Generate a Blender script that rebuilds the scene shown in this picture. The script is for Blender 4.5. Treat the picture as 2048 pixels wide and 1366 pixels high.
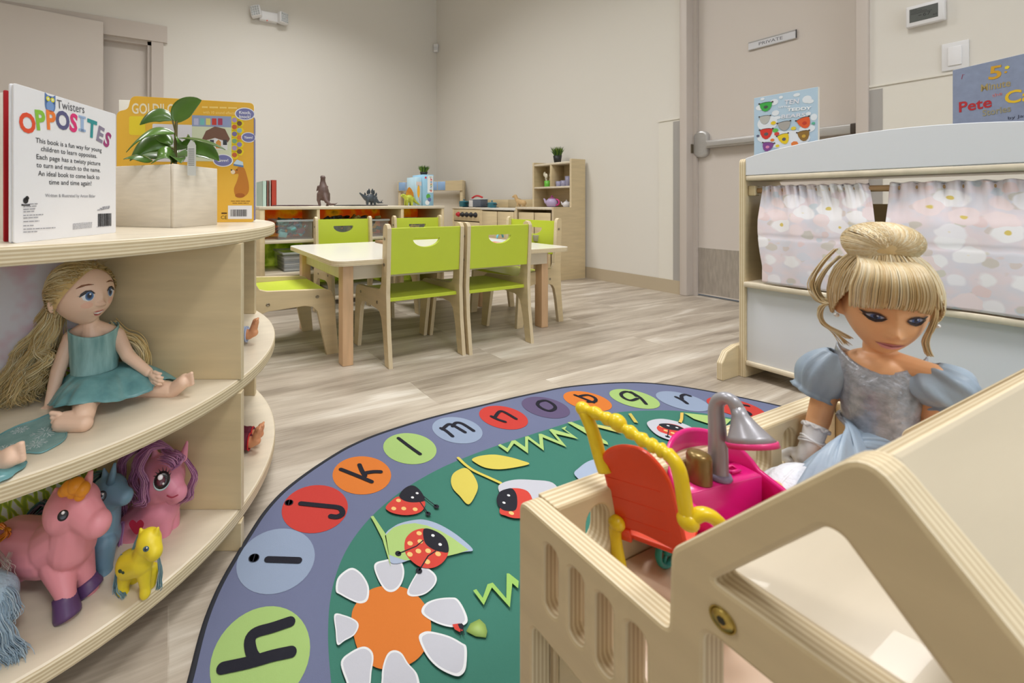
import bpy, bmesh, math, random
from mathutils import Vector, Matrix
from mathutils.bvhtree import BVHTree
from math import sin, cos, pi, tan, atan2, sqrt, radians

for _o in list(bpy.data.objects):
    bpy.data.objects.remove(_o)
SC = bpy.context.scene
COL = SC.collection
RND = random.Random(7)

# ------------------------------------------------------------------ camera
# The room is axis aligned: x runs along the far wall, y runs towards it.
F_PX, U0, V0, TH, CAMZ = 836.4, 718.7, 405.0, 0.4284, 0.63
CT, ST = cos(TH), sin(TH)
cam_d = bpy.data.cameras.new('camera')
cam = bpy.data.objects.new('camera', cam_d)
COL.objects.link(cam)
cam.location = (0, 0, CAMZ)
cam.rotation_euler = (pi / 2, 0, -TH)
cam_d.sensor_fit = 'HORIZONTAL'
cam_d.sensor_width = 36
cam_d.lens = F_PX / 2048 * 36
cam_d.shift_x = (1024 - U0) / 2048
cam_d.shift_y = -(683 - V0) / 2048
cam_d.clip_start = 0.01
cam_d.clip_end = 60
cam_d.dof.use_dof = True
cam_d.dof.focus_distance = 1.1
cam_d.dof.aperture_fstop = 11
SC.camera = cam

# ------------------------------------------------------------------ look and light
SC.view_settings.view_transform = 'Standard'
SC.view_settings.look = 'None'
SC.view_settings.gamma = 1
SC.view_settings.use_curve_mapping = False
SC.view_settings.exposure = 0.18
wd = bpy.data.worlds.new('world')
SC.world = wd
wd.use_nodes = True
wd.node_tree.nodes['Background'].inputs[0].default_value = (0.9, 0.95, 1, 1)
wd.node_tree.nodes['Background'].inputs[1].default_value = 0.1

CEIL = 3.5
LAMPS = []
def area_lamp(name, loc, size, energy, col=(1, 1, 1), rot=(0, 0, 0), spread=pi):
    d = bpy.data.lights.new(name, 'AREA')
    d.shape = 'RECTANGLE'
    d.size, d.size_y = size
    d.energy = energy
    d.color = col
    d.spread = spread
    o = bpy.data.objects.new(name, d)
    o.location = loc
    o.rotation_euler = rot
    COL.objects.link(o)
    return o
WARM = (1.0, 0.99, 0.98)
for (lx, ly, le) in ((1.0, 2.85, 37), (-1.6, 1.9, 24), (1.0, 0.7, 27), (0.5, -1.6, 26), (2.0, -2.2, 12), (-1.2, -2.4, 6)):
    area_lamp('ceiling_lamp', (lx, ly, CEIL - 0.03), (1.1, 0.5), le, WARM, (0, 0, 0), radians(134))
    LAMPS.append((lx, ly))
# daylight from the window behind the camera
area_lamp('window_daylight', (0.9, -3.42, 1.55), (2.5, 1.65), 78, (0.90, 0.955, 1.0), (-pi / 2, 0, 0))

# ------------------------------------------------------------------ helpers
def cr(X, Y, z=0.0):                       # metres right of / ahead of the lens -> room
    return Vector((X * CT + Y * ST, -X * ST + Y * CT, z))
def ray(u, v):
    X = (u - U0) / F_PX
    return Vector((X * CT + ST, -X * ST + CT, (V0 - v) / F_PX))
def fl(u, v, z=0.0):                       # a spot seen on a level surface at height z
    d = ray(u, v); t = (z - CAMZ) / d.z
    return Vector((d.x * t, d.y * t, z))
def at_depth(u, v, Y):
    d = ray(u, v)
    return Vector((d.x * Y, d.y * Y, CAMZ + d.z * Y))
def on_x(u, v, x):
    d = ray(u, v); t = x / d.x
    return Vector((x, d.y * t, CAMZ + d.z * t))
def on_y(u, v, y):
    d = ray(u, v); t = y / d.y
    return Vector((d.x * t, y, CAMZ + d.z * t))

def lin(c):
    c = c / 255.0
    return c / 12.92 if c <= 0.04045 else ((c + 0.055) / 1.055) ** 2.4
def rgb(c, k=1.0):
    return tuple(min(1.0, lin(x) * k) for x in c) + (1.0,)

MATS = {}
def mat(name, c, rough=0.5, metal=0.0, var=0.0, scale=8.0, bump=0.0, bscale=200.0, coat=0.0, trans=0.0, alpha=1.0, sss=0.0, stretch=None, c2=None, spec=0.5):
    if name in MATS: return MATS[name]
    m = bpy.data.materials.new(name)
    m.use_nodes = True
    nt = m.node_tree; N = nt.nodes; L = nt.links
    b = N['Principled BSDF']
    b.inputs['Base Color'].default_value = rgb(c)
    b.inputs['Roughness'].default_value = rough
    b.inputs['Metallic'].default_value = metal
    b.inputs['Specular IOR Level'].default_value = spec
    b.inputs['Coat Weight'].default_value = coat
    b.inputs['Transmission Weight'].default_value = trans
    b.inputs['Alpha'].default_value = alpha
    if sss:
        b.inputs['Subsurface Weight'].default_value = sss
        b.inputs['Subsurface Radius'].default_value = (0.006, 0.003, 0.002)
        b.inputs['Subsurface Scale'].default_value = 0.6
    tc = N.new('ShaderNodeTexCoord')
    mp = N.new('ShaderNodeMapping')
    L.new(tc.outputs['Object'], mp.inputs['Vector'])
    if stretch: mp.inputs['Scale'].default_value = stretch
    if var or c2:
        nz = N.new('ShaderNodeTexNoise')
        nz.inputs['Scale'].default_value = scale
        nz.inputs['Detail'].default_value = 5
        L.new(mp.outputs[0], nz.inputs['Vector'])
        r = N.new('ShaderNodeValToRGB')
        r.color_ramp.elements[0].position = 0.3
        r.color_ramp.elements[1].position = 0.7
        r.color_ramp.elements[0].color = rgb(c, 1 - var)
        r.color_ramp.elements[1].color = rgb(c2) if c2 else rgb(c, 1 + var)
        L.new(nz.outputs['Fac'], r.inputs[0])
        L.new(r.outputs[0], b.inputs['Base Color'])
    if bump:
        nb = N.new('ShaderNodeTexNoise')
        nb.inputs['Scale'].default_value = bscale
        nb.inputs['Detail'].default_value = 3
        L.new(mp.outputs[0], nb.inputs['Vector'])
        bp = N.new('ShaderNodeBump')
        bp.inputs['Strength'].default_value = bump
        bp.inputs['Distance'].default_value = 0.002
        L.new(nb.outputs['Fac'], bp.inputs['Height'])
        L.new(bp.outputs[0], b.inputs['Normal'])
    MATS[name] = m
    return m

def translucent(m, k=0.5):
    """thin printed acrylic: half of the light comes through from behind"""
    nt = m.node_tree; N = nt.nodes; L = nt.links
    b = N['Principled BSDF']; out = N['Material Output']
    tr = N.new('ShaderNodeBsdfTranslucent'); mx = N.new('ShaderNodeMixShader'); mx.inputs[0].default_value = k
    src = b.inputs['Base Color']
    if src.is_linked: L.new(src.links[0].from_socket, tr.inputs['Color'])
    else: tr.inputs['Color'].default_value = src.default_value
    L.new(b.outputs[0], mx.inputs[1]); L.new(tr.outputs[0], mx.inputs[2]); L.new(mx.outputs[0], out.inputs['Surface'])
    return m

def flat(c, rough=0.55):
    return mat('ink_%02x%02x%02x_%d' % (c[0], c[1], c[2], rough * 100), c, rough)

def ply_edge(name, c1, c2, n):
    """layered plywood edge: stripes across the sheet thickness, carried in UV"""
    if name in MATS: return MATS[name]
    m = mat(name, c1, 0.55)
    nt = m.node_tree; N = nt.nodes; L = nt.links
    uv = N.new('ShaderNodeUVMap')
    sp = N.new('ShaderNodeSeparateXYZ')
    L.new(uv.outputs[0], sp.inputs[0])
    mu = N.new('ShaderNodeMath'); mu.operation = 'MULTIPLY'; mu.inputs[1].default_value = n * 2 * pi
    L.new(sp.outputs[0], mu.inputs[0])
    sn = N.new('ShaderNodeMath'); sn.operation = 'SINE'
    L.new(mu.outputs[0], sn.inputs[0])
    nz = N.new('ShaderNodeTexNoise'); nz.inputs['Scale'].default_value = 60
    mp = N.new('ShaderNodeMapping'); tc = N.new('ShaderNodeTexCoord')
    L.new(tc.outputs['Object'], mp.inputs[0]); L.new(mp.outputs[0], nz.inputs['Vector'])
    ad = N.new('ShaderNodeMath'); ad.operation = 'ADD'
    L.new(sn.outputs[0], ad.inputs[0]); L.new(nz.outputs['Fac'], ad.inputs[1])
    r = N.new('ShaderNodeValToRGB')
    r.color_ramp.elements[0].position = 0.0; r.color_ramp.elements[1].position = 0.75
    r.color_ramp.elements[0].color = rgb(c2); r.color_ramp.elements[1].color = rgb(c1)
    ad2 = N.new('ShaderNodeMath'); ad2.operation = 'MULTIPLY'; ad2.inputs[1].default_value = 0.6
    L.new(ad.outputs[0], ad2.inputs[0])
    L.new(ad2.outputs[0], r.inputs[0])
    L.new(r.outputs[0], N['Principled BSDF'].inputs['Base Color'])
    return m

BIRCH = mat('birch_face', (213, 193, 153), 0.42, var=0.07, scale=5, stretch=(1.0, 1.0, 9.0), coat=0.12)  # upright copy, browner: shade on standing faces put into the colour
BIRCHX = mat('birch_face_level', (226, 214, 192), 0.4, var=0.06, scale=5, stretch=(1.5, 8.0, 1.5), coat=0.15)  # level copy of the same birch, paler: brighter light put into the colour
EDGE = ply_edge('birch_edge', (230, 216, 186), (204, 184, 147), 5)
EDGE3 = ply_edge('birch_edge_thin', (230, 216, 186), (205, 184, 146), 3)
BEECH = mat('beech', (218, 180, 140), 0.45, var=0.08, scale=6, stretch=(8, 8, 1), coat=0.1)
LIME = mat('lime_laminate', (196, 212, 60), 0.38, var=0.02, coat=0.15)
SCREW = mat('screw_steel', (150, 140, 120), 0.35, 0.9)
STEEL = mat('brushed_steel', (192, 190, 188), 0.38, 0.55, var=0.08, scale=40, stretch=(1, 1, 30))
WHITE = mat('white_laminate', (226, 229, 236), 0.3, coat=0.2)
BLACK = flat((38, 38, 42))

class MB:
    """collects shapes (with several materials) into ONE mesh object"""
    def __init__(self):
        self.v = []; self.f = []; self.m = []; self.s = []; self.mats = []; self.uv = {}
    def mi(self, m):
        if m not in self.mats: self.mats.append(m)
        return self.mats.index(m)
    def add(self, verts, faces, m, M=None, smooth=False, uvs=None):
        o = len(self.v); k = self.mi(m)
        for p in verts:
            p = Vector(p)
            if len(p) == 2: p = p.to_3d()
            self.v.append(M @ p if M else p)
        for i, f in enumerate(faces):
            if uvs: self.uv[len(self.f)] = uvs[i]
            self.f.append([o + j for j in f]); self.m.append(k); self.s.append(smooth)
    def box(self, a, b, m, M=None):
        x0, y0, z0 = a; x1, y1, z1 = b
        V = [(x0,y0,z0),(x1,y0,z0),(x1,y1,z0),(x0,y1,z0),(x0,y0,z1),(x1,y0,z1),(x1,y1,z1),(x0,y1,z1)]
        self.add(V, [(0,3,2,1),(4,5,6,7),(0,1,5,4),(1,2,6,5),(2,3,7,6),(3,0,4,7)], m, M)
    def rbox(self, a, b, r, m, M=None, seg=3):
        bm = bmesh.new()
        bmesh.ops.create_cube(bm, size=1)
        for v in bm.verts:
            v.co = Vector([(a[i] + b[i]) / 2 + v.co[i] * (b[i] - a[i]) for i in range(3)])
        bmesh.ops.bevel(bm, geom=list(bm.edges), offset=r, segments=seg, profile=0.5, affect='EDGES')
        self.bm(bm, m, M, True)
    def bm(self, bm, m, M=None, smooth=True):
        bm.verts.index_update()
        self.add([v.co.copy() for v in bm.verts], [[v.index for v in f.verts] for f in bm.faces], m, M, smooth)
        bm.free()
    def tube(self, path, rad, m, seg=8, M=None, caps=True, smooth=True):
        P = [Vector(p) for p in path]; n = len(P)
        if not hasattr(rad, '__len__'): rad = [rad] * n
        V = []; F = []
        up = None
        for i in range(n):
            t = (P[min(i + 1, n - 1)] - P[max(i - 1, 0)])
            if t.length < 1e-9: t = Vector((0, 0, 1))
            t.normalize()
            if up is None:
                up = t.orthogonal().normalized()
            else:
                up = (up - t * up.dot(t))
                up = up.normalized() if up.length > 1e-6 else t.orthogonal().normalized()
            w = t.cross(up)
            for k in range(seg):
                a = 2 * pi * k / seg
                V.append(P[i] + (up * cos(a) + w * sin(a)) * rad[i])
        for i in range(n - 1):
            for k in range(seg):
                k2 = (k + 1) % seg
                F.append((i*seg + k, i*seg + k2, (i+1)*seg + k2, (i+1)*seg + k))
        if caps:
            F.append(tuple(reversed(range(seg)))); F.append(tuple(range((n-1)*seg, n*seg)))
        self.add(V, F, m, M, smooth)
    def lathe(self, prof, m, M=None, seg=24, smooth=True, cap=True):
        V = []; F = []; n = len(prof)
        for (r, z) in prof:
            for k in range(seg):
                a = 2*pi*k/seg
                V.append((r*cos(a), r*sin(a), z))
        for i in range(n-1):
            for k in range(seg):
                k2 = (k+1) % seg
                F.append((i*seg+k, i*seg+k2, (i+1)*seg+k2, (i+1)*seg+k))
        if cap:
            F.append(tuple(reversed(range(seg)))); F.append(tuple(range((n-1)*seg, n*seg)))
        self.add(V, F, m, M, smooth)
    def ell(self, c, r, m, M=None, su=16, sv=10):
        if not hasattr(r, '__len__'): r = (r, r, r)
        T = Matrix.Translation(Vector(c)) @ Matrix.Diagonal((r[0], r[1], r[2], 1))
        if M: T = M @ T
        bm = bmesh.new()
        bmesh.ops.create_uvsphere(bm, u_segments=su, v_segments=sv, radius=1)
        self.bm(bm, m, T, True)
    def poly(self, pts, m, M=None, z=0.0):
        """flat filled outline (local xy)"""
        bm = bmesh.new()
        vs = [bm.verts.new((p[0], p[1], z)) for p in pts]
        es = [bm.edges.new((vs[i], vs[(i+1) % len(vs)])) for i in range(len(vs))]
        bmesh.ops.triangle_fill(bm, edges=es, use_beauty=True, normal=(0, 0, 1))
        for f in bm.faces:
            if f.normal.z < 0: f.normal_flip()
        self.bm(bm, m, M, False)
    def disc(self, c, r, m, M=None, z=0.0, seg=28, ry=None, rot=0.0):
        ry = ry or r
        V = []
        for k in range(seg):
            a = 2*pi*k/seg; x = r*cos(a); y = ry*sin(a)
            V.append((c[0] + x*cos(rot) - y*sin(rot), c[1] + x*sin(rot) + y*cos(rot), z))
        self.add(V, [tuple(range(seg))], m, M)
    def stroke(self, pts, w, m, M=None, z=0.0, seg=8):
        """flat pen stroke with round ends"""
        P = [Vector((p[0], p[1])) for p in pts]
        L = []; R = []
        n = len(P)
        for i in range(n):
            t = (P[min(i+1, n-1)] - P[max(i-1, 0)]).normalized()
            nn = Vector((-t.y, t.x)) * w / 2
            L.append(P[i] + nn); R.append(P[i] - nn)
        V = [(p.x, p.y, z) for p in L] + [(p.x, p.y, z) for p in R]
        F = [(i+n, i+1+n, i+1, i) for i in range(n-1)]
        self.add(V, F, m, M)
        for e in (P[0], P[-1]):
            self.disc(e, w/2, m, M, z - .00004, 2*seg)
    def text_fit(self, s, m, M, pl, pr, h, z=0.0004, bold=0.0):
        """lettering stretched between two local points, cap height h"""
        k = MB(); k.text(s, 1.0, m, bold=bold)
        xs = [p.x for p in k.v]
        x0, x1 = min(xs), max(xs)
        pl = Vector(pl[:2]); pr = Vector(pr[:2]); d = pr - pl
        T = M @ Matrix.Translation((pl.x, pl.y, z)) @ Matrix.Rotation(atan2(d.y, d.x), 4, 'Z') @ Matrix.Diagonal((d.length/(x1-x0), h/.73, 1, 1)) @ Matrix.Translation((-x0, 0, 0))
        self.add(k.v, k.f, m, T)
    def greek(self, m, M, pl, pr, h, z=0.0005, seed=1):
        """print too small to read: a row of word-long dashes"""
        r = random.Random(seed); pl = Vector(pl[:2]); pr = Vector(pr[:2]); d = pr - pl; L_ = d.length
        T = M @ Matrix.Translation((pl.x, pl.y, z)) @ Matrix.Rotation(atan2(d.y, d.x), 4, 'Z'); x = 0.0
        while x < L_:
            w = min(h*r.uniform(1.2, 4.5), L_ - x); self.box((x, 0, 0), (x + w, h*.62, .00004), m, T); x += w + h*.55
    def text(self, s, size, m, M=None, x=0.0, y=0.0, z=0.0, align='LEFT', rot=0.0, bold=0.0, sx=1.0, shear=0.0):
        cu = bpy.data.curves.new('lettering', 'FONT')
        cu.body = s; cu.size = size; cu.align_x = align; cu.offset = bold; cu.shear = shear
        cu.resolution_u = 3
        o = bpy.data.objects.new('lettering', cu)
        COL.objects.link(o)
        dg = bpy.context.evaluated_depsgraph_get()
        me = bpy.data.meshes.new_from_object(o.evaluated_get(dg))
        T = Matrix.Translation((x, y, z)) @ Matrix.Rotation(rot, 4, 'Z') @ Matrix.Diagonal((sx, 1, 1, 1))
        if M: T = M @ T
        self.add([v.co.copy() for v in me.vertices], [list(p.vertices) for p in me.polygons], m, T)
        bpy.data.objects.remove(o); bpy.data.curves.remove(cu); bpy.data.meshes.remove(me)
    def sheet(self, outlines, th, mf, me_, M=None, bev=0.0015):
        """a board: outline (and holes) cut from a sheet, centred on local z, rounded arrises"""
        cu = bpy.data.curves.new('board', 'CURVE')
        cu.dimensions = '2D'; cu.fill_mode = 'BOTH'
        bev = min(bev, th * 0.45)
        cu.extrude = th/2 - bev; cu.bevel_depth = bev; cu.bevel_resolution = 1
        cu.offset = -bev
        for pts in outlines:
            sp = cu.splines.new('POLY')
            sp.points.add(len(pts) - 1)
            for i, p in enumerate(pts): sp.points[i].co = (p[0], p[1], 0, 1)
            sp.use_cyclic_u = True
        o = bpy.data.objects.new('board', cu)
        COL.objects.link(o)
        dg = bpy.context.evaluated_depsgraph_get()
        me = bpy.data.meshes.new_from_object(o.evaluated_get(dg))
        fv = [v.co.copy() for v in me.vertices]
        faces = {0: [], 1: []}; uvs = {0: [], 1: []}
        for p in me.polygons:
            k = 0 if abs(p.normal.z) > 0.8 else 1
            faces[k].append(list(p.vertices))
            uvs[k].append([(fv[j].z / th + 0.5, 0.0) for j in p.vertices])
        self.add(fv, faces[0], mf, M, False, uvs[0])
        self.add(fv, faces[1], me_, M, False, uvs[1])
        bpy.data.objects.remove(o); bpy.data.curves.remove(cu); bpy.data.meshes.remove(me)
    def strands(self, paths, r, m, seg=3, taper=True):
        for p in paths:
            n = len(p)
            rr = [r * (1 - 0.75 * (i / (n - 1)) ** 2) if taper else r for i in range(n)]
            self.tube(p, rr, m, seg, caps=False)
    def build(self, name, parent=None, weld=False):
        me = bpy.data.meshes.new(name)
        me.from_pydata([tuple(v) for v in self.v], [], self.f)
        for m in self.mats: me.materials.append(m)
        me.polygons.foreach_set('material_index', self.m)
        me.polygons.foreach_set('use_smooth', self.s)
        if self.uv:
            ul = me.uv_layers.new(name='UVMap')
            for fi, uvs in self.uv.items():
                ls = me.polygons[fi].loop_start
                for j, c in enumerate(uvs): ul.data[ls + j].uv = c
        me.validate(); me.update()
        if weld:
            bm = bmesh.new(); bm.from_mesh(me)
            bmesh.ops.remove_doubles(bm, verts=bm.verts, dist=1e-5)
            bm.to_mesh(me); bm.free()
        o = bpy.data.objects.new(name, me)
        COL.objects.link(o)
        if parent:
            o.parent = parent
            if parent.type == 'EMPTY' and not parent.get('_local'):
                o.location = -parent.location
        return o

def thing(name, label, cat, loc=(0, 0, 0), group=None, local=False):
    """Empty at the base of a thing; parts built in room coordinates unless local"""
    o = bpy.data.objects.new(name, None)
    o.empty_display_size = 0.05
    COL.objects.link(o)
    o.location = loc
    o['label'] = label; o['category'] = cat
    if group: o['group'] = group
    if local: o['_local'] = 1
    return o
def tag(o, label, cat, group=None):
    o['label'] = label; o['category'] = cat
    if group: o['group'] = group
    return o
def struct(o):
    o['kind'] = 'structure'
    return o
def dup(root, loc, rz, label, group=None):
    r = root.copy(); COL.objects.link(r)
    r.location = loc; r.rotation_euler = (0, 0, rz); r['label'] = label
    if group: r['group'] = group
    for ch in list(root.children):
        c = ch.copy(); COL.objects.link(c); c.parent = r
        for g in ch.children:
            d = g.copy(); COL.objects.link(d); d.parent = c
    return r

def frame(o, ex, ey, ez=None):
    """matrix with local x, y axes ex, ey at origin o"""
    ex = Vector(ex).normalized(); ey = Vector(ey)
    ey = (ey - ex * ey.dot(ex)).normalized()
    ez = ex.cross(ey)
    M = Matrix((ex, ey, ez)).transposed().to_4x4()
    M.translation = Vector(o)
    return M
def arc(c, r, a0, a1, n):
    return [(c[0] + r*cos(a0 + (a1-a0)*i/n), c[1] + r*sin(a0 + (a1-a0)*i/n)) for i in range(n+1)]
def rrect(x0, y0, x1, y1, r, n=5):
    return (arc((x1-r, y0+r), r, -pi/2, 0, n) + arc((x1-r, y1-r), r, 0, pi/2, n)
            + arc((x0+r, y1-r), r, pi/2, pi, n) + arc((x0+r, y0+r), r, pi, 1.5*pi, n))
def roundpoly(pts, rs, n=5):
    """round the corners of a polygon"""
    out = []; N = len(pts)
    if not hasattr(rs, '__len__'): rs = [rs]*N
    for i in range(N):
        p = Vector(pts[i][:2]); a = Vector(pts[i-1][:2]); b = Vector(pts[(i+1) % N][:2]); r = rs[i]
        if r <= 0: out.append((p.x, p.y)); continue
        da = (a-p); db = (b-p); la, lb = da.length, db.length
        k = min(r, la*0.48, lb*0.48)
        q0 = p + da/la*k; q1 = p + db/lb*k
        for j in range(n+1):
            t = j/n
            q = q0*(1-t)**2 + p*2*t*(1-t) + q1*t*t
            out.append((q.x, q.y))
    return out
def smooth_path(pts, n=6, closed=False):
    """Catmull-Rom through the points"""
    P = [Vector(p) for p in pts]; out = []; N = len(P)
    rng = range(N) if closed else range(N-1)
    for i in rng:
        if closed: a, b, c, d = P[i-1], P[i], P[(i+1) % N], P[(i+2) % N]
        else: a, b, c, d = P[max(i-1, 0)], P[i], P[i+1], P[min(i+2, N-1)]
        for k in range(n):
            t = k/n
            out.append(0.5*((2*b) + (c-a)*t + (2*a-5*b+4*c-d)*t*t + (3*b-a-3*c+d)*t**3))
    if not closed: out.append(P[-1].copy())
    return out

def blob(prims, voxel, smooth, m, name, parent=None, extra=None):
    """one continuous organic skin grown over overlapping limbs (capsules, ellipsoids)"""
    bm = bmesh.new()
    def put(V, F):
        vs = [bm.verts.new(v) for v in V]
        for f in F: bm.faces.new([vs[j] for j in f])
    for p in prims:
        q = MB()
        if p[0] == 'cap':
            _, a, ra, b, rb = p
            a = Vector(a); b = Vector(b); d = b - a; Ln = d.length
            prof = []
            for i in range(7):
                t = -pi/2 + pi/2*i/6
                prof.append((max(1e-5, ra*cos(t)), ra*sin(t)))
            for i in range(7):
                t = pi/2*i/6
                prof.append((max(1e-5, rb*cos(t)), Ln + rb*sin(t)))
            M = Matrix.Translation(a) @ d.to_track_quat('Z', 'Y').to_matrix().to_4x4()
            q.lathe(prof, WHITE, M, 16)
        elif p[0] == 'ell':
            M = p[3] if len(p) > 3 else None
            q.ell(p[1], p[2], WHITE, M, 24, 16)
        elif p[0] == 'mesh':
            q.add(p[1], p[2], WHITE)
        put(q.v, q.f)
    me = bpy.data.meshes.new(name)
    bm.to_mesh(me); bm.free()
    o = bpy.data.objects.new(name, me)
    COL.objects.link(o)
    r = o.modifiers.new('skin', 'REMESH'); r.mode = 'VOXEL'; r.voxel_size = voxel; r.adaptivity = 0
    s = o.modifiers.new('relax', 'SMOOTH'); s.iterations = smooth; s.factor = 0.5
    dg = bpy.context.evaluated_depsgraph_get()
    me2 = bpy.data.meshes.new_from_object(o.evaluated_get(dg))
    bpy.data.objects.remove(o); bpy.data.meshes.remove(me)
    me2.name = name
    me2.materials.clear(); me2.materials.append(m)
    me2.polygons.foreach_set('use_smooth', [True]*len(me2.polygons))
    o = bpy.data.objects.new(name, me2)
    COL.objects.link(o)
    if parent:
        o.parent = parent
        if not parent.get('_local'): o.location = -parent.location
    return o
# ------------------------------------------------------------------ room shell
XB, YA, X0, Y0 = 3.192, 4.559, -3.4, -3.5
WALL = mat('wall_paint', (229, 225, 217), 0.85, bump=0.05, bscale=300, spec=0.2)
PANEL = mat('wall_panel', (232, 228, 218), 0.35, spec=0.4)
TRIM = mat('grey_trim_paint', (205, 195, 187), 0.4)
DOORP = mat('door_paint', (212, 203, 195), 0.4)

def floor_mat():
    m = mat('oak_plank_vinyl', (190, 175, 155), 0.38, coat=0.0)
    nt = m.node_tree; N = nt.nodes; L = nt.links
    b = N['Principled BSDF']
    tc = N.new('ShaderNodeTexCoord')
    br = N.new('ShaderNodeTexBrick')
    br.offset = 0.37; br.offset_frequency = 2
    for k, v in (('Scale', 1.0), ('Mortar Size', 0.0012), ('Mortar Smooth', 0.3), ('Brick Width', 1.22), ('Row Height', 0.18), ('Bias', 0.0)):
        br.inputs[k].default_value = v
    br.inputs['Color1'].default_value = (0.25, 0.25, 0.25, 1); br.inputs['Color2'].default_value = (0.8, 0.8, 0.8, 1)
    br.inputs['Mortar'].default_value = (0.35, 0.35, 0.35, 1)
    L.new(tc.outputs['Object'], br.inputs['Vector'])
    mp = N.new('ShaderNodeMapping'); mp.inputs['Scale'].default_value = (1.0, 9.0, 1.0)
    L.new(tc.outputs['Object'], mp.inputs[0])
    ad = N.new('ShaderNodeVectorMath'); ad.operation = 'MULTIPLY_ADD'
    ad.inputs[1].default_value = (13.0, 7.0, 0)
    L.new(br.outputs['Color'], ad.inputs[0]); L.new(mp.outputs[0], ad.inputs[2])
    nz = N.new('ShaderNodeTexNoise'); nz.inputs['Scale'].default_value = 1.6; nz.inputs['Detail'].default_value = 6; nz.inputs['Distortion'].default_value = 0.6
    L.new(ad.outputs[0], nz.inputs['Vector'])
    r = N.new('ShaderNodeValToRGB')
    e = r.color_ramp.elements
    e[0].position = 0.30; e[0].color = rgb((148, 136, 122))
    e[1].position = 0.78; e[1].color = rgb((230, 224, 213))  # palest streaks: sap grain and gloss reflections, both put into the colour
    x = e.new(0.45); x.color = rgb((178, 166, 151))
    x = e.new(0.57); x.color = rgb((192, 181, 166))
    L.new(nz.outputs['Fac'], r.inputs[0])
    n2 = N.new('ShaderNodeTexNoise'); n2.inputs['Scale'].default_value = 9; n2.inputs['Detail'].default_value = 8
    mp2 = N.new('ShaderNodeMapping'); mp2.inputs['Scale'].default_value = (1.0, 22.0, 1.0)
    L.new(tc.outputs['Object'], mp2.inputs[0]); L.new(mp2.outputs[0], n2.inputs['Vector'])
    mx = N.new('ShaderNodeMix'); mx.data_type = 'RGBA'; mx.blend_type = 'SOFT_LIGHT'; mx.inputs['Factor'].default_value = 0.55
    L.new(r.outputs[0], mx.inputs['A']); L.new(n2.outputs['Fac'], mx.inputs['B'])
    m2 = N.new('ShaderNodeMix'); m2.data_type = 'RGBA'; m2.blend_type = 'SOFT_LIGHT'; m2.inputs['Factor'].default_value = 0.35
    L.new(mx.outputs['Result'], m2.inputs['A']); L.new(br.outputs['Color'], m2.inputs['B'])
    L.new(m2.outputs['Result'], b.inputs['Base Color'])
    return m
q = MB(); q.box((X0 - .1, Y0 - .1, -0.05), (XB + .1, YA + .1, 0), floor_mat()); struct(q.build('floor'))
q = MB(); q.box((X0 - .1, Y0 - .1, CEIL), (XB + .1, YA + .1, CEIL + .05), mat('ceiling_paint', (235, 232, 226), 0.9)); struct(q.build('ceiling'))

DY0, DY1, DZ = 0.875, 1.655, 2.16      # doorway in the right wall
q = MB()
q.box((XB, Y0, 0), (XB + .14, DY0, CEIL), WALL)
q.box((XB, DY1, 0), (XB + .14, YA, CEIL), WALL)
q.box((XB, DY0, DZ), (XB + .14, DY1, CEIL), WALL)
struct(q.build('wall_right'))
OX0, OX1, OZ = -1.05, -0.15, 2.2        # doorway in the far wall
q = MB()
q.box((X0 - .1, YA, 0), (OX0, YA + .14, CEIL), WALL)
q.box((OX1, YA, 0), (XB + .14, YA + .14, CEIL), WALL)
q.box((OX0, YA, OZ), (OX1, YA + .14, CEIL), WALL)
struct(q.build('wall_back'))
q = MB(); q.box((X0 - .1, Y0 - .1, 0), (X0, YA + .1, CEIL), WALL); struct(q.build('wall_left'))
WX0, WX1, WZ0, WZ1 = -0.4, 2.2, 0.7, 2.4
q = MB()
q.box((X0, Y0 - .12, 0), (WX0, Y0, CEIL), WALL); q.box((WX1, Y0 - .12, 0), (XB + .14, Y0, CEIL), WALL)
q.box((WX0, Y0 - .12, 0), (WX1, Y0, WZ0), WALL); q.box((WX0, Y0 - .12, WZ1), (WX1, Y0, CEIL), WALL)
struct(q.build('wall_front'))
q = MB()
for a, b in (((WX0, WZ0), (WX1, WZ0 + .05)), ((WX0, WZ1 - .05), (WX1, WZ1)), ((WX0, WZ0), (WX0 + .05, WZ1)), ((WX1 - .05, WZ0), (WX1, WZ1)), ((.88, WZ0), (.93, WZ1))):
    q.box((a[0], Y0 - .09, a[1]), (b[0], Y0 - .03, b[1]), WHITE)
q.box((WX0, Y0 - .07, WZ0), (WX1, Y0 - .06, WZ1), mat('window_glass', (225, 235, 245), 0.05, alpha=0.25))
struct(q.build('window_1'))

# wall protection panel with cap rail, corner guards, vinyl base
q = MB()
q.box((XB - .004, Y0, .0), (XB, .842, 1.205), PANEL)
q.box((XB - .010, Y0, 1.203), (XB, .842, 1.214), PANEL)
q.box((XB - .004, 1.688, .0), (XB, 1.83, 1.205), PANEL)
q.box((XB - .010, 1.688, 1.203), (XB, 1.83, 1.214), PANEL)
struct(q.build('trim_1'))
q = MB()
GUARD = mat('guard_grey', (180, 177, 174), .4, .25)
q.box((XB - .007, .80, .09), (XB - .003, .842, 1.19), GUARD)
struct(q.build('trim_2'))
q = MB()
q.box((XB - .007, 1.688, .09), (XB - .003, 1.735, 1.19), GUARD)
struct(q.build('trim_3'))
BASE = mat('vinyl_base', (190, 175, 150), 0.5)
q = MB(); q.box((XB - .012, 1.688, 0), (XB - .004, YA, .092), BASE); q.box((XB - .012, Y0, 0), (XB - .004, .842, .092), BASE)
struct(q.build('baseboard_right'))
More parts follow.
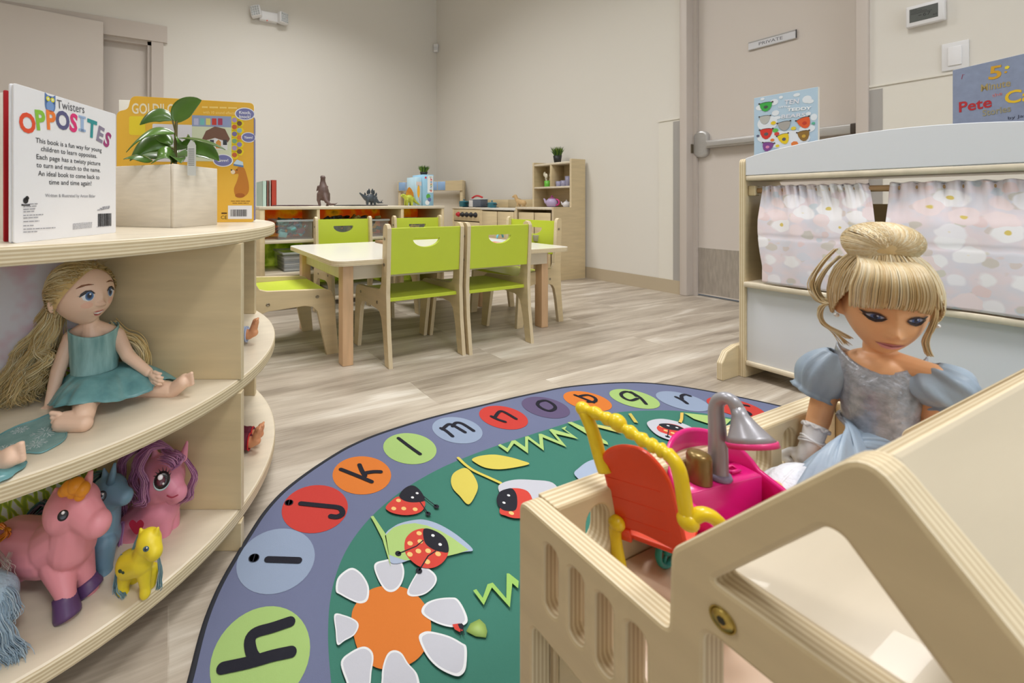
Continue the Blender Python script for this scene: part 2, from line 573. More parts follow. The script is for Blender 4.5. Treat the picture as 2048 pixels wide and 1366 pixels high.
q = MB(); q.box((OX1 + .12, YA - .01, 0), (XB - .02, YA, .092), BASE); q.box((X0, YA - .01, 0), (OX0 - .12, YA, .092), BASE)
struct(q.build('baseboard_back'))

# door in the right wall
d1 = struct(bpy.data.objects.new('door_1', None)); COL.objects.link(d1); d1.location = (XB + .1, 1.27, 0)
q = MB()
for (y0, y1) in ((.842, .885), (1.645, 1.688)):
    q.rbox((XB - .02, y0, 0), (XB + .12, y1, DZ + .04), .004, TRIM)
q.rbox((XB - .02, .842, DZ - .005), (XB + .12, 1.688, DZ + .045), .004, TRIM)
q.box((XB + .055, 1.625, 0), (XB + .075, 1.65, DZ), TRIM); q.box((XB + .055, .88, 0), (XB + .075, .9, DZ), TRIM)
q.build('door_frame', d1)
LX = XB + .078
q = MB(); q.box((LX, .887, .012), (LX + .045, 1.643, DZ - .008), DOORP)
leaf = q.build('door_leaf', d1)
q = MB(); q.box((LX - .002, .90, .022), (LX, 1.635, .325), mat('kick_plate_steel', (196, 190, 184), 0.42, 0.75, var=0.12, scale=14, stretch=(1, 6, 1)))
q.build('kick_plate', d1)
pb = MB()
BZ = 1.015
pb.rbox((LX - .055, .90, BZ - .028), (LX - .002, 1.56, BZ + .022), .006, STEEL)
pb.rbox((LX - .062, 1.20, BZ - .018), (LX - .05, 1.55, BZ + .014), .004, STEEL)
pbo = pb.build('panic_bar', d1)
q = MB()
M = frame((LX - .01, 1.60, BZ), (0, 1, 0), (0, 0, 1))
q.sheet([rrect(-.042, -.085, .042, .095, .04, 8)], .085, STEEL, STEEL, M @ Matrix.Translation((0, 0, .022)), .012)
q.box((LX - .05, 1.642, BZ - .05), (LX + .0, 1.66, BZ + .01), SCREW)
q.build('latch_case', pbo)
q = MB()
q.rbox((LX - .058, .892, BZ - .03), (LX - .002, .915, BZ + .024), .004, mat('dark_cap', (70, 60, 52), 0.5)); q.build('end_cap', pbo)
q = MB()
SP = on_x(1543.5, 81, LX - .004)
M = frame(SP, (0, -1, 0), (0, 0, 1))
q.box((-.109, -.024, 0), (.109, .024, .003), mat('sign_silver', (214, 214, 218), 0.4), M)
q.box((-.109, .021, .003), (.109, .026, .006), STEEL, M); q.box((-.109, -.026, .003), (.109, -.021, .006), STEEL, M)
q.box((.106, -.024, .003), (.11, .024, .006), flat((60, 60, 62)), M)
q.text('PRIVATE', .027, flat((105, 105, 112)), M, -.005, -.0095, .0035, 'CENTER', sx=1.1)
q.build('door_sign', d1)

# doorway and sliding door in the far wall
d2 = struct(bpy.data.objects.new('door_2', None)); COL.objects.link(d2); d2.location = (-.6, YA, 0)
q = MB()
q.box((-.15, YA - .022, 0), (-.044, YA, 2.2), TRIM); q.box((OX0 - .1, YA - .022, 0), (OX0, YA, 2.2), TRIM)
q.box((-1.6, YA - .03, 2.2), (-.01, YA, 2.362), TRIM)
q.box((OX1 - .035, YA + .01, 0), (OX1, YA + .13, 2.2), TRIM); q.box((OX0, YA + .01, 2.165), (OX1, YA + .13, 2.2), TRIM); q.box((OX0, YA + .01, 0), (OX0 + .035, YA + .13, 2.2), TRIM)
q.build('casing', d2)
q = MB(); q.box((OX0, YA + .07, 0), (OX1, YA + .11, 2.2), DOORP); q.build('door_leaf', d2)
q = MB()
M = frame((-.545, YA - .075, 0), (-1, 0.0, 0), (0, 0, 1))
q.sheet([[(0, .01), (1.15, .01), (1.15, 2.335), (0, 2.285)]], .04, DOORP, DOORP, M, .002)
d3 = struct(q.build('door_3'))

# fixtures
def fixture(name, label, cat, p): return thing(name, label, cat, p)
E = fixture('emergency_light', 'white two headed emergency light high on the far wall', 'emergency light', (.985, YA, 2.6))
q = MB(); pl = mat('white_plastic', (232, 232, 234), 0.35)
M = frame((.985, YA - .035, 2.635), (1, 0, 0), (0, 0, 1))
q.rbox((-.10, -.05, -.035), (.10, .05, .03), .012, pl, M); q.ell((-.02, -.05, .025), (.006, .006, .006), mat('red_led', (255, 60, 40), 0.4), M)
q.build('housing', E)
grid = mat('lens_glass', (190, 195, 198), 0.2)
for s, dx, tilt in ((-1, -.14, 28), (1, .15, -5)):
    q = MB()
    Mh = M @ Matrix.Translation((dx, .02 if s < 0 else .0, .03)) @ Matrix.Rotation(radians(s * 22), 4, 'Y') @ Matrix.Rotation(radians(12 if s < 0 else 0), 4, 'Z')
    q.rbox((-.055, -.06, -.035), (.055, .06, .035), .014, pl, Mh)
    for i in range(4):
        for j in range(4):
            q.rbox((-.045 + i*.0235, -.048 + j*.025, .033), (-.026 + i*.0235, -.028 + j*.025, .039), .002, grid, Mh, 1)
    q.build('lamp_head', E)
E = fixture('motion_sensor', 'small white motion sensor in the corner of the two walls', 'sensor', (3.15, 4.5, 2.58))
q = MB()
Mh = frame((3.165, 4.532, 2.637), (cos(-.785), sin(-.785), 0), (0, 0, 1))
q.rbox((-.03, -.055, -.025), (.03, .05, .03), .012, pl, Mh); q.build('housing', E)
q = MB(); q.rbox((-.022, -.035, .026), (.022, .01, .036), .006, mat('sensor_lens', (215, 216, 220), 0.3), Mh); q.build('sensor_lens', E)
E = fixture('thermostat', 'white digital thermostat with grey screen above the light switch', 'thermostat', (XB, .675, 1.44))
TC = on_x(1850, 28, XB - .02)
M = frame((XB - .018, TC.y, TC.z), (0, -1, 0), (0, 0, 1))
q = MB(); q.rbox((-.054, -.048, -.018), (.056, .050, .012), .006, pl, M); q.build('housing', E)
q = MB(); q.box((-.042, -.028, .0118), (.038, .034, .0130), mat('lcd', (96, 100, 98), 0.3), M)
dk = flat((52, 56, 56))
q.text('67', .022, dk, M, -.004, -.010, .0134); q.text('60', .012, dk, M, .024, -.018, .0134); q.box((-.016, -.004, .0131), (-.008, -.001, .0134), dk, M)
for k in range(4): q.box((-.038, .026 - k*.006, .0131), (-.02 + .014*k, .028 - k*.006, .0133), dk, M)
q.build('screen', E)
E = fixture('light_switch', 'white rocker light switch on the wall under the thermostat', 'light switch', (XB, .592, 1.22))
M = frame((XB - .004, .592, 1.283), (0, -1, 0), (0, 0, 1))
q = MB(); q.rbox((-.036, -.062, -.004), (.036, .062, .004), .003, pl, M); q.build('plate', E)
q = MB(); q.rbox((-.018, -.042, .002), (.018, .042, .009), .002, mat('switch_white', (240, 240, 243), 0.3), M); q.build('rocker', E)
for k, (lx, ly) in enumerate(LAMPS):
    E = thing('ceiling_light', 'recessed ceiling light panel over the classroom', 'ceiling light', (lx, ly, CEIL), 'ceiling light panels')
    q = MB()
    for a, b in (((-.6, -.3), (.6, -.26)), ((-.6, .26), (.6, .3)), ((-.6, -.26), (-.56, .26)), ((.56, -.26), (.6, .26))):
        q.box((lx + a[0], ly + a[1], CEIL - .012), (lx + b[0], ly + b[1], CEIL), WHITE)
    q.build('frame', E)
    q = MB(); q.box((lx - .56, ly - .26, CEIL - .006), (lx + .56, ly + .26, CEIL - .002), WHITE); q.build('diffuser', E)

# ------------------------------------------------------------------ activity table
TT = .412
t = thing('activity_table', 'low rectangular white topped table with beech legs', 'table', (1.18, 1.76, 0))
q = MB()
q.sheet([rrect(.553, 1.432, 1.803, 2.082, .05, 8)], .02, mat('table_laminate', (236, 233, 222), 0.28, coat=0.2), EDGE3, Matrix.Translation((0, 0, TT - .01)))
q.build('tabletop', t)
for (x, y) in ((.607, 1.482), (.598, 1.988), (1.704, 1.528), (1.704, 1.988)):
    q = MB(); q.rbox((x, y, 0), (x + .045, y + .045, TT - .02), .003, BEECH); q.build('leg', t)
q = MB()
for a, b in (((.645, 1.50), (1.71, 1.518)), ((.645, 1.998), (1.71, 2.016)), ((.62, 1.525), (.638, 1.99)), ((1.72, 1.57), (1.738, 1.99))):
    q.rbox((a[0], a[1], TT - .085), (b[0], b[1], TT - .02), .002, BIRCHX)
q.build('apron', t)

# ------------------------------------------------------------------ chairs
CH = .545
def make_chair(label):
    t = thing('child_chair', label, 'chair', (0, 0, 0), None, True)
    prof = ([(0.0, 0), (.034, 0)] + [(.052, .12), (.066, .178)] + [(.08, .198), (.10, .205)] + [(.215, .212)]
            + [(.240, .205), (.256, .185)] + [(.287, 0), (.328, 0)] + [(.312, .235)] + [(.303, .262), (.285, .272)]
            + [(.098, .284), (.076, .292), (.066, .312)] + [(.056, .42), (.050, .525)] + [(.046, .540), (.034, .548), (.020, .545), (.011, .530)]
            + [(.016, .40), (.022, .28), (.016, .15)])
    W = .362
    for x in (.009, W - .009):
        q = MB()
        q.sheet([prof], .018, BIRCH, EDGE3, frame((x, 0, 0), (0, 1, 0), (0, 0, 1)), .002)
        o = q.build('side_panel', t)
        s = -1 if x < .1 else 1
        for (y, z) in ((.10, .232), (.255, .245), (.040, .39), (.036, .49)):
            q = MB(); q.lathe([(.0065, 0), (.0065, .0012), (.004, .002), (.0035, .0006)], SCREW, Matrix.Translation((x + s*.0088, y, z)) @ Matrix.Rotation(s*pi/2, 4, 'Y'), 12)
            q.build('screw', o)
    q = MB()
    M = frame((.018, .048, 0), (1, 0, 0), (0, -.05, 1))
    hole = [(.101, .492), (.223, .492)] + [(.162 + .063*cos(pi*k/14), .488 - .034*sin(pi*k/14)) for k in range(0, 15)]
    q.sheet([[(0, .352), (W - .036, .352), (W - .036, .532), (0, .532)], hole], .012, LIME, LIME, M, .0012)
    q.build('backrest', t)
    q = MB(); q.sheet([[(0, 0), (W - .036, 0), (W - .036, .262), (0, .262)]], .014, LIME, LIME, Matrix.Translation((.018, .042, .250)), .0015)
    q.build('seat', t)
    return t
c0 = make_chair('lime chair with its back to us at the left of the near table side')
c0.location = (.757, 1.388, 0)
G = 'lime green chairs around the table'
c0['group'] = G
dup(c0, (1.128, 1.378, 0), 0, 'lime chair with its back to us at the right of the near table side', G)
dup(c0, (1.125, 2.325, 0), pi, 'far side lime chair facing us beside the green ruler toys on the table', G)
dup(c0, (1.640, 2.325, 0), pi, 'far side lime chair facing us near the play stove', G)
c5 = dup(c0, (.222, 1.988, 0), -pi/2, 'side on lime chair at the left end of the table next to the round shelf', G)
c5.scale = (1, 1.3, 1)
dup(c0, (1.905, 1.566, 0), pi/2, 'lime chair at the right end of the table in front of the tall play cupboard', G)

# ------------------------------------------------------------------ rug
RUGZ = .006
NAVY = flat((40, 42, 50), .9)
RB = mat('rug_blue', (108, 114, 143), 0.95, bump=0.25, bscale=700, spec=0.1)
RG = mat('rug_green', (66, 120, 106), 0.95, bump=0.25, bscale=700, spec=0.1)
def rc(c):
    c = tuple(int(x*.945) for x in c)
    return mat('rug_%02x%02x%02x' % c, c, 0.95, bump=0.25, bscale=700, spec=0.1)
C_LIME, C_SKY, C_RED, C_OR, C_PUR = (168, 198, 122), (150, 165, 190), (200, 70, 64), (220, 126, 60), (102, 90, 122)
OUT = [(0.004,.36),(0.006,.45),(.016,.55),(.03,.60),(.05,.66),(.075,.71),(.108,.758),(.14,.80),(.178,.846),(.226,.888),(.292,.927),(.369,.963),(.43,.985),(.51,1.002),(.63,1.013),(.74,1.016),(.86,1.013),(1.0,1.010),(1.11,1.004),(1.2,.998),(1.3,.978),(1.41,.946),(1.496,.906),(1.571,.845),(1.624,.778),(1.668,.705),(1.705,.63),(1.73,.55),(1.738,.45),(1.738,.2),(1.738,-.3),(1.70,-.55),(1.55,-.8),(1.3,-.95),(1.0,-1.0),(.74,-1.0),(.45,-.95),(.2,-.8),(.04,-.55),(.004,-.3),(.004,0)]
INN = [(.150,.25),(.163,.38),(.190,.50),(.212,.574),(.243,.636),(.29,.692),(.355,.739),(.435,.776),(.526,.803),(.627,.820),(.76,.829),(.919,.831),(1.06,.830),(1.199,.815),(1.30,.785),(1.40,.735),(1.47,.67),(1.52,.59),(1.55,.5),(1.575,.3),(1.575,-.3),(1.45,-.6),(1.2,-.78),(.87,-.82),(.5,-.75),(.25,-.55),(.15,-.3)]
rug = thing('alphabet_rug', 'oval alphabet rug with ladybugs, a daisy and lettered circles', 'rug', (.87, .2, 0))
O2 = [(p.x, p.y) for p in smooth_path(OUT, 5, True)]
I2 = [(p.x, p.y) for p in smooth_path(INN, 5, True)]
q = MB()
q.sheet([O2], RUGZ, RB, NAVY, Matrix.Translation((0, 0, RUGZ/2)), .001)
LZ = [RUGZ + .00015]
def lay():
    LZ[0] += .00007
    return LZ[0]
q.poly(I2, RG, None, lay())
def fp(pts): return [(fl(u, v).x, fl(u, v).y) for u, v in pts]
def fsm(pts, n=5, closed=True): return [(p.x, p.y) for p in smooth_path([fl(u, v) for u, v in pts], n, closed)]
CIRC = {'g': (.115, .41), 'h': (.117, .583), 'i': (.172, .727), 'j': (.273, .816), 'k': (.404, .871), 'l': (.558, .914), 'm': (.721, .933), 'n': (.885, .932), 'o': (1.045, .924), 'p': (1.198, .899), 'q': (1.347, .847), 'r': (1.468, .774), 's': (1.568, .682), 't': (1.62, .53), 'u': (1.65, .37), 'f': (.085, .24)}
CCOL = {'g': C_PUR, 'h': C_LIME, 'i': C_SKY, 'j': C_RED, 'k': C_OR, 'l': C_LIME, 'm': C_SKY, 'n': C_RED, 'o': C_PUR, 'p': C_OR, 'q': C_LIME, 'r': C_SKY, 's': C_RED, 't': C_OR, 'u': C_LIME, 'f': C_OR}
for k, c in CIRC.items(): q.disc(c, .0672, rc(CCOL[k]), None, lay(), 40)
INK = rc((44, 44, 52))
STROKES = [  # pen strokes seen on the rug (pixels), width in metres
  ([(445,1347),(500,1335),(545,1322),(582,1314)], .016), ([(512,1330),(503,1315),(500,1290),(512,1275),(545,1265),(580,1253)], .016),
  ([(536,1127),(597,1129)], .013), ([(507,1124),(509,1124)], .017),
  ([(602,1014),(650,1019),(676,1022),(684,1028),(684,1036),(674,1041),(662,1040)], .012), ([(577,1012),(579,1012)], .016),
  ([(682,945),(712,957),(743,970)], .011), ([(719,936),(724,948),(730,958)], .011), ([(728,953),(746,950),(761,950)], .011),
  ([(797,882),(819,899),(840,914)], .010),
  ([(882,862),(892,867),(905,878)], .010), ([(885,864),(897,854),(908,857),(930,870)], .010), ([(905,858),(912,851),(925,853),(947,867)], .010),
  ([(983,838),(995,844),(1010,849)], .010), ([(989,841),(998,829),(1008,829),(1032,843)], .010),
  ([(1078,808),(1092,806),(1107,814),(1110,822),(1099,827),(1084,822),(1075,814),(1078,808)], .010),
  ([(1150,795),(1170,803),(1187,810)], .010), ([(1160,797),(1176,795),(1190,801),(1190,808),(1176,809)], .010),
  ([(1275,802),(1262,806),(1248,801),(1242,793),(1252,788),(1266,792),(1272,797)], .010), ([(1262,789),(1280,800),(1292,813)], .010),
  ([(1352,799),(1366,806),(1374,812)], .010), ([(1364,803),(1363,797),(1370,794),(1380,797)], .010),
  ([(1496,817),(1482,815),(1476,820),(1492,828),(1500,834),(1488,838)], .010)]
for pts, w in STROKES:
    P = [fl(u, v) for u, v in pts]
    P = smooth_path(P, 4) if len(P) > 2 else P
    q.stroke([(p.x, p.y) for p in P], w, INK, None, lay())
# daisy
z = lay(); OR = rc(C_OR); PET = rc((201, 202, 212)); PEW = rc((232, 234, 238))
q.poly(fsm([(703,1250),(712,1219),(740,1191),(778,1182),(817,1190),(848,1218),(862,1258),(856,1300),(830,1335),(785,1352),(745,1345),(715,1310)]), OR, None, z)
def crop(x, y): return (640 + x/4.655, 1090 + y/4.655)
PETALS = [[(160,370),(220,300),(300,262),(380,310),(440,400),(458,480),(440,570),(375,598),(290,570),(190,515),(148,480)],
          [(520,215),(600,190),(700,172),(760,210),(785,300),(765,400),(715,470),(655,492),(600,465),(545,380),(505,270)],
          [(930,275),(985,260),(1060,310),(1088,370),(1060,440),(980,510),(880,535),(820,520),(815,475),(860,380)],
          [(948,650),(1000,590),(1100,555),(1220,545),(1280,560),(1340,650),(1375,760),(1330,810),(1220,825),(1080,785),(960,710)],
          [(920,930),(960,875),(1040,868),(1200,910),(1320,975),(1365,1020),(1360,1200),(1320,1275),(1250,1285),(1100,1210),(990,1090)],
          [(135,706),(230,715),(330,760),(360,815),(320,900),(230,955),(162,993),(145,860)],
          [(195,1155),(290,1060),(400,1012),(470,1040),(498,1110),(480,1250),(450,1420),(300,1450),(240,1330)],
          [(575,1300),(590,1180),(630,1080),(690,1047),(760,1075),(820,1170),(910,1285),(900,1450),(600,1450)]]
for i, p in enumerate(PETALS):
    W_ = fsm([crop(*c) for c in p], 5)
    cx = sum(a for a, b in W_)/len(W_); cy = sum(b for a, b in W_)/len(W_)
    z = lay(); q.poly(W_, PEW, None, z)
    z = lay(); q.poly([(cx + (a-cx)*.88, cy + (b-cy)*.88) for a, b in W_], PET, None, z)
def crop2(x, y): return (740 + x/6.0235, 900 + y/6.0235)
YEL = rc((216, 200, 96)); LG = rc((176, 206, 128)); RR = rc((212, 78, 68)); BK = rc((48, 48, 56)); CRM = rc((240, 200, 130)); WH = rc((235, 236, 240)); GRS = rc((160, 204, 110))
z = lay()
q.poly(fsm([crop2(*p) for p in [(975,420),(1010,330),(1120,270),(1190,290),(1260,380),(1300,490),(1270,600),(1185,715),(1080,610),(1000,520)]]), YEL, None, z)
q.poly(fsm([crop2(*p) for p in [(1230,160),(1330,120),(1500,105),(1680,135),(1820,175),(1920,218),(1760,260),(1560,285),(1390,265),(1270,205)]]), YEL, None, z)
q.stroke([(p.x, p.y) for p in smooth_path([fl(*crop2(*p)) for p in [(1065,145),(1140,220),(1250,300),(1420,380),(1570,450)]], 4)], .008, YEL, None, z)
q.poly(fsm([crop2(*p) for p in [(1545,520),(1600,450),(1750,412),(1950,415),(2200,450),(2300,620),(2200,800),(1900,860),(1650,700)]]), PET, None, z)
# green leaf with ladybug
z = lay()
q.poly(fsm([crop2(*p) for p in [(180,1100),(290,985),(400,935),(540,905),(650,902),(800,945),(960,1030),(1110,1140),(1240,1272),(1120,1300),(800,1370),(560,1375),(330,1440),(230,1390)]]), rc((172, 186, 210)), None, z)
z = lay()
q.poly(fp([crop2(*p) for p in [(180,1100),(280,1000),(400,960),(540,945),(690,975),(850,1040),(1000,1130),(1190,1275),(1050,1320),(760,1390),(420,1400),(300,1360),(225,1330)]]), LG, None, z)
q.poly(fp([crop2(*p) for p in [(8,865),(40,855),(190,1080),(240,1400),(250,1480),(150,1140),(60,960)]]), LG, None, z)
def bug(body, head, spots, eyes, legs, cropf, er=.0032, sr=.0050):
    z = lay(); q.poly(fsm([cropf(*p) for p in body]), RR, None, z)
    z = lay()
    for s in spots:
        c = fl(*cropf(*s)); q.disc((c.x, c.y), sr, CRM, None, z, 14)
    z = lay(); q.poly(fsm([cropf(*p) for p in head]), BK, None, z)
    for leg in legs:
        q.stroke([(fl(*cropf(*p)).x, fl(*cropf(*p)).y) for p in leg], .0022, BK, None, z)
        c = fl(*cropf(*leg[-1])); q.disc((c.x, c.y), .0055, BK, None, z, 12)
    z = lay()
    for s in eyes:
        c = fl(*cropf(*s)); q.disc((c.x, c.y), er, WH, None, z, 12)
bug([(190,750),(250,680),(340,620),(480,640),(600,660),(665,690),(640,780),(560,830),(430,848),(300,830),(220,795)],
    [(352,610),(400,535),(470,490),(530,488),(590,530),(640,600),(660,665),(600,688),(480,690),(390,660)],
    [(343,668),(286,767),(407,767),(544,776)], [(512,632),(568,580)], [[(650,620),(720,680),(800,740)], [(605,690),(650,755),(700,830)]], crop2)
bug([(415,1210),(440,1120),(520,1045),(620,1015),(700,1020),(850,1080),(930,1170),(945,1300),(900,1400),(820,1470),(720,1500),(600,1480),(500,1410),(430,1320)],
    [(640,1100),(650,1020),(730,1022),(850,1080),(930,1170),(945,1300),(860,1300),(760,1270),(670,1200)],
    [(592,1072),(483,1195),(605,1172),(583,1290),(700,1287),(820,1325),(690,1420),(480,1330)], [(758,1100),(845,1210)],
    [[(640,1160),(560,1230),(420,1290),(340,1320)], [(790,1290),(700,1350),(640,1450),(590,1530)]], crop2)
bug([(1560,800),(1650,560),(1750,520),(1900,560),(1960,700),(1880,860),(1760,890),(1640,860)],
    [(1525,670),(1560,570),(1650,530),(1720,530),(1770,620),(1760,780),(1650,800),(1570,765)], [(1703,826)], [(1670,610), (1614,700)], [], crop2)
# small printed ladybug beside the petal
z = lay(); q.poly(fp([crop(*p) for p in [(1232,810),(1300,800),(1338,820),(1335,865),(1300,882),(1255,858)]]), RR, None, z)
z = lay(); q.poly(fp([crop(*p) for p in [(1282,808),(1320,800),(1338,820),(1336,865),(1300,850)]]), BK, None, z)
for s in ((1312, 860, 1308, 905), (1332, 862, 1342, 910)):
    a = fl(*crop(s[0], s[1])); b = fl(*crop(s[2], s[3])); q.stroke([(a.x, a.y), (b.x, b.y)], .0012, BK, None, z)
def crop3(x, y): return (980 + x/4.267, 800 + y/4.267)
z = lay()
def zig(pts, cropf, m): q.poly(fp([cropf(*p) for p in pts]), m, None, z)
zig([(68,425),(85,412),(148,450),(185,385),(215,380),(300,440),(300,350),(325,345),(425,420),(415,325),(440,325),(590,390),(505,290),(525,282),(690,330),(610,275),(655,258),(640,285),(755,370),(560,325),(655,440),(450,355),(460,470),(325,370),(325,495),(205,408),(150,485)], crop3, LG)
zig([(660,225),(695,220),(850,290),(1000,395),(1010,420),(940,400),(840,335)], crop3, LG)
zig([(790,205),(815,210),(880,235),(1060,275),(985,225),(1125,322),(930,270),(830,250)], crop3, rc((206, 204, 120)))
zig([(1180,150),(1205,145),(1265,230),(1230,225)], crop3, rc((206, 190, 96)))
zig([(1425,490),(1455,476),(1515,560),(1560,430),(1608,415),(1735,565),(1738,328),(1760,328),(1850,400),(1845,470),(1790,420),(1768,650),(1600,460),(1525,628)], crop, GRS)
q.poly(fsm([crop3(*p) for p in [(725,685),(760,620),(860,555),(1000,540),(1150,600),(1100,720),(900,800)]]), rc((172, 186, 210)), None, z)
q.poly(fsm([crop3(*p) for p in [(1340,240),(1380,205),(1480,195),(1620,225),(1740,280),(1790,340),(1700,390),(1560,385),(1420,330)]]), PET, None, z)
zig([(1625,140),(1652,140),(1648,200),(1632,240),(1605,230),(1622,190)], crop3, rc((226, 190, 100)))
zig([(1655,142),(1860,165),(2060,200),(2000,260),(1850,232),(1740,195)], crop3, LG)
bug([(1425,265),(1480,235),(1580,245),(1660,280),(1700,320),(1680,350),(1590,355),(1500,325),(1440,300)],
    [(1440,245),(1500,235),(1600,255),(1665,292),(1600,298),(1500,280)], [(1465,262),(1500,297),(1560,318),(1620,300),(1650,332),(1590,340)], [(1520,255), (1595,272)], [[(1525,290),(1515,350)], [(1610,300),(1625,335)]], crop3, .0035, .005)
q.build('rug_pile', rug)
q = MB()
E2 = [Vector((p[0], p[1], RUGZ/2 + .0005)) for p in O2] + [Vector((O2[0][0], O2[0][1], RUGZ/2 + .0005))]
q.tube(E2, .0048, NAVY, 8)
q.build('rug_binding', rug)
# loose leaf lying on the rug
q = MB()
lf = [fl(*crop(*p), RUGZ + .004) for p in [(1362,800),(1400,730),(1485,688),(1540,740),(1557,800),(1545,856),(1450,845)]]
c = sum(lf, Vector())/len(lf); c.z += .004
q.add([c] + lf + [p - Vector((0, 0, .0012)) for p in lf], [(0, i+1, (i+1) % 7+1) for i in range(7)] + [(i+1, i+8, (i+1) % 7+8, (i+1) % 7+1) for i in range(7)], mat('leaf_scrap', (150, 178, 92), .5), None, True)
lo = q.build('green_leaf')
tag(lo, 'small green leaf scrap lying on the rug by the daisy petal', 'leaf')
# ------------------------------------------------------------------ round shelf unit (left foreground)
CX, CY, CR = -.750, .912, .555
SZ = (.580, .310, .075); STH = .024
t = thing('round_shelf_unit', 'round birch plywood shelf unit with three tiers and picture dividers', 'shelf', cr(CX, CY, 0))
ring = [tuple(cr(CX + CR*cos(2*pi*i/120), CY + CR*sin(2*pi*i/120)).xy) for i in range(120)]
for z in SZ:
    q = MB(); q.sheet([ring], STH, BIRCHX, EDGE, Matrix.Translation((0, 0, z - STH/2)), .004); q.build('shelf_board', t)
def upright(a, b, z0, z1, th, mf, name, me_=EDGE):
    """upright board on plan line a->b (lens frame)"""
    A_ = cr(*a, 0); B_ = cr(*b, 0); d = (B_ - A_); L_ = d.length
    M = frame(A_, d, (0, 0, 1)); q = MB()
    q.sheet([[(0, z0), (L_, z0), (L_, z1), (0, z1)]], th, mf, me_, M @ Matrix.Translation((0, 0, -th/2)), .0015)
    return q.build(name, t)
BAYS = ((0, SZ[2] - STH), (SZ[2], SZ[1] - STH), (SZ[1], SZ[0] - STH))
for z0, z1 in BAYS:
    upright((-.213, .773), (-.475, .773), z0, z1, .018, BIRCH, 'divider')
    upright((-.300, 1.218), (-.62, 1.218), z0, z1, .018, BIRCH, 'divider')
def print_mat():
    m = mat('meadow_print', (236, 232, 236), 0.3)
    nt = m.node_tree; N = nt.nodes; L = nt.links
    tc = N.new('ShaderNodeTexCoord')
    sp = N.new('ShaderNodeSeparateXYZ'); L.new(tc.outputs['Object'], sp.inputs[0])
    nz = N.new('ShaderNodeTexNoise'); nz.inputs['Scale'].default_value = 22; nz.inputs['Detail'].default_value = 2
    L.new(tc.outputs['Object'], nz.inputs['Vector'])
    r = N.new('ShaderNodeValToRGB')
    r.color_ramp.elements[0].position = .45; r.color_ramp.elements[0].color = rgb((236, 234, 240))
    r.color_ramp.elements[1].position = .68; r.color_ramp.elements[1].color = rgb((232, 196, 208))
    L.new(nz.outputs['Fac'], r.inputs[0])
    # blades of grass: crossed stripes
    wv = []
    for a in (.5, -.45, 1.0):
        mp = N.new('ShaderNodeMapping'); mp.inputs['Rotation'].default_value = (a, a*.6, a)
        L.new(tc.outputs['Object'], mp.inputs[0])
        w = N.new('ShaderNodeTexWave'); w.inputs['Scale'].default_value = 26 + 8*a; w.inputs['Distortion'].default_value = 5; w.inputs['Detail'].default_value = 2
        L.new(mp.outputs[0], w.inputs['Vector']); wv.append(w)
    mx = N.new('ShaderNodeMath'); mx.operation = 'MAXIMUM'; L.new(wv[0].outputs['Fac'], mx.inputs[0]); L.new(wv[1].outputs['Fac'], mx.inputs[1])
    rg = N.new('ShaderNodeValToRGB')
    e = rg.color_ramp.elements; e[0].position = .55; e[0].color = rgb((248, 249, 238)); e[1].position = .74; e[1].color = rgb((222, 230, 84))
    x = e.new(.985); x.color = rgb((168, 190, 76))
    L.new(mx.outputs[0], rg.inputs[0])
    # height: grass fills the lower panel and the foot of the middle one
    mr = N.new('ShaderNodeMath'); mr.operation = 'ADD'; L.new(sp.outputs[2], mr.inputs[0])
    ns = N.new('ShaderNodeMath'); ns.operation = 'MULTIPLY'; ns.inputs[1].default_value = .03; L.new(wv[2].outputs['Fac'], ns.inputs[0]); L.new(ns.outputs[0], mr.inputs[1])
    lt = N.new('ShaderNodeMath'); lt.operation = 'LESS_THAN'; lt.inputs[1].default_value = .355; L.new(mr.outputs[0], lt.inputs[0])
    mi = N.new('ShaderNodeMix'); mi.data_type = 'RGBA'
    L.new(lt.outputs[0], mi.inputs['Factor']); L.new(r.outputs[0], mi.inputs['A']); L.new(rg.outputs[0], mi.inputs['B'])
    L.new(mi.outputs['Result'], N['Principled BSDF'].inputs['Base Color'])
    return m
PRINT = translucent(print_mat(), .3)
for z0, z1 in BAYS[1:]:
    upright((-.470, .773), (-.665, .585), z0, z1, .008, PRINT, 'picture_panel', PRINT)
    upright((-.62, 1.21), (-.80, 1.39), z0, z1, .008, PRINT, 'picture_panel', PRINT)
    upright((-.80, .90), (-1.19, .90), z0, z1, .018, BIRCH, 'divider')
upright((-.80, .90), (-1.19, .90), 0, SZ[2] - STH, .018, BIRCH, 'divider')

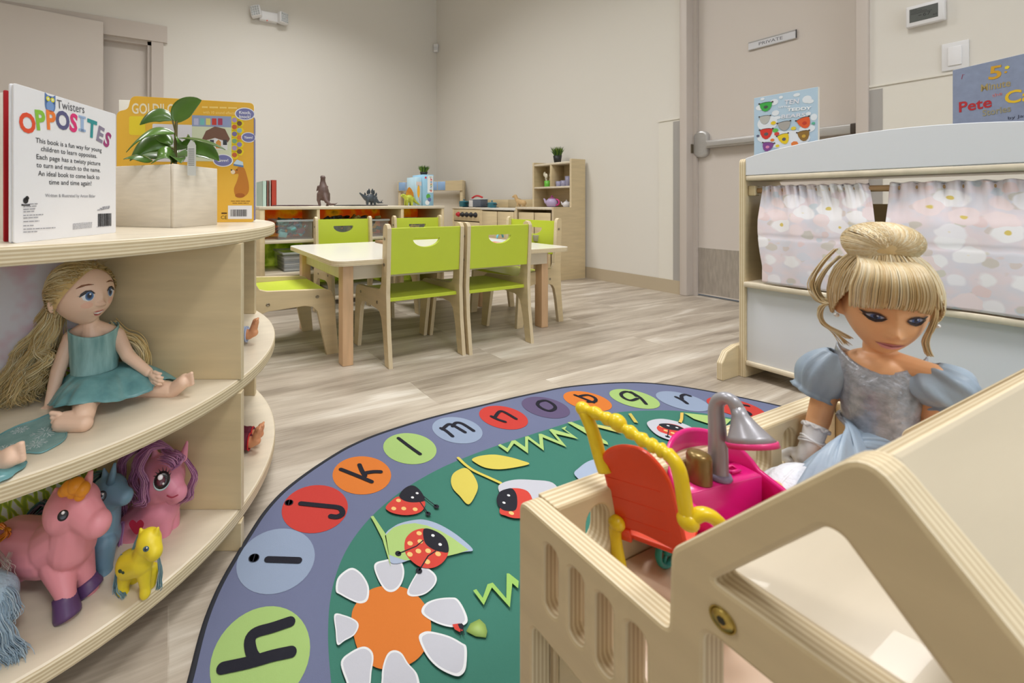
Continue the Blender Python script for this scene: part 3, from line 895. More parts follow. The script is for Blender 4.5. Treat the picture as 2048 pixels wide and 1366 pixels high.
# ------------------------------------------------------------------ storage shelf by the far wall
t = thing('storage_shelf', 'low birch cubby shelf against the back with leafy picture backing', 'shelf', (1.1, 2.55, 0))
SY0, SY1 = 2.405, 2.72
def bpart(name, a, b, m=BIRCH, r=.0015, par=None):
    q = MB(); q.rbox(a, b, r, m, None, 1); return q.build(name, par or t)
bpart('top_board', (.472, SY0 - .003, .588), (1.750, SY1, .607), BIRCHX)
for a, b in ((.474, .503), (.817, .836), (1.402, 1.424), (1.727, 1.748)): bpart('upright', (a, SY0, 0), (b, SY1, .588))
for z in (.391, .200, .030):
    for a, b in ((.503, .817), (.836, 1.402), (1.424, 1.727)): bpart('shelf_board', (a, SY0, z), (b, SY1 - .01, z + .018), BIRCHX)
def leafy(name, ca, cb, cc, sc):
    m = mat(name, ca, .5)
    nt = m.node_tree; N = nt.nodes; L = nt.links
    tc = N.new('ShaderNodeTexCoord')
    nz = N.new('ShaderNodeTexVoronoi'); nz.inputs['Scale'].default_value = sc
    n2 = N.new('ShaderNodeTexNoise'); n2.inputs['Scale'].default_value = sc*.5; n2.inputs['Detail'].default_value = 6
    L.new(tc.outputs['Object'], nz.inputs['Vector']); L.new(tc.outputs['Object'], n2.inputs['Vector'])
    r = N.new('ShaderNodeValToRGB'); e = r.color_ramp.elements
    e[0].position = .32; e[0].color = rgb(ca); e[1].position = .68; e[1].color = rgb(cc); x = e.new(.5); x.color = rgb(cb)
    ad = N.new('ShaderNodeMath'); ad.operation = 'MULTIPLY_ADD'; ad.inputs[1].default_value = .18
    L.new(nz.outputs['Distance'], ad.inputs[0]); L.new(n2.outputs['Fac'], ad.inputs[2])
    L.new(ad.outputs[0], r.inputs[0]); L.new(r.outputs[0], N['Principled BSDF'].inputs['Base Color'])
    return m
AUT = translucent(leafy('autumn_print', (150, 120, 24), (240, 204, 50), (236, 134, 40), 22), .6)
GRN = translucent(leafy('green_print', (70, 96, 28), (150, 174, 48), (206, 220, 96), 26), .6)
for a, b in ((.503, .817), (.836, 1.402), (1.424, 1.727)):
    bpart('picture_panel', (a, SY1 - .012, .409), (b, SY1 - .006, .588), AUT, .0005)
    bpart('picture_panel', (a, SY1 - .012, .218), (b, SY1 - .006, .391), GRN, .0005)
    bpart('picture_panel', (a, SY1 - .012, .048), (b, SY1 - .006, .200), GRN, .0005)

# ------------------------------------------------------------------ play kitchen along the right wall
def cabinet(name, label, cat, y0, y1, zt, xf=2.80):
    t = thing(name, label, cat, ((xf + 3.17)/2, (y0+y1)/2, 0))
    bpart('side', (xf, y0, 0), (3.17, y0 + .016, zt), BIRCH, .0015, t); bpart('side', (xf, y1 - .016, 0), (3.17, y1, zt), BIRCH, .0015, t)
    return t
t = cabinet('play_stove', 'wooden play stove with one red and four black knobs', 'play stove', 3.255, 3.70, .578)
bpart('stove_top', (2.795, 3.25, .563), (3.17, 3.705, .580), BIRCHX, .0015, t)
bpart('control_panel', (2.802, 3.271, .44), (2.815, 3.684, .563), BIRCH, .001, t)
dr = bpart('oven_door', (2.798, 3.275, .05), (2.812, 3.68, .43), BIRCH, .002, t)
q = MB(); q.box((2.7965, 3.34, .12), (2.799, 3.615, .34), flat((60, 58, 55))); q.build('oven_window', dr)
for k in range(5):
    q = MB(); y = 3.60 - k*.068
    c = flat((200, 40, 50)) if k == 0 else BLACK
    q.lathe([(.026, 0), (.026, .006), (.019, .010), (.017, .026), (.013, .028)], c, frame((2.802, y, .505), (0, 1, 0), (0, 0, 1)) @ Matrix.Rotation(0, 4, 'Y') @ Matrix.Rotation(pi, 4, 'X'), 16)
    q.build('knob', t)
for (x, y) in ((2.91, 3.37), (2.91, 3.58), (3.06, 3.37), (3.06, 3.58)):
    q = MB(); q.lathe([(.06, 0), (.06, .004), (.052, .006), (.05, .003), (.01, .003)], BLACK, Matrix.Translation((x, y, .580)), 20); q.build('burner', t)
bpart('backsplash', (3.15, 3.25, .578), (3.17, 3.705, .66), BIRCH, .001, t)
t = cabinet('play_sink', 'wooden play sink cabinet between the stove and the tall cupboard', 'play sink', 2.80, 3.25, .572)
bpart('sink_top', (2.795, 2.80, .558), (3.17, 3.25, .578), mat('sink_white', (228, 226, 218), .3), .0015, t)
for a, b in ((2.82, 3.02), (3.03, 3.23)):
    bpart('door', (2.798, a, .05), (2.812, b, .545), BIRCH, .002, t)
bpart('backsplash', (3.15, 2.80, .575), (3.17, 3.25, .66), BIRCH, .001, t)
q = MB(); q.tube(smooth_path([(3.10, 3.02, .578), (3.10, 3.02, .64), (3.06, 3.02, .665), (3.02, 3.02, .65)], 5), .009, mat('faucet_tan', (205, 190, 160), .4), 10); q.build('faucet', t)
t = thing('tall_play_cupboard', 'tall birch play cupboard with open upper shelves in front of the right wall', 'cupboard', (2.99, 2.60, 0))
HS = [(2.80, 0), (3.17, 0), (3.17, .99), (3.005, .99), (3.005, .592), (2.80, .592)]
for y in (2.404, 2.790):
    q = MB(); q.sheet([roundpoly(HS, [0, 0, .004, .004, .004, .004], 2)], .018, BIRCH, EDGE3, frame((0, y, 0), (1, 0, 0), (0, 0, 1)), .001); q.build('side', t)
bpart('counter', (2.80, 2.413, .570), (3.165, 2.781, .590), BIRCHX, .001, t)
bpart('top_board', (3.006, 2.413, .955), (3.165, 2.781, .972), BIRCHX, .001, t)
bpart('shelf_board', (3.006, 2.413, .753), (3.165, 2.781, .768), BIRCHX, .001, t)
bpart('upright', (3.008, 2.595, .768), (3.165, 2.612, .955), BIRCH, .001, t)
bpart('back_panel', (3.160, 2.413, .0), (3.168, 2.781, .97), BIRCH, .001, t)
for a, b in ((2.43, 2.59), (2.60, 2.765)): bpart('door', (2.803, a, .05), (2.816, b, .545), BIRCH, .002, t)

# corner unit behind the shelf, blue tile front
PL = at_depth(796, 365, 5.05); PR = at_depth(925, 360, 4.74)
t = thing('corner_play_unit', 'birch play unit with a blue tiled strip standing in the room corner', 'play furniture', ((PL.x+PR.x)/2, (PL.y+PR.y)/2, 0))
d = PR - PL; d.z = 0; WL = d.length
M = frame((PL.x, PL.y, 0), d, (0, 0, 1))
q = MB(); q.sheet([[(0, .765), (WL, .765), (WL, .88), (0, .88)]], .018, BIRCH, EDGE3, M, .001)
hd = q.build('header', t)
q = MB()
BL = mat('blue_tile', (150, 184, 224), .3)
for k in range(6): q.rbox((.012 + k*(WL*.74/6), .772, .009), (.006 + (k+1)*(WL*.74/6), .873, .012), .001, BL, M, 1)
q.build('tile_strip', hd)
for x in (0.0, WL - .03):
    q = MB(); q.rbox((x, 0, -.20), (x + .03, .885, -.008), .002, BIRCH, M, 1); q.build('side', t)
q = MB(); q.rbox((.03, .02, -.14), (WL - .03, .765, -.12), .001, mat('pale_board', (224, 214, 196), .4), M, 1); q.build('back_panel', t)
q = MB(); q.rbox((.03, .30, -.18), (WL - .03, .318, -.009), .001, BIRCHX, M, 1); q.build('shelf_board', t)

# ------------------------------------------------------------------ puppet theatre
PX = 1.885; PY0, PY1 = .809, .06
t = thing('puppet_theater', 'birch puppet theater with arched white header and white front panel', 'puppet theater', (PX + .14, .43, 0))
for y in (PY0 - .009, PY1 + .009):
    q = MB(); q.sheet([roundpoly([(PX, 0), (PX + .27, 0), (PX + .27, .70), (PX + .12, .788), (PX, .788)], [.003, .003, .02, .05, .02], 5)], .018, BIRCH, EDGE3, frame((0, y, 0), (1, 0, 0), (0, 0, 1)), .002)
    q.build('side_panel', t)
q = MB(); yy = PY0 - .018; w = yy - PY1 - .018
archp = [(w*k/24, .789 + .052*sin(pi*min(1, (k/24)))**.8 if 0 < k < 24 else .789) for k in range(25)]
q.sheet([[(0, .727), (w, .727)] + archp[::-1]], .014, WHITE, WHITE, frame((PX + .009, yy, 0), (0, -1, 0), (0, 0, 1)), .002)
q.build('header', t)
bpart('top_board', (PX + .002, PY1 + .018, .708), (PX + .26, PY0 - .018, .726), BIRCHX, .002, t)
bpart('stage_board', (PX - .012, PY1 + .018, .328), (PX + .26, PY0 - .018, .346), BIRCHX, .002, t)
q = MB(); q.rbox((PX + .012, PY1 + .018, .062), (PX + .022, PY0 - .018, .328), .001, WHITE); q.build('front_panel', t)
bpart('bottom_board', (PX + .003, PY1 + .018, .045), (PX + .26, PY0 - .018, .062), BIRCHX, .002, t)
q = MB(); q.rbox((PX + .245, PY1 + .018, .346), (PX + .258, PY0 - .018, .625), .001, BIRCH); q.build('back_panel', t)
for y in (PY0 + .009, PY1 - .009):
    q = MB(); q.sheet([roundpoly([(PX - .108, 0), (PX + .36, 0), (PX + .36, .05), (PX + .28, .11), (PX - .012, .112), (PX - .075, .098), (PX - .108, .062)], .004, 2)], .018, BIRCH, EDGE3, frame((0, y, 0), (1, 0, 0), (0, 0, 1)), .002)
    q.build('foot', t)
RODZ, RODX = .672, PX + .035
q = MB(); q.tube([(RODX, PY0 - .02, RODZ), (RODX, PY1 + .02, RODZ)], .0095, mat('rod_beech', (196, 158, 116), .4), 14)
rod = q.build('curtain_rod', t)
for y in (PY0 - .018, PY1 + .018):
    s = -1 if y > .4 else 1
    q = MB(); q.rbox((RODX - .017, min(y, y + s*.022), RODZ - .018), (RODX + .017, max(y, y + s*.022), RODZ + .018), .004, BIRCH); q.build('rod_holder', t)

# floral curtains
def floral():
    m = mat('floral_cotton', (238, 228, 232), .85, spec=.1)
    nt = m.node_tree; N = nt.nodes; L = nt.links
    tc = N.new('ShaderNodeTexCoord'); uv = N.new('ShaderNodeUVMap')
    def layer(scale, seed, r0, r1, base, colr, jitter=1.0):
        mp = N.new('ShaderNodeMapping'); mp.inputs['Location'].default_value = (seed, seed*1.7, 0)
        L.new(uv.outputs[0], mp.inputs[0])
        nz = N.new('ShaderNodeTexNoise'); nz.inputs['Scale'].default_value = scale*1.6; nz.inputs['Detail'].default_value = 1
        L.new(mp.outputs[0], nz.inputs['Vector'])
        mm = N.new('ShaderNodeVectorMath'); mm.operation = 'MULTIPLY_ADD'; mm.inputs[1].default_value = (.35/scale,)*3
        L.new(nz.outputs['Color'], mm.inputs[0]); L.new(mp.outputs[0], mm.inputs[2])
        v = N.new('ShaderNodeTexVoronoi'); v.inputs['Scale'].default_value = scale; v.inputs['Randomness'].default_value = jitter
        L.new(mm.outputs[0], v.inputs['Vector'])
        r = N.new('ShaderNodeValToRGB'); r.color_ramp.elements[0].position = r0; r.color_ramp.elements[1].position = r1
        r.color_ramp.elements[0].color = (1, 1, 1, 1); r.color_ramp.elements[1].color = (0, 0, 0, 1)
        L.new(v.outputs['Distance'], r.inputs[0])
        rc_ = N.new('ShaderNodeValToRGB'); rc_.color_ramp.interpolation = 'CONSTANT'
        e = rc_.color_ramp.elements
        e[0].position = 0; e[0].color = rgb(colr[0])
        for i, c in enumerate(colr[1:]):
            x = e.new((i+1)/len(colr)) if i + 1 < len(colr) - 0 else None
            x.color = rgb(c)
        e[-1].color = rgb(colr[-1])
        sp = N.new('ShaderNodeSeparateColor'); L.new(v.outputs['Color'], sp.inputs[0]); L.new(sp.outputs[0], rc_.inputs[0])
        mx = N.new('ShaderNodeMix'); mx.data_type = 'RGBA'
        L.new(r.outputs[0], mx.inputs['Factor']); L.new(base, mx.inputs['A']); L.new(rc_.outputs[0], mx.inputs['B'])
        return mx.outputs['Result'], v
    bn = N.new('ShaderNodeTexNoise'); bn.inputs['Scale'].default_value = 9; L.new(uv.outputs[0], bn.inputs['Vector'])
    br = N.new('ShaderNodeValToRGB'); br.color_ramp.elements[0].position = .4; br.color_ramp.elements[1].position = .6
    br.color_ramp.elements[0].color = rgb((236, 222, 228)); br.color_ramp.elements[1].color = rgb((226, 222, 232))
    L.new(bn.outputs['Fac'], br.inputs[0])
    o, _ = layer(14, 3.1, .28, .34, br.outputs[0], [(220, 208, 206), (212, 216, 226), (228, 214, 216), (218, 212, 202), (230, 210, 212)])
    o, _ = layer(11, 8.3, .30, .36, o, [(236, 214, 216), (224, 222, 232), (214, 206, 200), (238, 226, 230), (210, 216, 224)])
    o, v = layer(8.6, 1.3, .43, .50, o, [(246, 243, 247), (244, 240, 246), (243, 226, 229), (246, 243, 247)])
    r = N.new('ShaderNodeValToRGB'); r.color_ramp.elements[0].position = .085; r.color_ramp.elements[1].position = .125
    r.color_ramp.elements[0].color = (1, 1, 1, 1); r.color_ramp.elements[1].color = (0, 0, 0, 1); L.new(v.outputs['Distance'], r.inputs[0])
    mx = N.new('ShaderNodeMix'); mx.data_type = 'RGBA'; L.new(r.outputs[0], mx.inputs['Factor']); L.new(o, mx.inputs['A']); mx.inputs['B'].default_value = rgb((226, 204, 120))
    L.new(mx.outputs['Result'], N['Principled BSDF'].inputs['Base Color'])
    return m
FLO = floral()
def curtain(name, label, yl, yr, yl2, yr2, zb0, zb1, bulge, group):
    """gathered on the rod at the top, spread towards the hem"""
    t = thing(name, label, 'curtain', (RODX, (yl+yr)/2, RODZ), group)
    NU, NV = 140, 46
    V = []; U = []
    rr = random.Random(int(yl*1000))
    ph = [rr.uniform(0, 6.28) for _ in range(6)]
    for j in range(NV + 1):
        s = j/NV
        for i in range(NU + 1):
            a = i/NU
            yt = yl + (yr-yl)*a; yb = yl2 + (yr2-yl2)*a
            k = min(1, s*1.25)**.8
            y = yt*(1-k) + yb*k + (.012*sin(pi*min(1, s*1.2))*(1 if a < .15 else 0)*(.15-a)/.15)
            zb = zb0 + (zb1-zb0)*a
            zt = RODZ + .0145 + .0018*sin(a*60 + ph[0]) + .0015*sin(a*31 + ph[1])
            z = zt + (zb - zt)*s
            head = math.exp(-(s/.16)**2)
            f = .0055*head*sin(a*72 + ph[2] + 1.6*sin(a*17)) + .0026*head*sin(a*151 + ph[3])
            f += (1-head)*(.006*sin(a*11 + ph[4] + s*1.3) + .003*sin(a*23 + ph[5] - s*2))*(1-.4*s)
            f += .0022*math.exp(-((s-.52)/.012)**2)
            wrap = .0125*max(0.0, 1 - s/.11)**.5 if s < .11 else 0
            x = RODX - .013 - bulge*sin(pi*min(1, s*.55))*min(1, s*3) + f - wrap*0
            V.append((x, y, z)); U.append((a*(abs(yl2-yr2)+abs(yl-yr))/2*2.2 + yl, z*2.2))
    F = []; FU = []
    for j in range(NV):
        for i in range(NU):
            k = j*(NU+1) + i
            f = (k, k+1, k+NU+2, k+NU+1); F.append(f); FU.append([U[n] for n in f])
    q = MB(); q.add(V, F, FLO, None, True, FU)
    # back half of the rod sleeve
    V2 = []; F2 = []; U2 = []
    for j in range(7):
        an = pi*j/6
        for i in range(NU + 1):
            a = i/NU; y = yl + (yr-yl)*a
            w = .0018*sin(a*60 + ph[0])
            V2.append((RODX - .013*cos(an), y, RODZ + (.0145 + w)*(1 - 2*max(0, j-3)/3*.9) if j > 3 else RODZ + .0145 + w + .002*sin(an)))
            U2.append((a*.6 + yl, j*.01))
    for j in range(6):
        for i in range(NU):
            k = j*(NU+1) + i; f = (k, k+1, k+NU+2, k+NU+1); F2.append(f); U2.append([])
    q.add(V2, F2, FLO, None, True, [[(0.3*V2[n][1], V2[n][2]) for n in f] for f in F2])
    o = q.build('cloth', t)
    md = o.modifiers.new('thickness', 'SOLIDIFY'); md.thickness = .0012
    return t
curtain('theater_curtain', 'left floral curtain on the puppet theater rod', .752, .508, .742, .47, .353, .350, .030, 'floral theater curtains')
curtain('theater_curtain', 'right floral curtain on the theater rod behind the seated doll', .464, .10, .452, .10, .352, .349, .034, 'floral theater curtains')

# ------------------------------------------------------------------ plywood doll house (right foreground)
HX0, HX1 = .230, .676; HTH = .018; RZ = .414; DZF = .355
t = thing('doll_house', 'birch plywood doll house with slotted terrace rails and pitched roof', 'doll house', (.23, .15, 0))
t.rotation_euler.z = radians(-1.6)
def slotp(y, z0, z1, w): 
    return [(y + a, b) for a, b in rrect(-w/2, z0, w/2, z1, w*.48, 6)]
prof = [(.229, .0066), (.229, RZ), (.1275, RZ), (.1265, .4555), (.061, .5415), (-.0045, .4555), (-.0045, .0066)]
prof = roundpoly(prof, [.002, .008, .004, .005, .012, .005, .002], 6)
tri = roundpoly([(.1085, .4545), (.0715, .506), (.0672, .506), (.026, .4545)], [.0035, .004, .005, .004], 4)
holes = [tri] + [slotp(y, .3555, .4005, .0105) for y in (.2005, .1812, .1625, .1437)]
holes.append(roundpoly([(.2165, .06), (.2165, .3335), (.135, .3335), (.135, .06)], .006, 4))
holes.append(roundpoly([(.1115, .06), (.1115, .4295), (.012, .4295), (.012, .06)], .006, 4))
MG = frame((HX0 + HTH/2, 0, 0), (0, 1, 0), (0, 0, 1))
q = MB(); q.sheet([prof] + holes, HTH, BIRCH, EDGE, MG, .0022); q.build('gable_panel', t)
prof2 = roundpoly([(.126, .072), (.126, .4555), (.061, .5415), (-.0045, .4555), (-.0045, .072)], [.002, .004, .012, .005, .002], 6)
q = MB(); q.sheet([prof2, tri], HTH, BIRCH, EDGE, MG @ Matrix.Translation((0, 0, .525 - HX0 - HTH)), .0022); q.build('gable_panel', t)
MBK = frame((0, .220, 0), (1, 0, 0), (0, 0, 1))
bx = [.290 + k*.0455 for k in range(9)]
bo = roundpoly([(HX0 + HTH, .0066), (HX1, .0066), (HX1, RZ), (HX0 + HTH, RZ)], [.001, .001, .006, .001], 4)
bh = [[(a, b) for a, b in ((x + c, d) for c, d in rrect(-.0125, .366, .0125, .404, .012, 6))] for x in bx if x < HX1 - .03]
bh.append(roundpoly([(.28, .06), (.64, .06), (.64, .33), (.28, .33)], .01, 4))
q = MB(); q.sheet([bo] + bh, HTH, BIRCH, EDGE, MBK, .0022); q.build('back_panel', t)
eo = roundpoly([(.211, .0066), (.211, RZ), (-.0045, RZ), (-.0045, .0066)], .004, 4)
eh = [slotp(y, .366, .404, .02) for y in (.185, .145, .105, .065, .025)]
q = MB(); q.sheet([eo], HTH, BIRCH, EDGE, MG @ Matrix.Translation((0, 0, HX1 - HX0 - HTH)), .0022); q.build('end_panel', t)
PKF = mat('deck_board', (232, 205, 180), .4, var=.03, coat=.1)
bpart('deck', (HX0 + HTH, -.004, DZF - .012), (HX1 - HTH, .2105, DZF), PKF, .001, t)
bpart('floor_board', (HX0 + HTH, -.004, .06), (HX1 - HTH, .2105, .075), PKF, .001, t)
bpart('attic_floor', (HX0 + HTH, -.003, .438), (.507, .124, .4540), BIRCHX, .001, t)
RX1 = .524
L_ = sqrt(.0655**2 + .086**2)
for sg, sink in ((-1, .0072),):                    # the near slope, flush with the gable; the terrace side is open
    M = frame((HX0 + HTH, .061, .5405), (1, 0, 0), (0, sg*.0655, -.086))
    q = MB()
    q.sheet([[(0, .004), (RX1 - HX0 - HTH, .004), (RX1 - HX0 - HTH, L_ - .004), (0, L_ - .004)]], .012, mat('roof_birch', (206, 193, 168), .42, var=.05, scale=5, stretch=(1, 8, 8), coat=.1), EDGE3, M @ Matrix.Translation((0, 0, -sg*sink)), .002)  # same birch toned down: weaker light on the slope put into the colour
    q.build('roof_panel', t)
q = MB()
M = frame((HX0, .104, .441), (0, 1, 0), (0, 0, 1)) @ Matrix.Rotation(pi, 4, 'Y')
BRASS = mat('zinc_yellow', (190, 165, 90), .3, .9, var=.2, scale=200)
q.lathe([(.0052, .0004), (.0050, .0010), (.0046, .0002), (.0042, .0002), (.0040, .0012), (.0018, .0014)], BRASS, M, 28)
q.disc((0, 0), .0018, flat((50, 45, 25)), M, .0016, 6)
q.build('bolt_head', t)
# ------------------------------------------------------------------ books and the planter on the round shelf
ZT = SZ[0]
def loc(u, v, M):
    """local coordinates of the spot seen at (u, v) on the plane of M"""
    Mi = M.inverted(); o = Mi @ Vector((0, 0, CAMZ)); d = Mi.to_3x3() @ ray(u, v)
    k = -o.z/d.z
    p = o + d*k
    return (p.x, p.y)
a = fl(28, 487, ZT); b = fl(232, 465.5, ZT); W_ = (b - a).length; H_ = .196
t = thing('picture_book', 'white square board book standing at the front of the round shelf top', 'book', (a + b)/2)
M = frame(a, b - a, (0, 0, 1))
q = MB()
WP = mat('white_cover', (236, 236, 240), .35, coat=.2)
q.sheet([rrect(0, 0, W_, H_, .003, 3)], .0025, WP, WP, M @ Matrix.Translation((0, 0, -.00125)), .0005)
lp = lambda u, v: loc(u, v, M)
for ch, c, u, v, hp, r in (('O', (228, 82, 48), 54.3, 244.6, 39, 6), ('P', (140, 194, 64), 79.6, 239, 39, 8), ('P', (240, 128, 56), 100.8, 239, 38, 4), ('O', (92, 92, 134), 125, 239.6, 36, 2),
                           ('S', (220, 54, 120), 146.8, 244.5, 36, -4), ('I', (158, 182, 218), 164, 249.5, 35, -4), ('T', (52, 148, 152), 183.4, 256.6, 35, -4), ('E', (140, 132, 154), 200.3, 267.5, 31, -14), ('S', (160, 62, 118), 214.5, 278.5, 30, -22)):
    p = Vector(lp(u, v)); h = abs(lp(u, v - hp/2)[1] - lp(u, v + hp/2)[1])
    rr = radians(r)
    if ch == 'I':
        for a_, b_ in ((-.30, .5), (-.30, -.38)): q.box((p.x - h*.26, p.y + h*b_ - h*.13*(b_ > 0), .0004), (p.x + h*.26, p.y + h*b_ + h*.13*(b_ < 0), .0006), flat(c), M)
        q.box((p.x - h*.11, p.y - h*.4, .0004), (p.x + h*.11, p.y + h*.4, .0006), flat(c), M)
        continue
    q.text(ch, h/.73, flat(c), M, p.x + sin(rr)*h*.5, p.y - cos(rr)*h*.5, .0005, 'CENTER', rr, bold=h*.05, sx=.86)
def line(s, x0, y0, x1, y1, h, c, bold=0.01, sc=4.018, ox=0, oy=160):
    q.text_fit(s, flat(c), M, lp(ox + x0/sc, oy + y0/sc), lp(ox + x1/sc, oy + y1/sc), h, bold=bold)
K = (44, 44, 50)
line('Twisters', 458, 226, 678, 268, .0125, (92, 92, 98), 0)
line('This book is a fun way for young', 285, 502, 815, 580, .0068, K, .004)
line('children to learn opposites.', 328, 570, 778, 628, .0068, K, .004)
line('Each page has a twisty picture', 292, 634, 805, 688, .0068, K, .004)
line('to turn and match to the name.', 292, 700, 805, 742, .0068, K, .004)
line('An ideal book to come back to', 305, 768, 798, 798, .0068, K, .004)
line('time and time again!', 392, 838, 733, 848, .0068, K, .004)
line('Written & Illustrated by Anton Bitler', 362, 940, 765, 944, .0046, (150, 150, 156))
GR = flat((150, 150, 158))
def gline(x0, y0, x1, y1, h, seed): q.greek(GR, M, lp(x0/4.018, 160 + y0/4.018), lp(x1/4.018, 160 + y1/4.018), h, .0005, seed)
for i, (y, w) in enumerate(((1003, 120), (1022, 105), (1043, 100), (1063, 92), (1092, 160), (1113, 120), (1142, 128), (1176, 82), (1203, 258), (1226, 112))): gline(185, y, 185 + w, y - w*.05, .0018, i)
for i in range(5): gline(583, 1160 + i*10, 738, 1145 + i*10, .0012, 20 + i)
p0 = Vector(lp(195.5, 434)); p1 = Vector(lp(221.5, 451))
x = p0.x; rb = random.Random(3)
y0 = lp(196, 453)[1]; y1 = lp(208, 427)[1]
while x < p1.x:
    w = rb.choice((.0005, .0008, .0012)); q.box((x, y0, .0003), (x + w, y1, .0005), BLACK, M); x += w + rb.choice((.0005, .0009))
gline(775, 1184, 892, 1174, .0016, 31)
for i in range(3): gline(780 + i*20, 1050 - i*12, 880, 1034 - i*8, .0022, 40 + i)
# little owl emblem and a printer's mark
c = lp(100, 207); B1 = flat((92, 124, 180)); B2 = flat((122, 156, 208))
q.disc((c[0], c[1] - .002), .0085, B1, M, .0004, 24, .011); q.disc((c[0], c[1] - .004), .006, B2, M, .0005, 20, .0075)
q.poly([(c[0] - .0085, c[1] + .013), (c[0] - .004, c[1] + .010), (c[0] + .004, c[1] + .010), (c[0] + .0085, c[1] + .013), (c[0] + .0085, c[1]), (c[0] - .0085, c[1])], B1, M, .0004)
for s in (-1, 1):
    q.disc((c[0] + s*.0036, c[1] + .0055), .0032, flat((226, 222, 60)), M, .0006, 16); q.disc((c[0] + s*.0036, c[1] + .0055), .0013, flat((240, 240, 230)), M, .0007, 12)
c = lp(51, 401)
q.disc(c, .0038, BLACK, M, .0004, 12); q.disc((c[0] + .002, c[1] + .003), .0028, BLACK, M, .0004, 9); q.box((c[0] - .006, c[1] - .0065, .0003), (c[0] + .006, c[1] - .0045, .0004), BLACK, M)
q.build('back_cover', t)
q = MB(); q.box((.002, .002, -.0050), (W_ - .004, H_ - .002, -.0027), mat('page_edges', (232, 228, 216), .7), M); q.build('pages', t)
q = MB(); q.sheet([rrect(0, 0, W_, H_, .003, 3)], .0025, WP, WP, M @ Matrix.Translation((0, 0, -.0063)), .0005); q.build('front_cover', t)

a2 = cr((7-U0)/F_PX*.53, .53, ZT); 
t = thing('picture_book', 'red book standing behind the white board book, mostly hidden by it', 'book', a2)
M = frame(a2, cr(.045, .175, 0), (0, 0, 1))
q = MB(); q.sheet([rrect(0, 0, .16, .193, .002, 2)], .002, flat((176, 28, 36), .4), flat((176, 28, 36), .4), M, .0004); q.build('cover', t)
q = MB(); q.rbox((.001, .002, -.010), (.158, .190, -.0015), .0005, mat('page_edges', (232, 228, 216), .7), M, 1); q.build('pages', t)

# yellow story book with a purple spine
YR = 1.07; pr_ = cr((508-U0)/F_PX*YR, YR, ZT); YLd = 1.015; pl_ = cr((233-U0)/F_PX*YLd, YLd, ZT)
t = thing('sound_book', 'yellow story book with brown bear standing behind the planter', 'book', (pr_ + pl_)/2)
M = frame(pl_, pr_ - pl_, (0, 0, 1)); W_ = (pr_ - pl_).length
lp = lambda u, v: loc(u, v, M)
HT = lp(480, 205)[1]
YC = mat('yellow_cover', (230, 172, 40), .35, c2=(240, 190, 70), var=.01, scale=4, coat=.2)
PUR = mat('spine_purple', (128, 126, 172), .4)
hh = lp(240, 218)[1]
out = roundpoly([(0, 0), (W_, 0), (W_, HT), (lp(262, 200)[0], HT + .006), (lp(256, 205)[0], hh), (0, hh - .006)], [.004, .008, .012, .014, .01, .014], 5)
q = MB()
q.sheet([out], .003, YC, YC, M @ Matrix.Translation((0, 0, -.0015)), .0006)
WI = flat((244, 232, 200)); PB = flat((120, 122, 176)); WHT = flat((240, 240, 244))
def fit(s, uL, vL, uR, vR, h, m, bold=.01, z=.0006): q.text_fit(s, m, M, lp(uL, vL), lp(uR, vR), h, z, bold)
fit('GOLDILOCKS', 264, 227, 386, 229, .026, WI, .02)
q.greek(flat((250, 214, 120)), M, lp(404, 216), lp(474, 218), .007, .0006, 3)
fit('with 10 sound effects!', 406, 227, 472, 229, .007, flat((250, 214, 120)), .02)
def rect(u0, v0, u1, v1, m, z=.0004, r=.003):
    p0 = lp(u0, v1); p1 = lp(u1, v0); q.poly(rrect(p0[0], p0[1], p1[0], p1[1], r), m, M, z)
rect(258, 233, 291, 270, flat((238, 214, 50)), .0004, .006)
rect(305, 250, 386, 323, flat((228, 226, 234)), .0004)
rect(384, 233, 463, 322, flat((150, 162, 196)), .0005, .001); rect(384, 255, 463, 322, flat((214, 220, 190)), .0006, .001)
for i, c in enumerate(((190, 190, 220), (120, 190, 190), (220, 210, 120), (200, 60, 50), (170, 60, 90), (150, 160, 200))): rect(388 + i*12, 237, 397 + i*12, 250, flat(c), .0007, .001)
q.poly([lp(*p) for p in ((402, 283), (412, 262), (430, 253), (450, 258), (460, 278), (455, 286), (430, 276))], flat((120, 86, 70)), M, .0008)
q.poly([lp(*p) for p in ((418, 281), (430, 276), (455, 284), (455, 300), (418, 298))], flat((226, 224, 228)), M, .0009)
for u in (424, 450): rect(u - 4, 280, u + 4, 290, flat((60, 60, 66)), .001, .0005)
q.poly([lp(*p) for p in ((432, 297), (432, 284), (437, 279), (442, 284), (442, 297))], flat((216, 150, 70)), M, .001)
for i in range(11):
    c = lp(469 + (i % 2)*10, 240 + i*7); q.disc(c, .0115, flat((240, 214, 30)), M, .0005, 6)
for i in range(11):
    c = lp(469 + (i % 2)*10, 240 + i*7); q.disc(c, .0062, flat([(176, 150, 190), (120, 84, 60), (200, 100, 60), (150, 180, 190), (120, 110, 160), (220, 130, 60), (130, 170, 120), (140, 130, 190)][i % 8]), M, .0007, 16)
for (u, v, ru, rv, s_) in ((490, 228, 18, 11, 'Knock,\nknock!'), (497, 275, 13, 9, 'Yawn!'), (446, 321, 18, 11, 'Grrrr!')):
    c = lp(u, v); rx = lp(u + ru, v)[0] - c[0]; ry = lp(u, v - rv)[1] - c[1]
    q.disc(c, rx*1.12, WHT, M, .0008, 30, ry*1.15); q.disc(c, rx, PB, M, .001, 30, ry)
    q.text(s_, ry*.75, WHT, M, c[0], c[1] - (.0 if '\n' in s_ else ry*.25), .0012, 'CENTER', bold=.0002)
BR = flat((196, 124, 40)); BR2 = flat((170, 96, 32))
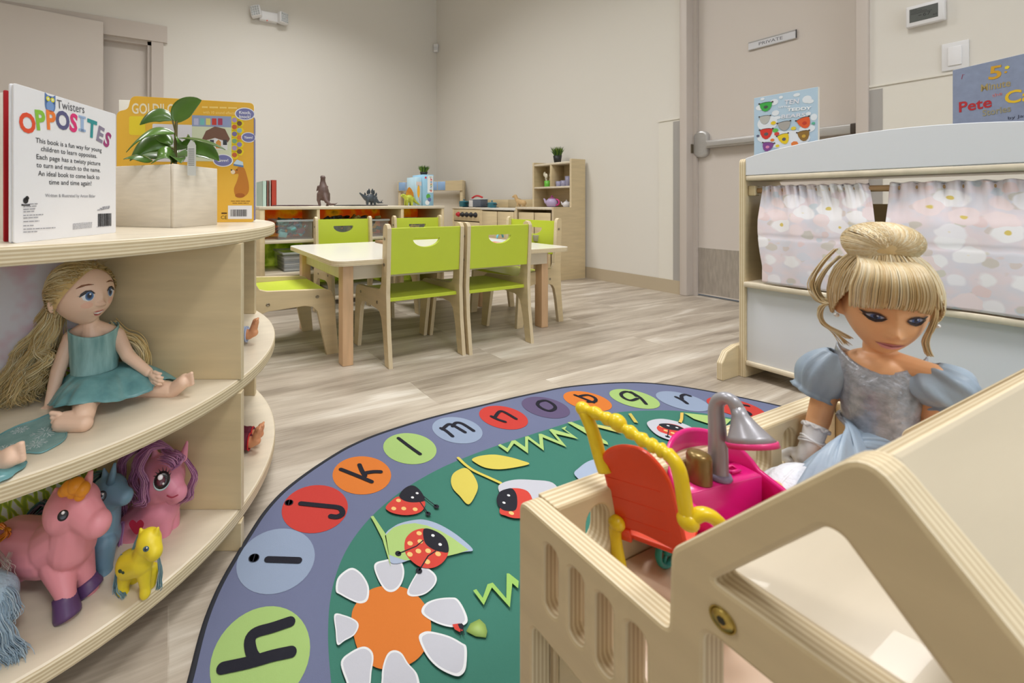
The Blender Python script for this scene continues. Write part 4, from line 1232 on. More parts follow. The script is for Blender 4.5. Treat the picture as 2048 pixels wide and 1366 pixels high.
q.poly([(p.x, p.y) for p in smooth_path([Vector(lp(*p)) for p in ((473, 338), (478, 333), (488, 336), (494, 352), (498, 372), (496, 386), (486, 394), (472, 392), (468, 378), (474, 362), (477, 348), (468, 348), (463, 343))], 4, True)], BR, M, .0005)
q.disc(lp(480, 391), .012, BR2, M, .0006, 16, .006); q.disc(lp(466, 344), .0055, flat((240, 220, 190)), M, .0007, 14)
q.disc(lp(463, 340), .002, BLACK, M, .0009, 10); q.disc(lp(474, 340), .0016, BLACK, M, .0009, 10)
q.poly([lp(*p) for p in ((467, 327), (474, 319), (486, 324), (487, 333), (477, 331))], flat((200, 220, 236)), M, .0008); q.poly([lp(*p) for p in ((467, 328), (487, 331), (487, 335), (467, 331))], flat((90, 130, 180)), M, .0009)
rect(456, 411, 504, 438, WHT, .0005, .001)
x = lp(461, 430)[0]; xe = lp(493, 430)[0]; y0 = lp(460, 433)[1]; y1 = lp(460, 419)[1]
while x < xe:
    w = rb.choice((.0007, .0012, .0018)); q.box((x, y0, .0006), (x + w, y1, .0008), BLACK, M); x += w + rb.choice((.0007, .0012))
fit('CE', 442, 438, 454, 438, .009, flat((60, 50, 20)), .0)
rect(443, 425, 454, 428, flat((90, 60, 20)), .0006, .0002)
for i in range(2): q.greek(flat((150, 104, 30)), M, lp(462 + 3*i, 403 + 4*i), lp(500 - 3*i, 403 + 4*i), .003, .0006, 5 + i)
q.build('cover', t)
q = MB(); q.rbox((.004, .002, -.026), (W_ - .001, HT - .004, -.003), .001, mat('page_edges', (232, 228, 216), .7), M, 1); q.build('pages', t)
q = MB()
MS = M @ Matrix.Translation((W_ + .0006, 0, 0)) @ Matrix.Rotation(pi/2, 4, 'Y')
q.sheet([roundpoly([(-.001, .004), (.031, .004), (.031, HT*.88), (-.001, HT*.88)], .003, 3)], .0022, PUR, PUR, MS, .0006)
q.text('GOLDILOCKS AND THE THREE BEARS', .0125, flat((206, 204, 226)), MS, .012, HT*.80, .0015, 'LEFT', -pi/2, bold=.0003)
q.build('spine', t)

# planter with a leafy plant
c0_ = cr((348-U0)/F_PX*.82, .82, ZT); c1_ = cr((435-U0)/F_PX*.941, .941, ZT)
ex = (c1_ - c0_); LS = ex.length; ex.normalize(); ey = Vector((-ex.y, ex.x, 0)); LL = .168; PH = .126
t = thing('potted_plant', 'green leafy plant in a whitewashed wooden planter box on the round shelf', 'plant', c0_ + ex*LS/2 + ey*LL/2)
M = frame(c0_, ex, ey)
WW = mat('whitewashed_wood', (226, 216, 200), .7, var=.05, scale=7, stretch=(3, 3, 22), bump=.1, bscale=60)
q = MB(); th = .009
q.rbox((0, 0, 0), (LS, th, PH), .0012, WW, M, 1); q.rbox((0, LL - th, 0), (LS, LL, PH), .0012, WW, M, 1)
q.rbox((0, th, 0), (th, LL - th, PH - .0005), .0012, WW, M, 1); q.rbox((LS - th, th, 0), (LS, LL - th, PH - .0005), .0012, WW, M, 1)
q.box((th, th, .004), (LS - th, LL - th, .012), WW, M)
q.build('planter_box', t)
q = MB(); q.box((th, th, PH - .03), (LS - th, LL - th, PH - .018), mat('soil', (60, 48, 38), .95, bump=.6, bscale=90), M); q.build('soil', t)
LEAF = mat('plant_leaf', (58, 92, 36), .28, c2=(92, 132, 48), var=.25, scale=9, coat=.3)
STEM = mat('plant_stem', (104, 96, 52), .5)
def leaf_mesh(q, base, ctrl, tip, w, side, m, cup=.25, n=14, k=6):
    """a fleshy leaf blade along a bowed midrib"""
    base, ctrl, tip = Vector(base), Vector(ctrl), Vector(tip)
    side = Vector(side).normalized()
    V = []; F = []
    for layer in (0, 1):
        for i in range(n + 1):
            s = i/n
            p = base*(1-s)**2 + ctrl*2*s*(1-s) + tip*s*s
            d = ((ctrl-base)*(1-s) + (tip-ctrl)*s).normalized()
            sd = (side - d*side.dot(d)).normalized(); nn = d.cross(sd)
            ww = w*(sin(pi*s**.85)**.72)*.5 + .0004
            for j in range(-k, k + 1):
                a = j/k
                V.append(p + sd*ww*a + nn*(cup*ww*(a*a) - (.0012 if layer else 0)))
    m_ = 2*k + 1; off = (n+1)*m_
    for i in range(n):
        for j in range(m_ - 1):
            a = i*m_ + j
            F.append((a, a+1, a+m_+1, a+m_)); F.append((off+a, off+a+m_, off+a+m_+1, off+a+1))
    for i in range(n):
        for j in (0, m_-1):
            a = i*m_ + j
            F.append((a, a+m_, off+a+m_, off+a) if j == 0 else (a, off+a, off+a+m_, a+m_))
    q.add(V, F, m, None, True)
q = MB(); YP = .885
P = lambda u, v, dY=0.0: at_depth(u, v, YP + dY)
SR = cr(1, 0, 0); SU = Vector((0, 0, 1)); SF = cr(0, 1, 0)
for b_, c_, t_, w, sd in (((352, 246, 0), (362, 212, .0), (403, 200, .005), .043, SU*.8 - SR*.9), ((346, 241, 0), (315, 212, -.01), (280, 250, -.02), .032, SU + SF*.4),
        ((350, 268, 0), (300, 240, -.03), (253, 305, -.05), .026, SU*.7 + SF*.8), ((342, 297, .01), (300, 262, -.01), (260, 322, -.03), .040, SU + SF*.5),
        ((358, 276, 0), (400, 278, -.05), (451, 299, -.07), .022, SF + SU*.25), ((372, 300, .01), (410, 284, 0), (438, 322, -.01), .034, SU + SF*.3),
        ((305, 322, -.02), (270, 306, -.05), (247, 319, -.06), .028, SF + SU*.4), ((352, 318, 0), (335, 296, -.05), (302, 328, -.06), .040, SF + SU*.5),
        ((352, 300, 0), (368, 268, 0), (376, 292, -.01), .036, SU*.3 + SR), ((344, 290, 0), (325, 262, .0), (304, 276, 0), .028, SU + SF*.6),
        ((350, 310, 0), (300, 300, .02), (262, 312, .03), .036, SU*.8 + SF), ((352, 315, 0), (392, 300, .03), (420, 318, .03), .036, SF + SU*.6), ((350, 312, .01), (338, 288, .03), (318, 290, .05), .034, SR + SF*.4),
        ((345, 325, -.01), (360, 305, -.03), (362, 326, -.05), .030, SR + SF*.3)):
    leaf_mesh(q, P(*b_), P(*c_), P(*t_), w, sd, LEAF)
q.build('foliage', t)
q = MB()
q.tube(smooth_path([P(350, 345), P(351, 300), P(352, 262), P(353, 243)], 5), [.0042 - .0001*i for i in range(16)], STEM, 8)
for a_, b_ in (((352, 268), (345, 240)), ((352, 248), (355, 241)), ((351, 290), (356, 277)), ((351, 300), (343, 296)), ((352, 285), (349, 267))): q.tube([P(*a_), P(*b_)], .002, STEM, 6)
q.build('stem', t)
q = MB(); MT = frame(P(383, 331, -.05), SR, SU); q.box((-.008, -.02, 0), (.009, .040, .0007), mat('tag_card', (206, 208, 206), .5), MT)
for i in range(9): q.box((-.006, .0 + i*.004, .0008), (.006, .0015 + i*.004, .0009), flat((120, 124, 126)), MT)
q.add([MT @ Vector(p) for p in ((-.008, .040, 0), (.009, .040, 0), (.006, .047, 0), (-.003, .049, 0))], [(0, 1, 2, 3)], MATS['tag_card'])
q.build('plant_tag', t)

# ------------------------------------------------------------------ books on the puppet theatre
BX = PX + .045
a = on_x(1508, 306, BX); b = on_x(1636, 287, BX); tl = on_x(1510, 196, BX)
a.z = b.z = .7262
t = thing('picture_book', 'pale blue book with colourful bear faces leaning on the puppet theater top', 'book', (a + b)/2)
M = frame(a, b - a, (0, 0, 1)); W_ = (b - a).length; HT = tl.z - a.z
lp = lambda u, v: loc(u, v, M)
q = MB(); SKY = mat('sky_cover', (182, 206, 226), .4)
q.sheet([[(0, 0), (W_, 0), (W_, HT), (0, HT)]], .012, SKY, mat('page_edges', (232, 228, 216), .7), M @ Matrix.Translation((0, 0, -.006)), .0006)
def c7(x, y): return lp(1480 + x/7.314, 170 + y/7.314)
CL = flat((226, 232, 240)); GREY = flat((226, 226, 236))
for (x, y, rx, ry) in ((980, 210, 70, 55), (1030, 240, 50, 30), (830, 145, 50, 25), (600, 180, 30, 22), (330, 205, 30, 20), (500, 250, 60, 45), (520, 410, 55, 40), (540, 480, 60, 25), (1080, 470, 50, 50), (400, 560, 150, 110), (700, 800, 330, 130), (480, 760, 240, 90), (980, 640, 120, 60), (1000, 420, 40, 26), (300, 330, 70, 40)):
    c = c7(x, y); rx_ = abs(c7(x + rx, y)[0] - c[0]); ry_ = abs(c7(x, y - ry)[1] - c[1])
    q.disc(c, rx_, CL, M, .0004 + .00001*(x % 9), 20, ry_)
q.text_fit('TEN', GREY, M, c7(648, 285), c7(860, 268), .016, .001, .02)
q.text_fit('LITTLE', flat((240, 242, 248)), M, c7(565, 332), c7(735, 325), .005, .001, .04)
q.text_fit('TEDDY', flat((246, 247, 250)), M, c7(690, 385), c7(1045, 355), .010, .0011, .03)
q.text_fit('BEARS', GREY, M, c7(605, 490), c7(955, 462), .013, .001, .02)
def bear(x, y, w, h, c, nose=(90, 90, 96), r=0.0):
    O = Vector(c7(x, y)); ww = abs(c7(x + w, y)[0] - c7(x, y)[0]); hh = abs(c7(x, y - h)[1] - c7(x, y)[1])
    R_ = Matrix.Rotation(r, 2)
    f = lambda pts: [tuple(O + R_ @ Vector((px*ww, py*hh))) for px, py in pts]
    q.poly(f([(-.5, .42), (-.25, .5), (0, .52), (.25, .5), (.5, .42), (.44, 0), (.3, -.32), (.1, -.5), (-.1, -.5), (-.3, -.32), (-.44, 0)]), flat(c), M, .0012)
    for s in (-1, 1): q.disc(f([(s*.52, .45)])[0], ww*.08, flat((70, 60, 60)), M, .0014, 10)
    q.stroke(f([(-.5, .42), (-.25, .5), (0, .52), (.25, .5), (.5, .42)]), ww*.05, flat((60, 60, 60)), M, .0013)
    if nose: q.disc(f([(0, -.02)])[0], ww*.17, flat(nose), M, .0015, 14, hh*.16)
bear(380, 320, 190, 130, (60, 170, 74), (70, 84, 76)); bear(365, 510, 160, 120, (186, 186, 182), None); bear(650, 600, 190, 130, (170, 166, 162), None, .1)
bear(945, 555, 200, 160, (224, 92, 46), (196, 60, 40), .3); bear(385, 715, 190, 150, (214, 52, 44)); bear(645, 790, 170, 150, (230, 200, 34), (84, 88, 104), .25); bear(935, 745, 180, 150, (140, 106, 50), (200, 160, 60), .12); bear(405, 905, 170, 130, (130, 72, 146), (220, 140, 180), -.2)
for (x, y, c, r) in ((490, 555, (232, 200, 40), 40), (785, 635, (228, 206, 60), 40), (475, 805, (232, 130, 60), 32), (550, 890, (230, 210, 60), 30), (800, 860, (232, 130, 60), 55), (520, 665, (100, 190, 90), 45), (540, 715, (210, 70, 60), 40), (1075, 560, (90, 180, 150), 28), (265, 745, (90, 94, 120), 25)):
    c_ = c7(x, y); q.disc(c_, abs(c7(x + r, y)[0] - c_[0]), flat(c), M, .0012, 7, abs(c7(x, y - r*.7)[1] - c_[1]))
q.build('cover', t)

BP = PX + .20
a = on_x(1905, 265, BP); a.z = .7262
tl = on_x(1908, 140, BP); YL_ = a.x*ST + a.y*CT
Ytr = F_PX*(tl.z - CAMZ)/(V0 - 107)
b = at_depth(2048, 107, Ytr); b.z = .7262
d = (b - a).normalized(); W_ = .255
t = thing('story_book', 'grey blue story book with red and yellow title on the theater top', 'book', a + d*W_/2)
M = frame(a, d, (0, 0, 1)); HT = tl.z - a.z
lp = lambda u, v: loc(u, v, M)
q = MB(); SL = mat('slate_cover', (136, 148, 176), .45, var=.06, scale=60)
q.sheet([[(0, 0), (W_, 0), (W_, HT), (0, HT)]], .02, SL, mat('page_edges', (232, 228, 216), .7), M @ Matrix.Translation((0, 0, -.010)), .001)
def c8(x, y): return lp(1880 + x/7.589, 100 + y/7.589)
def f8(s, x0, y0, x1, y1, h, c, bold=.03): q.text_fit(s, flat(c), M, c8(x0, y0), c8(x1, y1), h, .0005, bold)
f8('5', 735, 450, 930, 420, .036, (206, 158, 40), .02)
f8('Minute', 625, 630, 1075, 545, .020, (168, 150, 100), .01); f8('Pete', 292, 945, 790, 860, .030, (180, 40, 50), .02)
f8('the', 800, 720, 950, 680, .010, (206, 120, 120), .0); f8('Cat', 980, 815, 1560, 740, .034, (226, 188, 40), .02)
f8('Stories', 650, 1005, 1080, 930, .018, (150, 146, 122), .02); f8('by James', 1035, 1055, 1480, 985, .008, (60, 66, 90), .0)
q.disc(c8(1020, 265), .005, flat((230, 210, 60)), M, .0005, 5); q.disc(c8(1000, 335), .003, flat((206, 158, 40)), M, .0005, 5); q.stroke([c8(330, 440), c8(345, 370), c8(370, 375)], .0012, flat((170, 60, 90)), M, .0005)
q.build('cover', t)
# ------------------------------------------------------------------ things on and in the storage shelf
ZS = .607
def onto(u, v, y, z):
    p = on_y(u, v, y); p.z = z; return p
for i, (u0, u1, v0, c, lab) in enumerate(((525, 533, 362, (196, 222, 212), 'pale green book at the left end of the books on the storage shelf'), (534, 537.5, 361, (150, 104, 92), 'thin brown book second from left on the storage shelf'), (539, 541.5, 361, (236, 232, 226), 'thin white book between brown and red books on the storage shelf'), (543, 553, 360, (186, 62, 40), 'thick red book at the right end of the books on the storage shelf'))):
    y = 2.50; x0 = on_y(u0, 400, y).x; x1 = on_y(u1, 400, y).x; zt = on_y(u0, v0, y).z
    t = thing('book', lab, 'book', ((x0 + x1)/2, y + .09, ZS), 'books standing on the storage shelf')
    q = MB(); m = flat(c)
    q.box((x0, y, ZS), (x0 + .0015, y + .19, zt), m); q.box((x1 - .0015, y, ZS), (x1, y + .19, zt), m); q.box((x0, y, ZS), (x1, y + .002, zt), m); q.build('cover', t)
    q = MB(); q.box((x0 + .0015, y + .002, ZS + .002), (x1 - .0015, y + .187, zt - .003), mat('page_edges', (232, 228, 216), .7)); q.build('pages', t)

DB = mat('dino_brown', (96, 76, 70), .5, var=.15, scale=30, bump=.3, bscale=160)
def dino(name, label, u, y, prims, m, vox=.0035, sm=4, rz=0.0, hgt=1.0):
    p = onto(u, 411, y, ZS)
    t = thing(name, label, 'toy dinosaur', p)
    T = Matrix.Translation(p) @ Matrix.Rotation(rz, 4, 'Z')
    pr = []
    for k in prims:
        if k[0] == 'cap': pr.append(('cap', T @ Vector(k[1]), k[2], T @ Vector(k[3]), k[4]))
        else: pr.append(('ell', (0, 0, 0), k[2], T @ Matrix.Translation(Vector(k[1]))))
    blob(pr, vox, sm, m, 'body', t)
    return t, T
# standing meat eater seen from behind
t, T = dino('toy_dinosaur', 'brown toy dinosaur standing upright on the storage shelf', 647, 2.54, [
    ('ell', (0, 0, .085), (.036, .035, .052)), ('cap', (0, 0, .11), .030, (0, .012, .145), .021), ('cap', (0, .012, .145), .018, (0, .012, .178), .0155), ('cap', (0, .005, .182), .0155, (0, .035, .188), .011),
    ('cap', (-.026, 0, .075), .019, (-.032, .004, .04), .013), ('cap', (-.032, .004, .04), .0115, (-.026, -.002, .006), .009), ('cap', (.026, 0, .075), .019, (.034, .004, .04), .013), ('cap', (.034, .004, .04), .0115, (.028, -.002, .006), .009),
    ('cap', (-.026, .0, .006), .008, (-.026, .02, .005), .006), ('cap', (.028, 0, .006), .008, (.028, .02, .005), .006),
    ('cap', (0, -.02, .07), .021, (.002, -.05, .03), .013), ('cap', (.002, -.05, .03), .013, (.02, -.07, .010), .008), ('cap', (.02, -.07, .010), .008, (.056, -.062, .012), .005), ('cap', (.056, -.062, .012), .005, (.078, -.05, .022), .002),
    ('cap', (-.03, .015, .125), .008, (-.034, .03, .10), .005), ('cap', (.03, .015, .125), .008, (.034, .03, .10), .005)], DB)
SB = mat('dino_blue', (58, 66, 74), .4, var=.3, scale=40, bump=.3, bscale=160)
t, T = dino('toy_dinosaur', 'dark blue plated toy dinosaur in the middle of the storage shelf top', 740, 2.54, [
    ('ell', (.005, 0, .052), (.040, .022, .030)), ('cap', (-.03, 0, .052), .018, (-.058, -.004, .070), .010), ('cap', (-.058, -.004, .070), .0095, (-.078, -.006, .085), .006),
    ('cap', (-.022, -.012, .04), .010, (-.026, -.014, .007), .007), ('cap', (-.018, .012, .04), .010, (-.014, .014, .007), .007), ('cap', (.024, -.012, .045), .013, (.03, -.016, .007), .008), ('cap', (.022, .012, .045), .013, (.015, .014, .007), .008),
    ('cap', (.035, 0, .05), .017, (.06, -.004, .024), .009), ('cap', (.06, -.004, .024), .008, (.09, -.02, .020), .003)], SB)
for i, (x, z, s) in enumerate(((-.034, .082, .014), (-.02, .092, .018), (-.004, .098, .024), (.014, .098, .024), (.030, .092, .022), (.042, .078, .018), (.052, .058, .013))):
    q = MB(); M = T @ frame((x, .006*(-1)**i, z - .004), (1, .3, 0), (0, 0, 1)) @ Matrix.Rotation(-.25*x/.03, 4, 'Z')
    q.sheet([roundpoly([(-s*.35, -s*.5), (s*.35, -s*.5), (s*.5, s*.2), (0, s*1.05), (-s*.5, s*.2)], s*.2, 3)], .004, SB, SB, M, .001); q.build('back_plate', t)
for s in (-1, 1):
    q = MB(); q.tube([T @ Vector((.078, -.014, .022)), T @ Vector((.084, -.014 + s*.012, .042))], [.003, .0008], SB, 6); q.build('tail_spike', t)
DG = mat('dino_lime', (150, 160, 50), .5, c2=(196, 206, 60), var=.1, scale=30)
t, T = dino('toy_dinosaur', 'lime green toy dinosaur with orange sail in front of the game boxes', 818, 2.53, [
    ('ell', (0, 0, .05), (.034, .022, .028)), ('cap', (-.022, 0, .055), .017, (-.044, 0, .070), .013), ('cap', (-.044, 0, .072), .013, (-.062, -.002, .070), .009),
    ('cap', (-.02, -.014, .04), .010, (-.026, -.018, .007), .008), ('cap', (-.02, .014, .04), .010, (-.02, .018, .007), .008), ('cap', (.014, -.014, .042), .011, (.012, -.02, .007), .008), ('cap', (.02, .014, .04), .010, (.022, .018, .007), .008),
    ('cap', (.026, 0, .05), .016, (.056, .0, .026), .009), ('cap', (.056, 0, .026), .009, (.086, 0, .008), .004)], DG)
q = MB(); M = T @ frame((0, 0, .07), (1, 0, 0), (0, 0, 1))
q.sheet([[(-.032, -.004), (.04, -.02), (.036, .02), (.02, .048), (.004, .062), (-.008, .056), (-.022, .030)]], .004, mat('sail_orange', (214, 156, 34), .5, c2=(190, 100, 30), scale=18), DB, M, .001); q.build('sail', t)
for s in (-1, 1): q = MB(); q.ell(T @ Vector((-.056, s*.009, .076)), .0025, BLACK); q.build('eye', t)

# dark toy snakes lying along the shelf top
for (ua, ub, y, c, lab) in ((545, 640, 2.47, (70, 48, 52), 'long dark red toy snake lying on the shelf top left of the brown dinosaur'), (668, 775, 2.47, (44, 44, 46), 'long black toy snake lying on the shelf top under the blue dinosaur')):
    xa = on_y(ua, 411, y).x; xb = on_y(ub, 411, y).x
    q = MB(); n = 18
    q.tube([(xa + (xb-xa)*i/n, y + .012*sin(i*.9), ZS + .0045) for i in range(n + 1)], [.0018 + .0026*sin(pi*min(1, (i+.6)/(n+1)))**.5 for i in range(n + 1)], mat('snake_%d' % ua, c, .5), 8)
    tag(q.build('toy_snake'), lab, 'toy snake')

# game boxes with a potted grass on top
def carton(name, label, u0, um, u1, v0, y, deep, faces):
    a = onto(u0, 411, y, ZS); 
    return a
yb = 2.52
p0 = onto(831.5, 411, yb + .01, ZS); p1 = onto(846, 411, yb, ZS); p2 = onto(867, 411, yb, ZS); zt = on_y(850, 349, yb).z
t = thing('game_box', 'blue dinosaur game box standing on the storage shelf under the potted grass', 'box', ((p1.x + p2.x)/2, yb + .06, ZS))
BB = mat('box_blue', (150, 196, 222), .4)
q = MB(); q.rbox((p1.x, yb, ZS), (p2.x, yb + .14, zt), .001, BB, None, 1)
M = frame((p1.x, yb - .0004, ZS), (1, 0, 0), (0, 0, 1)); w = p2.x - p1.x; h = zt - ZS
q.box((w*.42, h*.42, 0), (w*.95, h*.97, .0003), flat((236, 238, 240)), M)
for i, (ch, c) in enumerate(zip('dinosaur!', ((210, 60, 50), (70, 150, 90), (60, 110, 180), (120, 170, 60), (220, 120, 40), (70, 150, 190), (210, 60, 60), (190, 60, 60), (70, 140, 90)))):
    q.text(ch, .030, flat(c), M, w*.84, h*.44 + i*h*.058, .0006, 'LEFT', pi/2, bold=.0006)
q.disc((w*.25, h*.9), .008, flat((216, 60, 80)), M, .0004); q.disc((w*.5, h*.30), .018, flat((90, 170, 70)), M, .0004, 18); q.disc((w*.6, h*.2), .015, flat((106, 116, 170)), M, .0005, 18); q.disc((w*.4, h*.1), .018, flat((232, 236, 240)), M, .0005, 18)
q.build('carton', t)
t2 = thing('game_box', 'narrow pale puzzle box standing left of the blue dinosaur box', 'box', ((p0.x + p1.x)/2, yb + .06, ZS))
q = MB(); z2 = on_y(838, 354, yb).z
q.rbox((p0.x, yb + .012, ZS), (p1.x - .002, yb + .13, z2), .001, mat('box_pale', (178, 208, 222), .4), None, 1)
M = frame((p0.x, yb + .0116, ZS), (1, 0, 0), (0, 0, 1)); w = p1.x - p0.x; h = z2 - ZS
q.disc((w*.45, h*.5), w*.22, flat((236, 176, 50)), M, .0003, 20, h*.22); q.stroke([(w*.5, h*.3), (w*.7, h*.12)], .004, flat((214, 130, 110)), M, .0004); q.box((w*.1, h*.7, 0), (w*.9, h*.84, .0003), flat((222, 206, 200)), M)
q.build('carton', t2)
def potted_grass(label, p, ph, pr, gh, n, seed):
    t = thing('potted_grass', label, 'plant', p)
    q = MB(); q.lathe([(pr*.72, 0), (pr*.98, ph), (pr*.9, ph), (pr*.85, ph*.85), (.001, ph*.85)], mat('black_pot', (34, 33, 32), .5), Matrix.Translation(p), 20); q.build('pot', t)
    q = MB(); r = random.Random(seed)
    for i in range(n):
        a = r.uniform(0, 2*pi); rad = pr*.75*sqrt(r.random()); h = gh*r.uniform(.6, 1.05); out = r.uniform(.1, .75)*pr*1.5
        b = Vector((rad*cos(a), rad*sin(a), ph*.85)); tip = b + Vector((cos(a)*out, sin(a)*out, h))
        md = b + Vector((cos(a)*out*.25, sin(a)*out*.25, h*.6))
        pts = [p + b*(1-s)**2 + (md*2*s*(1-s)) + tip*s*s for s in (0, .33, .66, 1)] if False else [p + (b*(1-s)**2 + md*2*s*(1-s) + tip*s*s) for s in (0, .35, .7, 1)]
        q.tube(pts, [.0021, .0019, .0013, .0003], mat('grass_light', (128, 158, 50), .5) if r.random() < .45 else mat('grass_dark', (52, 88, 34), .5), 4, caps=False)
    q.build('grass', t)
potted_grass('small potted grass on top of the blue dinosaur box', Vector(((p1.x + p2.x)/2 - .005, yb + .05, zt)), .020, .030, .052, 150, 5)

# clear bins and their contents
CLEAR = mat('clear_plastic', (225, 232, 236), .12, alpha=.13)
def bin_(label, x0, x1, z0, h, y0=2.43, dep=.24):
    t = thing('storage_bin', label, 'bin', ((x0 + x1)/2, y0 + dep/2, z0))
    q = MB(); th = .003
    q.box((x0, y0, z0), (x1, y0 + th, z0 + h), CLEAR); q.box((x0, y0 + dep - th, z0), (x1, y0 + dep, z0 + h), CLEAR)
    q.box((x0, y0 + th, z0), (x0 + th, y0 + dep - th, z0 + h), CLEAR); q.box((x1 - th, y0 + th, z0), (x1, y0 + dep - th, z0 + h), CLEAR); q.box((x0 + th, y0 + th, z0), (x1 - th, y0 + dep - th, z0 + th), CLEAR)
    q.build('body', t)
    q = MB(); RM = mat('bin_rim', (220, 226, 230), .25, alpha=.5)
    for a, b in (((x0 - .008, y0 - .008), (x1 + .008, y0)), ((x0 - .008, y0 + dep), (x1 + .008, y0 + dep + .008)), ((x0 - .008, y0), (x0, y0 + dep)), ((x1, y0), (x1 + .008, y0 + dep))):
        q.rbox((a[0], a[1], z0 + h - .012), (b[0], b[1], z0 + h), .002, RM, None, 1)
    q.build('rim', t)
    return t
rq = random.Random(11)
def pile(name, label, cat, x0, x1, z0, z1, cols, n, sz, y0=2.445, y1=2.63):
    q = MB()
    for i in range(n):
        c = Vector((rq.uniform(x0, x1), rq.uniform(y0, y1), rq.uniform(z0, z1)))
        M = Matrix.Translation(c) @ Matrix.Rotation(rq.uniform(0, 3), 4, (rq.random(), rq.random(), rq.random() + .1))
        s = sz*rq.uniform(.6, 1.2)
        q.rbox((-s, -s*.25, -s*.6), (s, s*.25, s*.6), s*.12, flat(rq.choice(cols)), M, 1)
    o = q.build(name); tag(o, label, cat); o['kind'] = 'stuff'
bin_('clear bin of teal and navy toy pieces in the upper left cubby', .585, .795, .409, .118)
pile('toy_pieces', 'teal and navy toy pieces heaped in the upper left clear bin', 'toy pieces', .62, .76, .43, .52, ((96, 172, 178), (70, 96, 130), (60, 78, 110), (130, 60, 84), (120, 190, 196)), 70, .022)
bin_('wide clear bin of dark toys in the upper middle cubby', .90, 1.32, .409, .112)
pile('toy_pieces', 'dark toy reptiles and rails heaped in the upper middle clear bin', 'toy pieces', .95, 1.27, .43, .535, ((44, 42, 40), (66, 58, 46), (120, 100, 40), (52, 60, 70)), 70, .03)
bin_('clear bin of dark toys in the upper right cubby', 1.47, 1.69, .409, .112)
pile('toy_pieces', 'dark and yellow toy pieces in the upper right clear bin', 'toy pieces', 1.50, 1.66, .43, .51, ((60, 58, 54), (200, 170, 60), (90, 90, 100)), 40, .024)
bin_('clear bin of papers in the lower left cubby', .62, .795, .218, .115)
bin_('wide clear bin of papers in the lower middle cubby', .87, 1.34, .218, .115)
def papers(label, x0, x1, z0, n):
    for i in range(n):
        q = MB(); z = z0 + i*.011; dx = rq.uniform(-.004, .004)
        q.rbox((x0 + dx, 2.445 + rq.uniform(0, .008), z), (x1 + dx, 2.64, z + .009), .001, flat(rq.choice(((206, 206, 208), (176, 180, 190), (190, 182, 178), (150, 156, 168)))), None, 1)
        tag(q.build('magazine'), label, 'magazine', label)
papers('magazines stacked in the lower left clear bin', .632, .782, .222, 7)
papers('magazines stacked in the wide lower middle clear bin', .885, 1.325, .222, 7)
for (x0, x1, c, lab) in ((.55, .78, (90, 160, 190), 'flat blue game box in the bottom left cubby'), (.90, 1.30, (206, 204, 200), 'flat white game box in the bottom middle cubby')):
    q = MB(); q.rbox((x0, 2.45, .048), (x1, 2.66, .098), .002, flat(c), None, 1); tag(q.build('game_box'), lab, 'box')

# ------------------------------------------------------------------ on the table
q = MB(); g = mat('mint_plastic', (110, 172, 132), .4)
p = fl(705, 474, TT); 
q.rbox((p.x - .085, p.y - .012, TT), (p.x - .005, p.y + .012, TT + .004), .001, g, None, 1)
o = q.build('toy_ruler'); tag(o, 'flat mint green toy ruler on the table', 'ruler')
t = thing('toy_lizard', 'green toy lizard lying on the table beside the mint ruler', 'toy animal', (p.x + .05, p.y, TT))
G2 = mat('lizard_green', (74, 130, 92), .45)
blob([('cap', (p.x + .02, p.y, TT + .010), .008, (p.x + .065, p.y + .004, TT + .012), .010), ('cap', (p.x + .065, p.y + .004, TT + .012), .009, (p.x + .09, p.y + .01, TT + .014), .007), ('cap', (p.x + .02, p.y, TT + .009), .006, (p.x - .02, p.y + .018, TT + .005), .003),
      ('cap', (p.x + .03, p.y, TT + .008), .005, (p.x + .025, p.y - .028, TT + .004), .003), ('cap', (p.x + .06, p.y, TT + .008), .005, (p.x + .075, p.y - .03, TT + .004), .003), ('cap', (p.x + .03, p.y, TT + .008), .005, (p.x + .02, p.y + .03, TT + .004), .003), ('cap', (p.x + .06, p.y, TT + .008), .005, (p.x + .07, p.y + .035, TT + .004), .003)], .0018, 2, G2, 'body', t)
p = onto(889, 455, 2.03, TT)
t = thing('toy_figure', 'small orange toy animal near the far edge of the table', 'toy animal', p)
OGM = mat('toy_orange', (222, 112, 44), .45)
blob([('ell', p + Vector((0, 0, .018)), (.020, .012, .012)), ('cap', p + Vector((.016, 0, .022)), .010, p + Vector((.028, 0, .032)), .009)] + [('cap', p + Vector((a*.013, b*.008, .014)), .005, p + Vector((a*.016, b*.010, .004)), .004) for a in (-1, 1) for b in (-1, 1)], .0018, 2, OGM, 'body', t)
p2_ = p + Vector((.06, .0, 0))
t = thing('toy_figure', 'small grey brown toy animal right of the orange one on the table', 'toy animal', p2_)
blob([('ell', p2_ + Vector((0, 0, .022)), (.024, .012, .013)), ('cap', p2_ + Vector((-.018, 0, .026)), .010, p2_ + Vector((-.034, 0, .034)), .008)] + [('cap', p2_ + Vector((a*.015, b*.008, .016)), .005, p2_ + Vector((a*.017, b*.010, .004)), .004) for a in (-1, 1) for b in (-1, 1)], .0018, 2, mat('toy_grey', (170, 150, 136), .5), 'body', t)
CY_ = mat('cyan_plastic', (110, 186, 208), .4)
for (u, v, lab) in ((967, 452, 'pale blue toy handcuff ring on the table, left of the pair'), (1000, 453, 'pale blue toy handcuff ring on the table, right of the pair')):
    p = onto(u, v, 1.94, TT); q = MB()
    q.tube([(p.x + .034*cos(a), p.y + .012*cos(a), TT + .006 + .026*abs(sin(a))) for a in [pi*i/16 for i in range(17)]], .006, CY_, 8)
    tag(q.build('toy_ring'), lab, 'toy')
p = onto(975, 462, 1.80, TT)
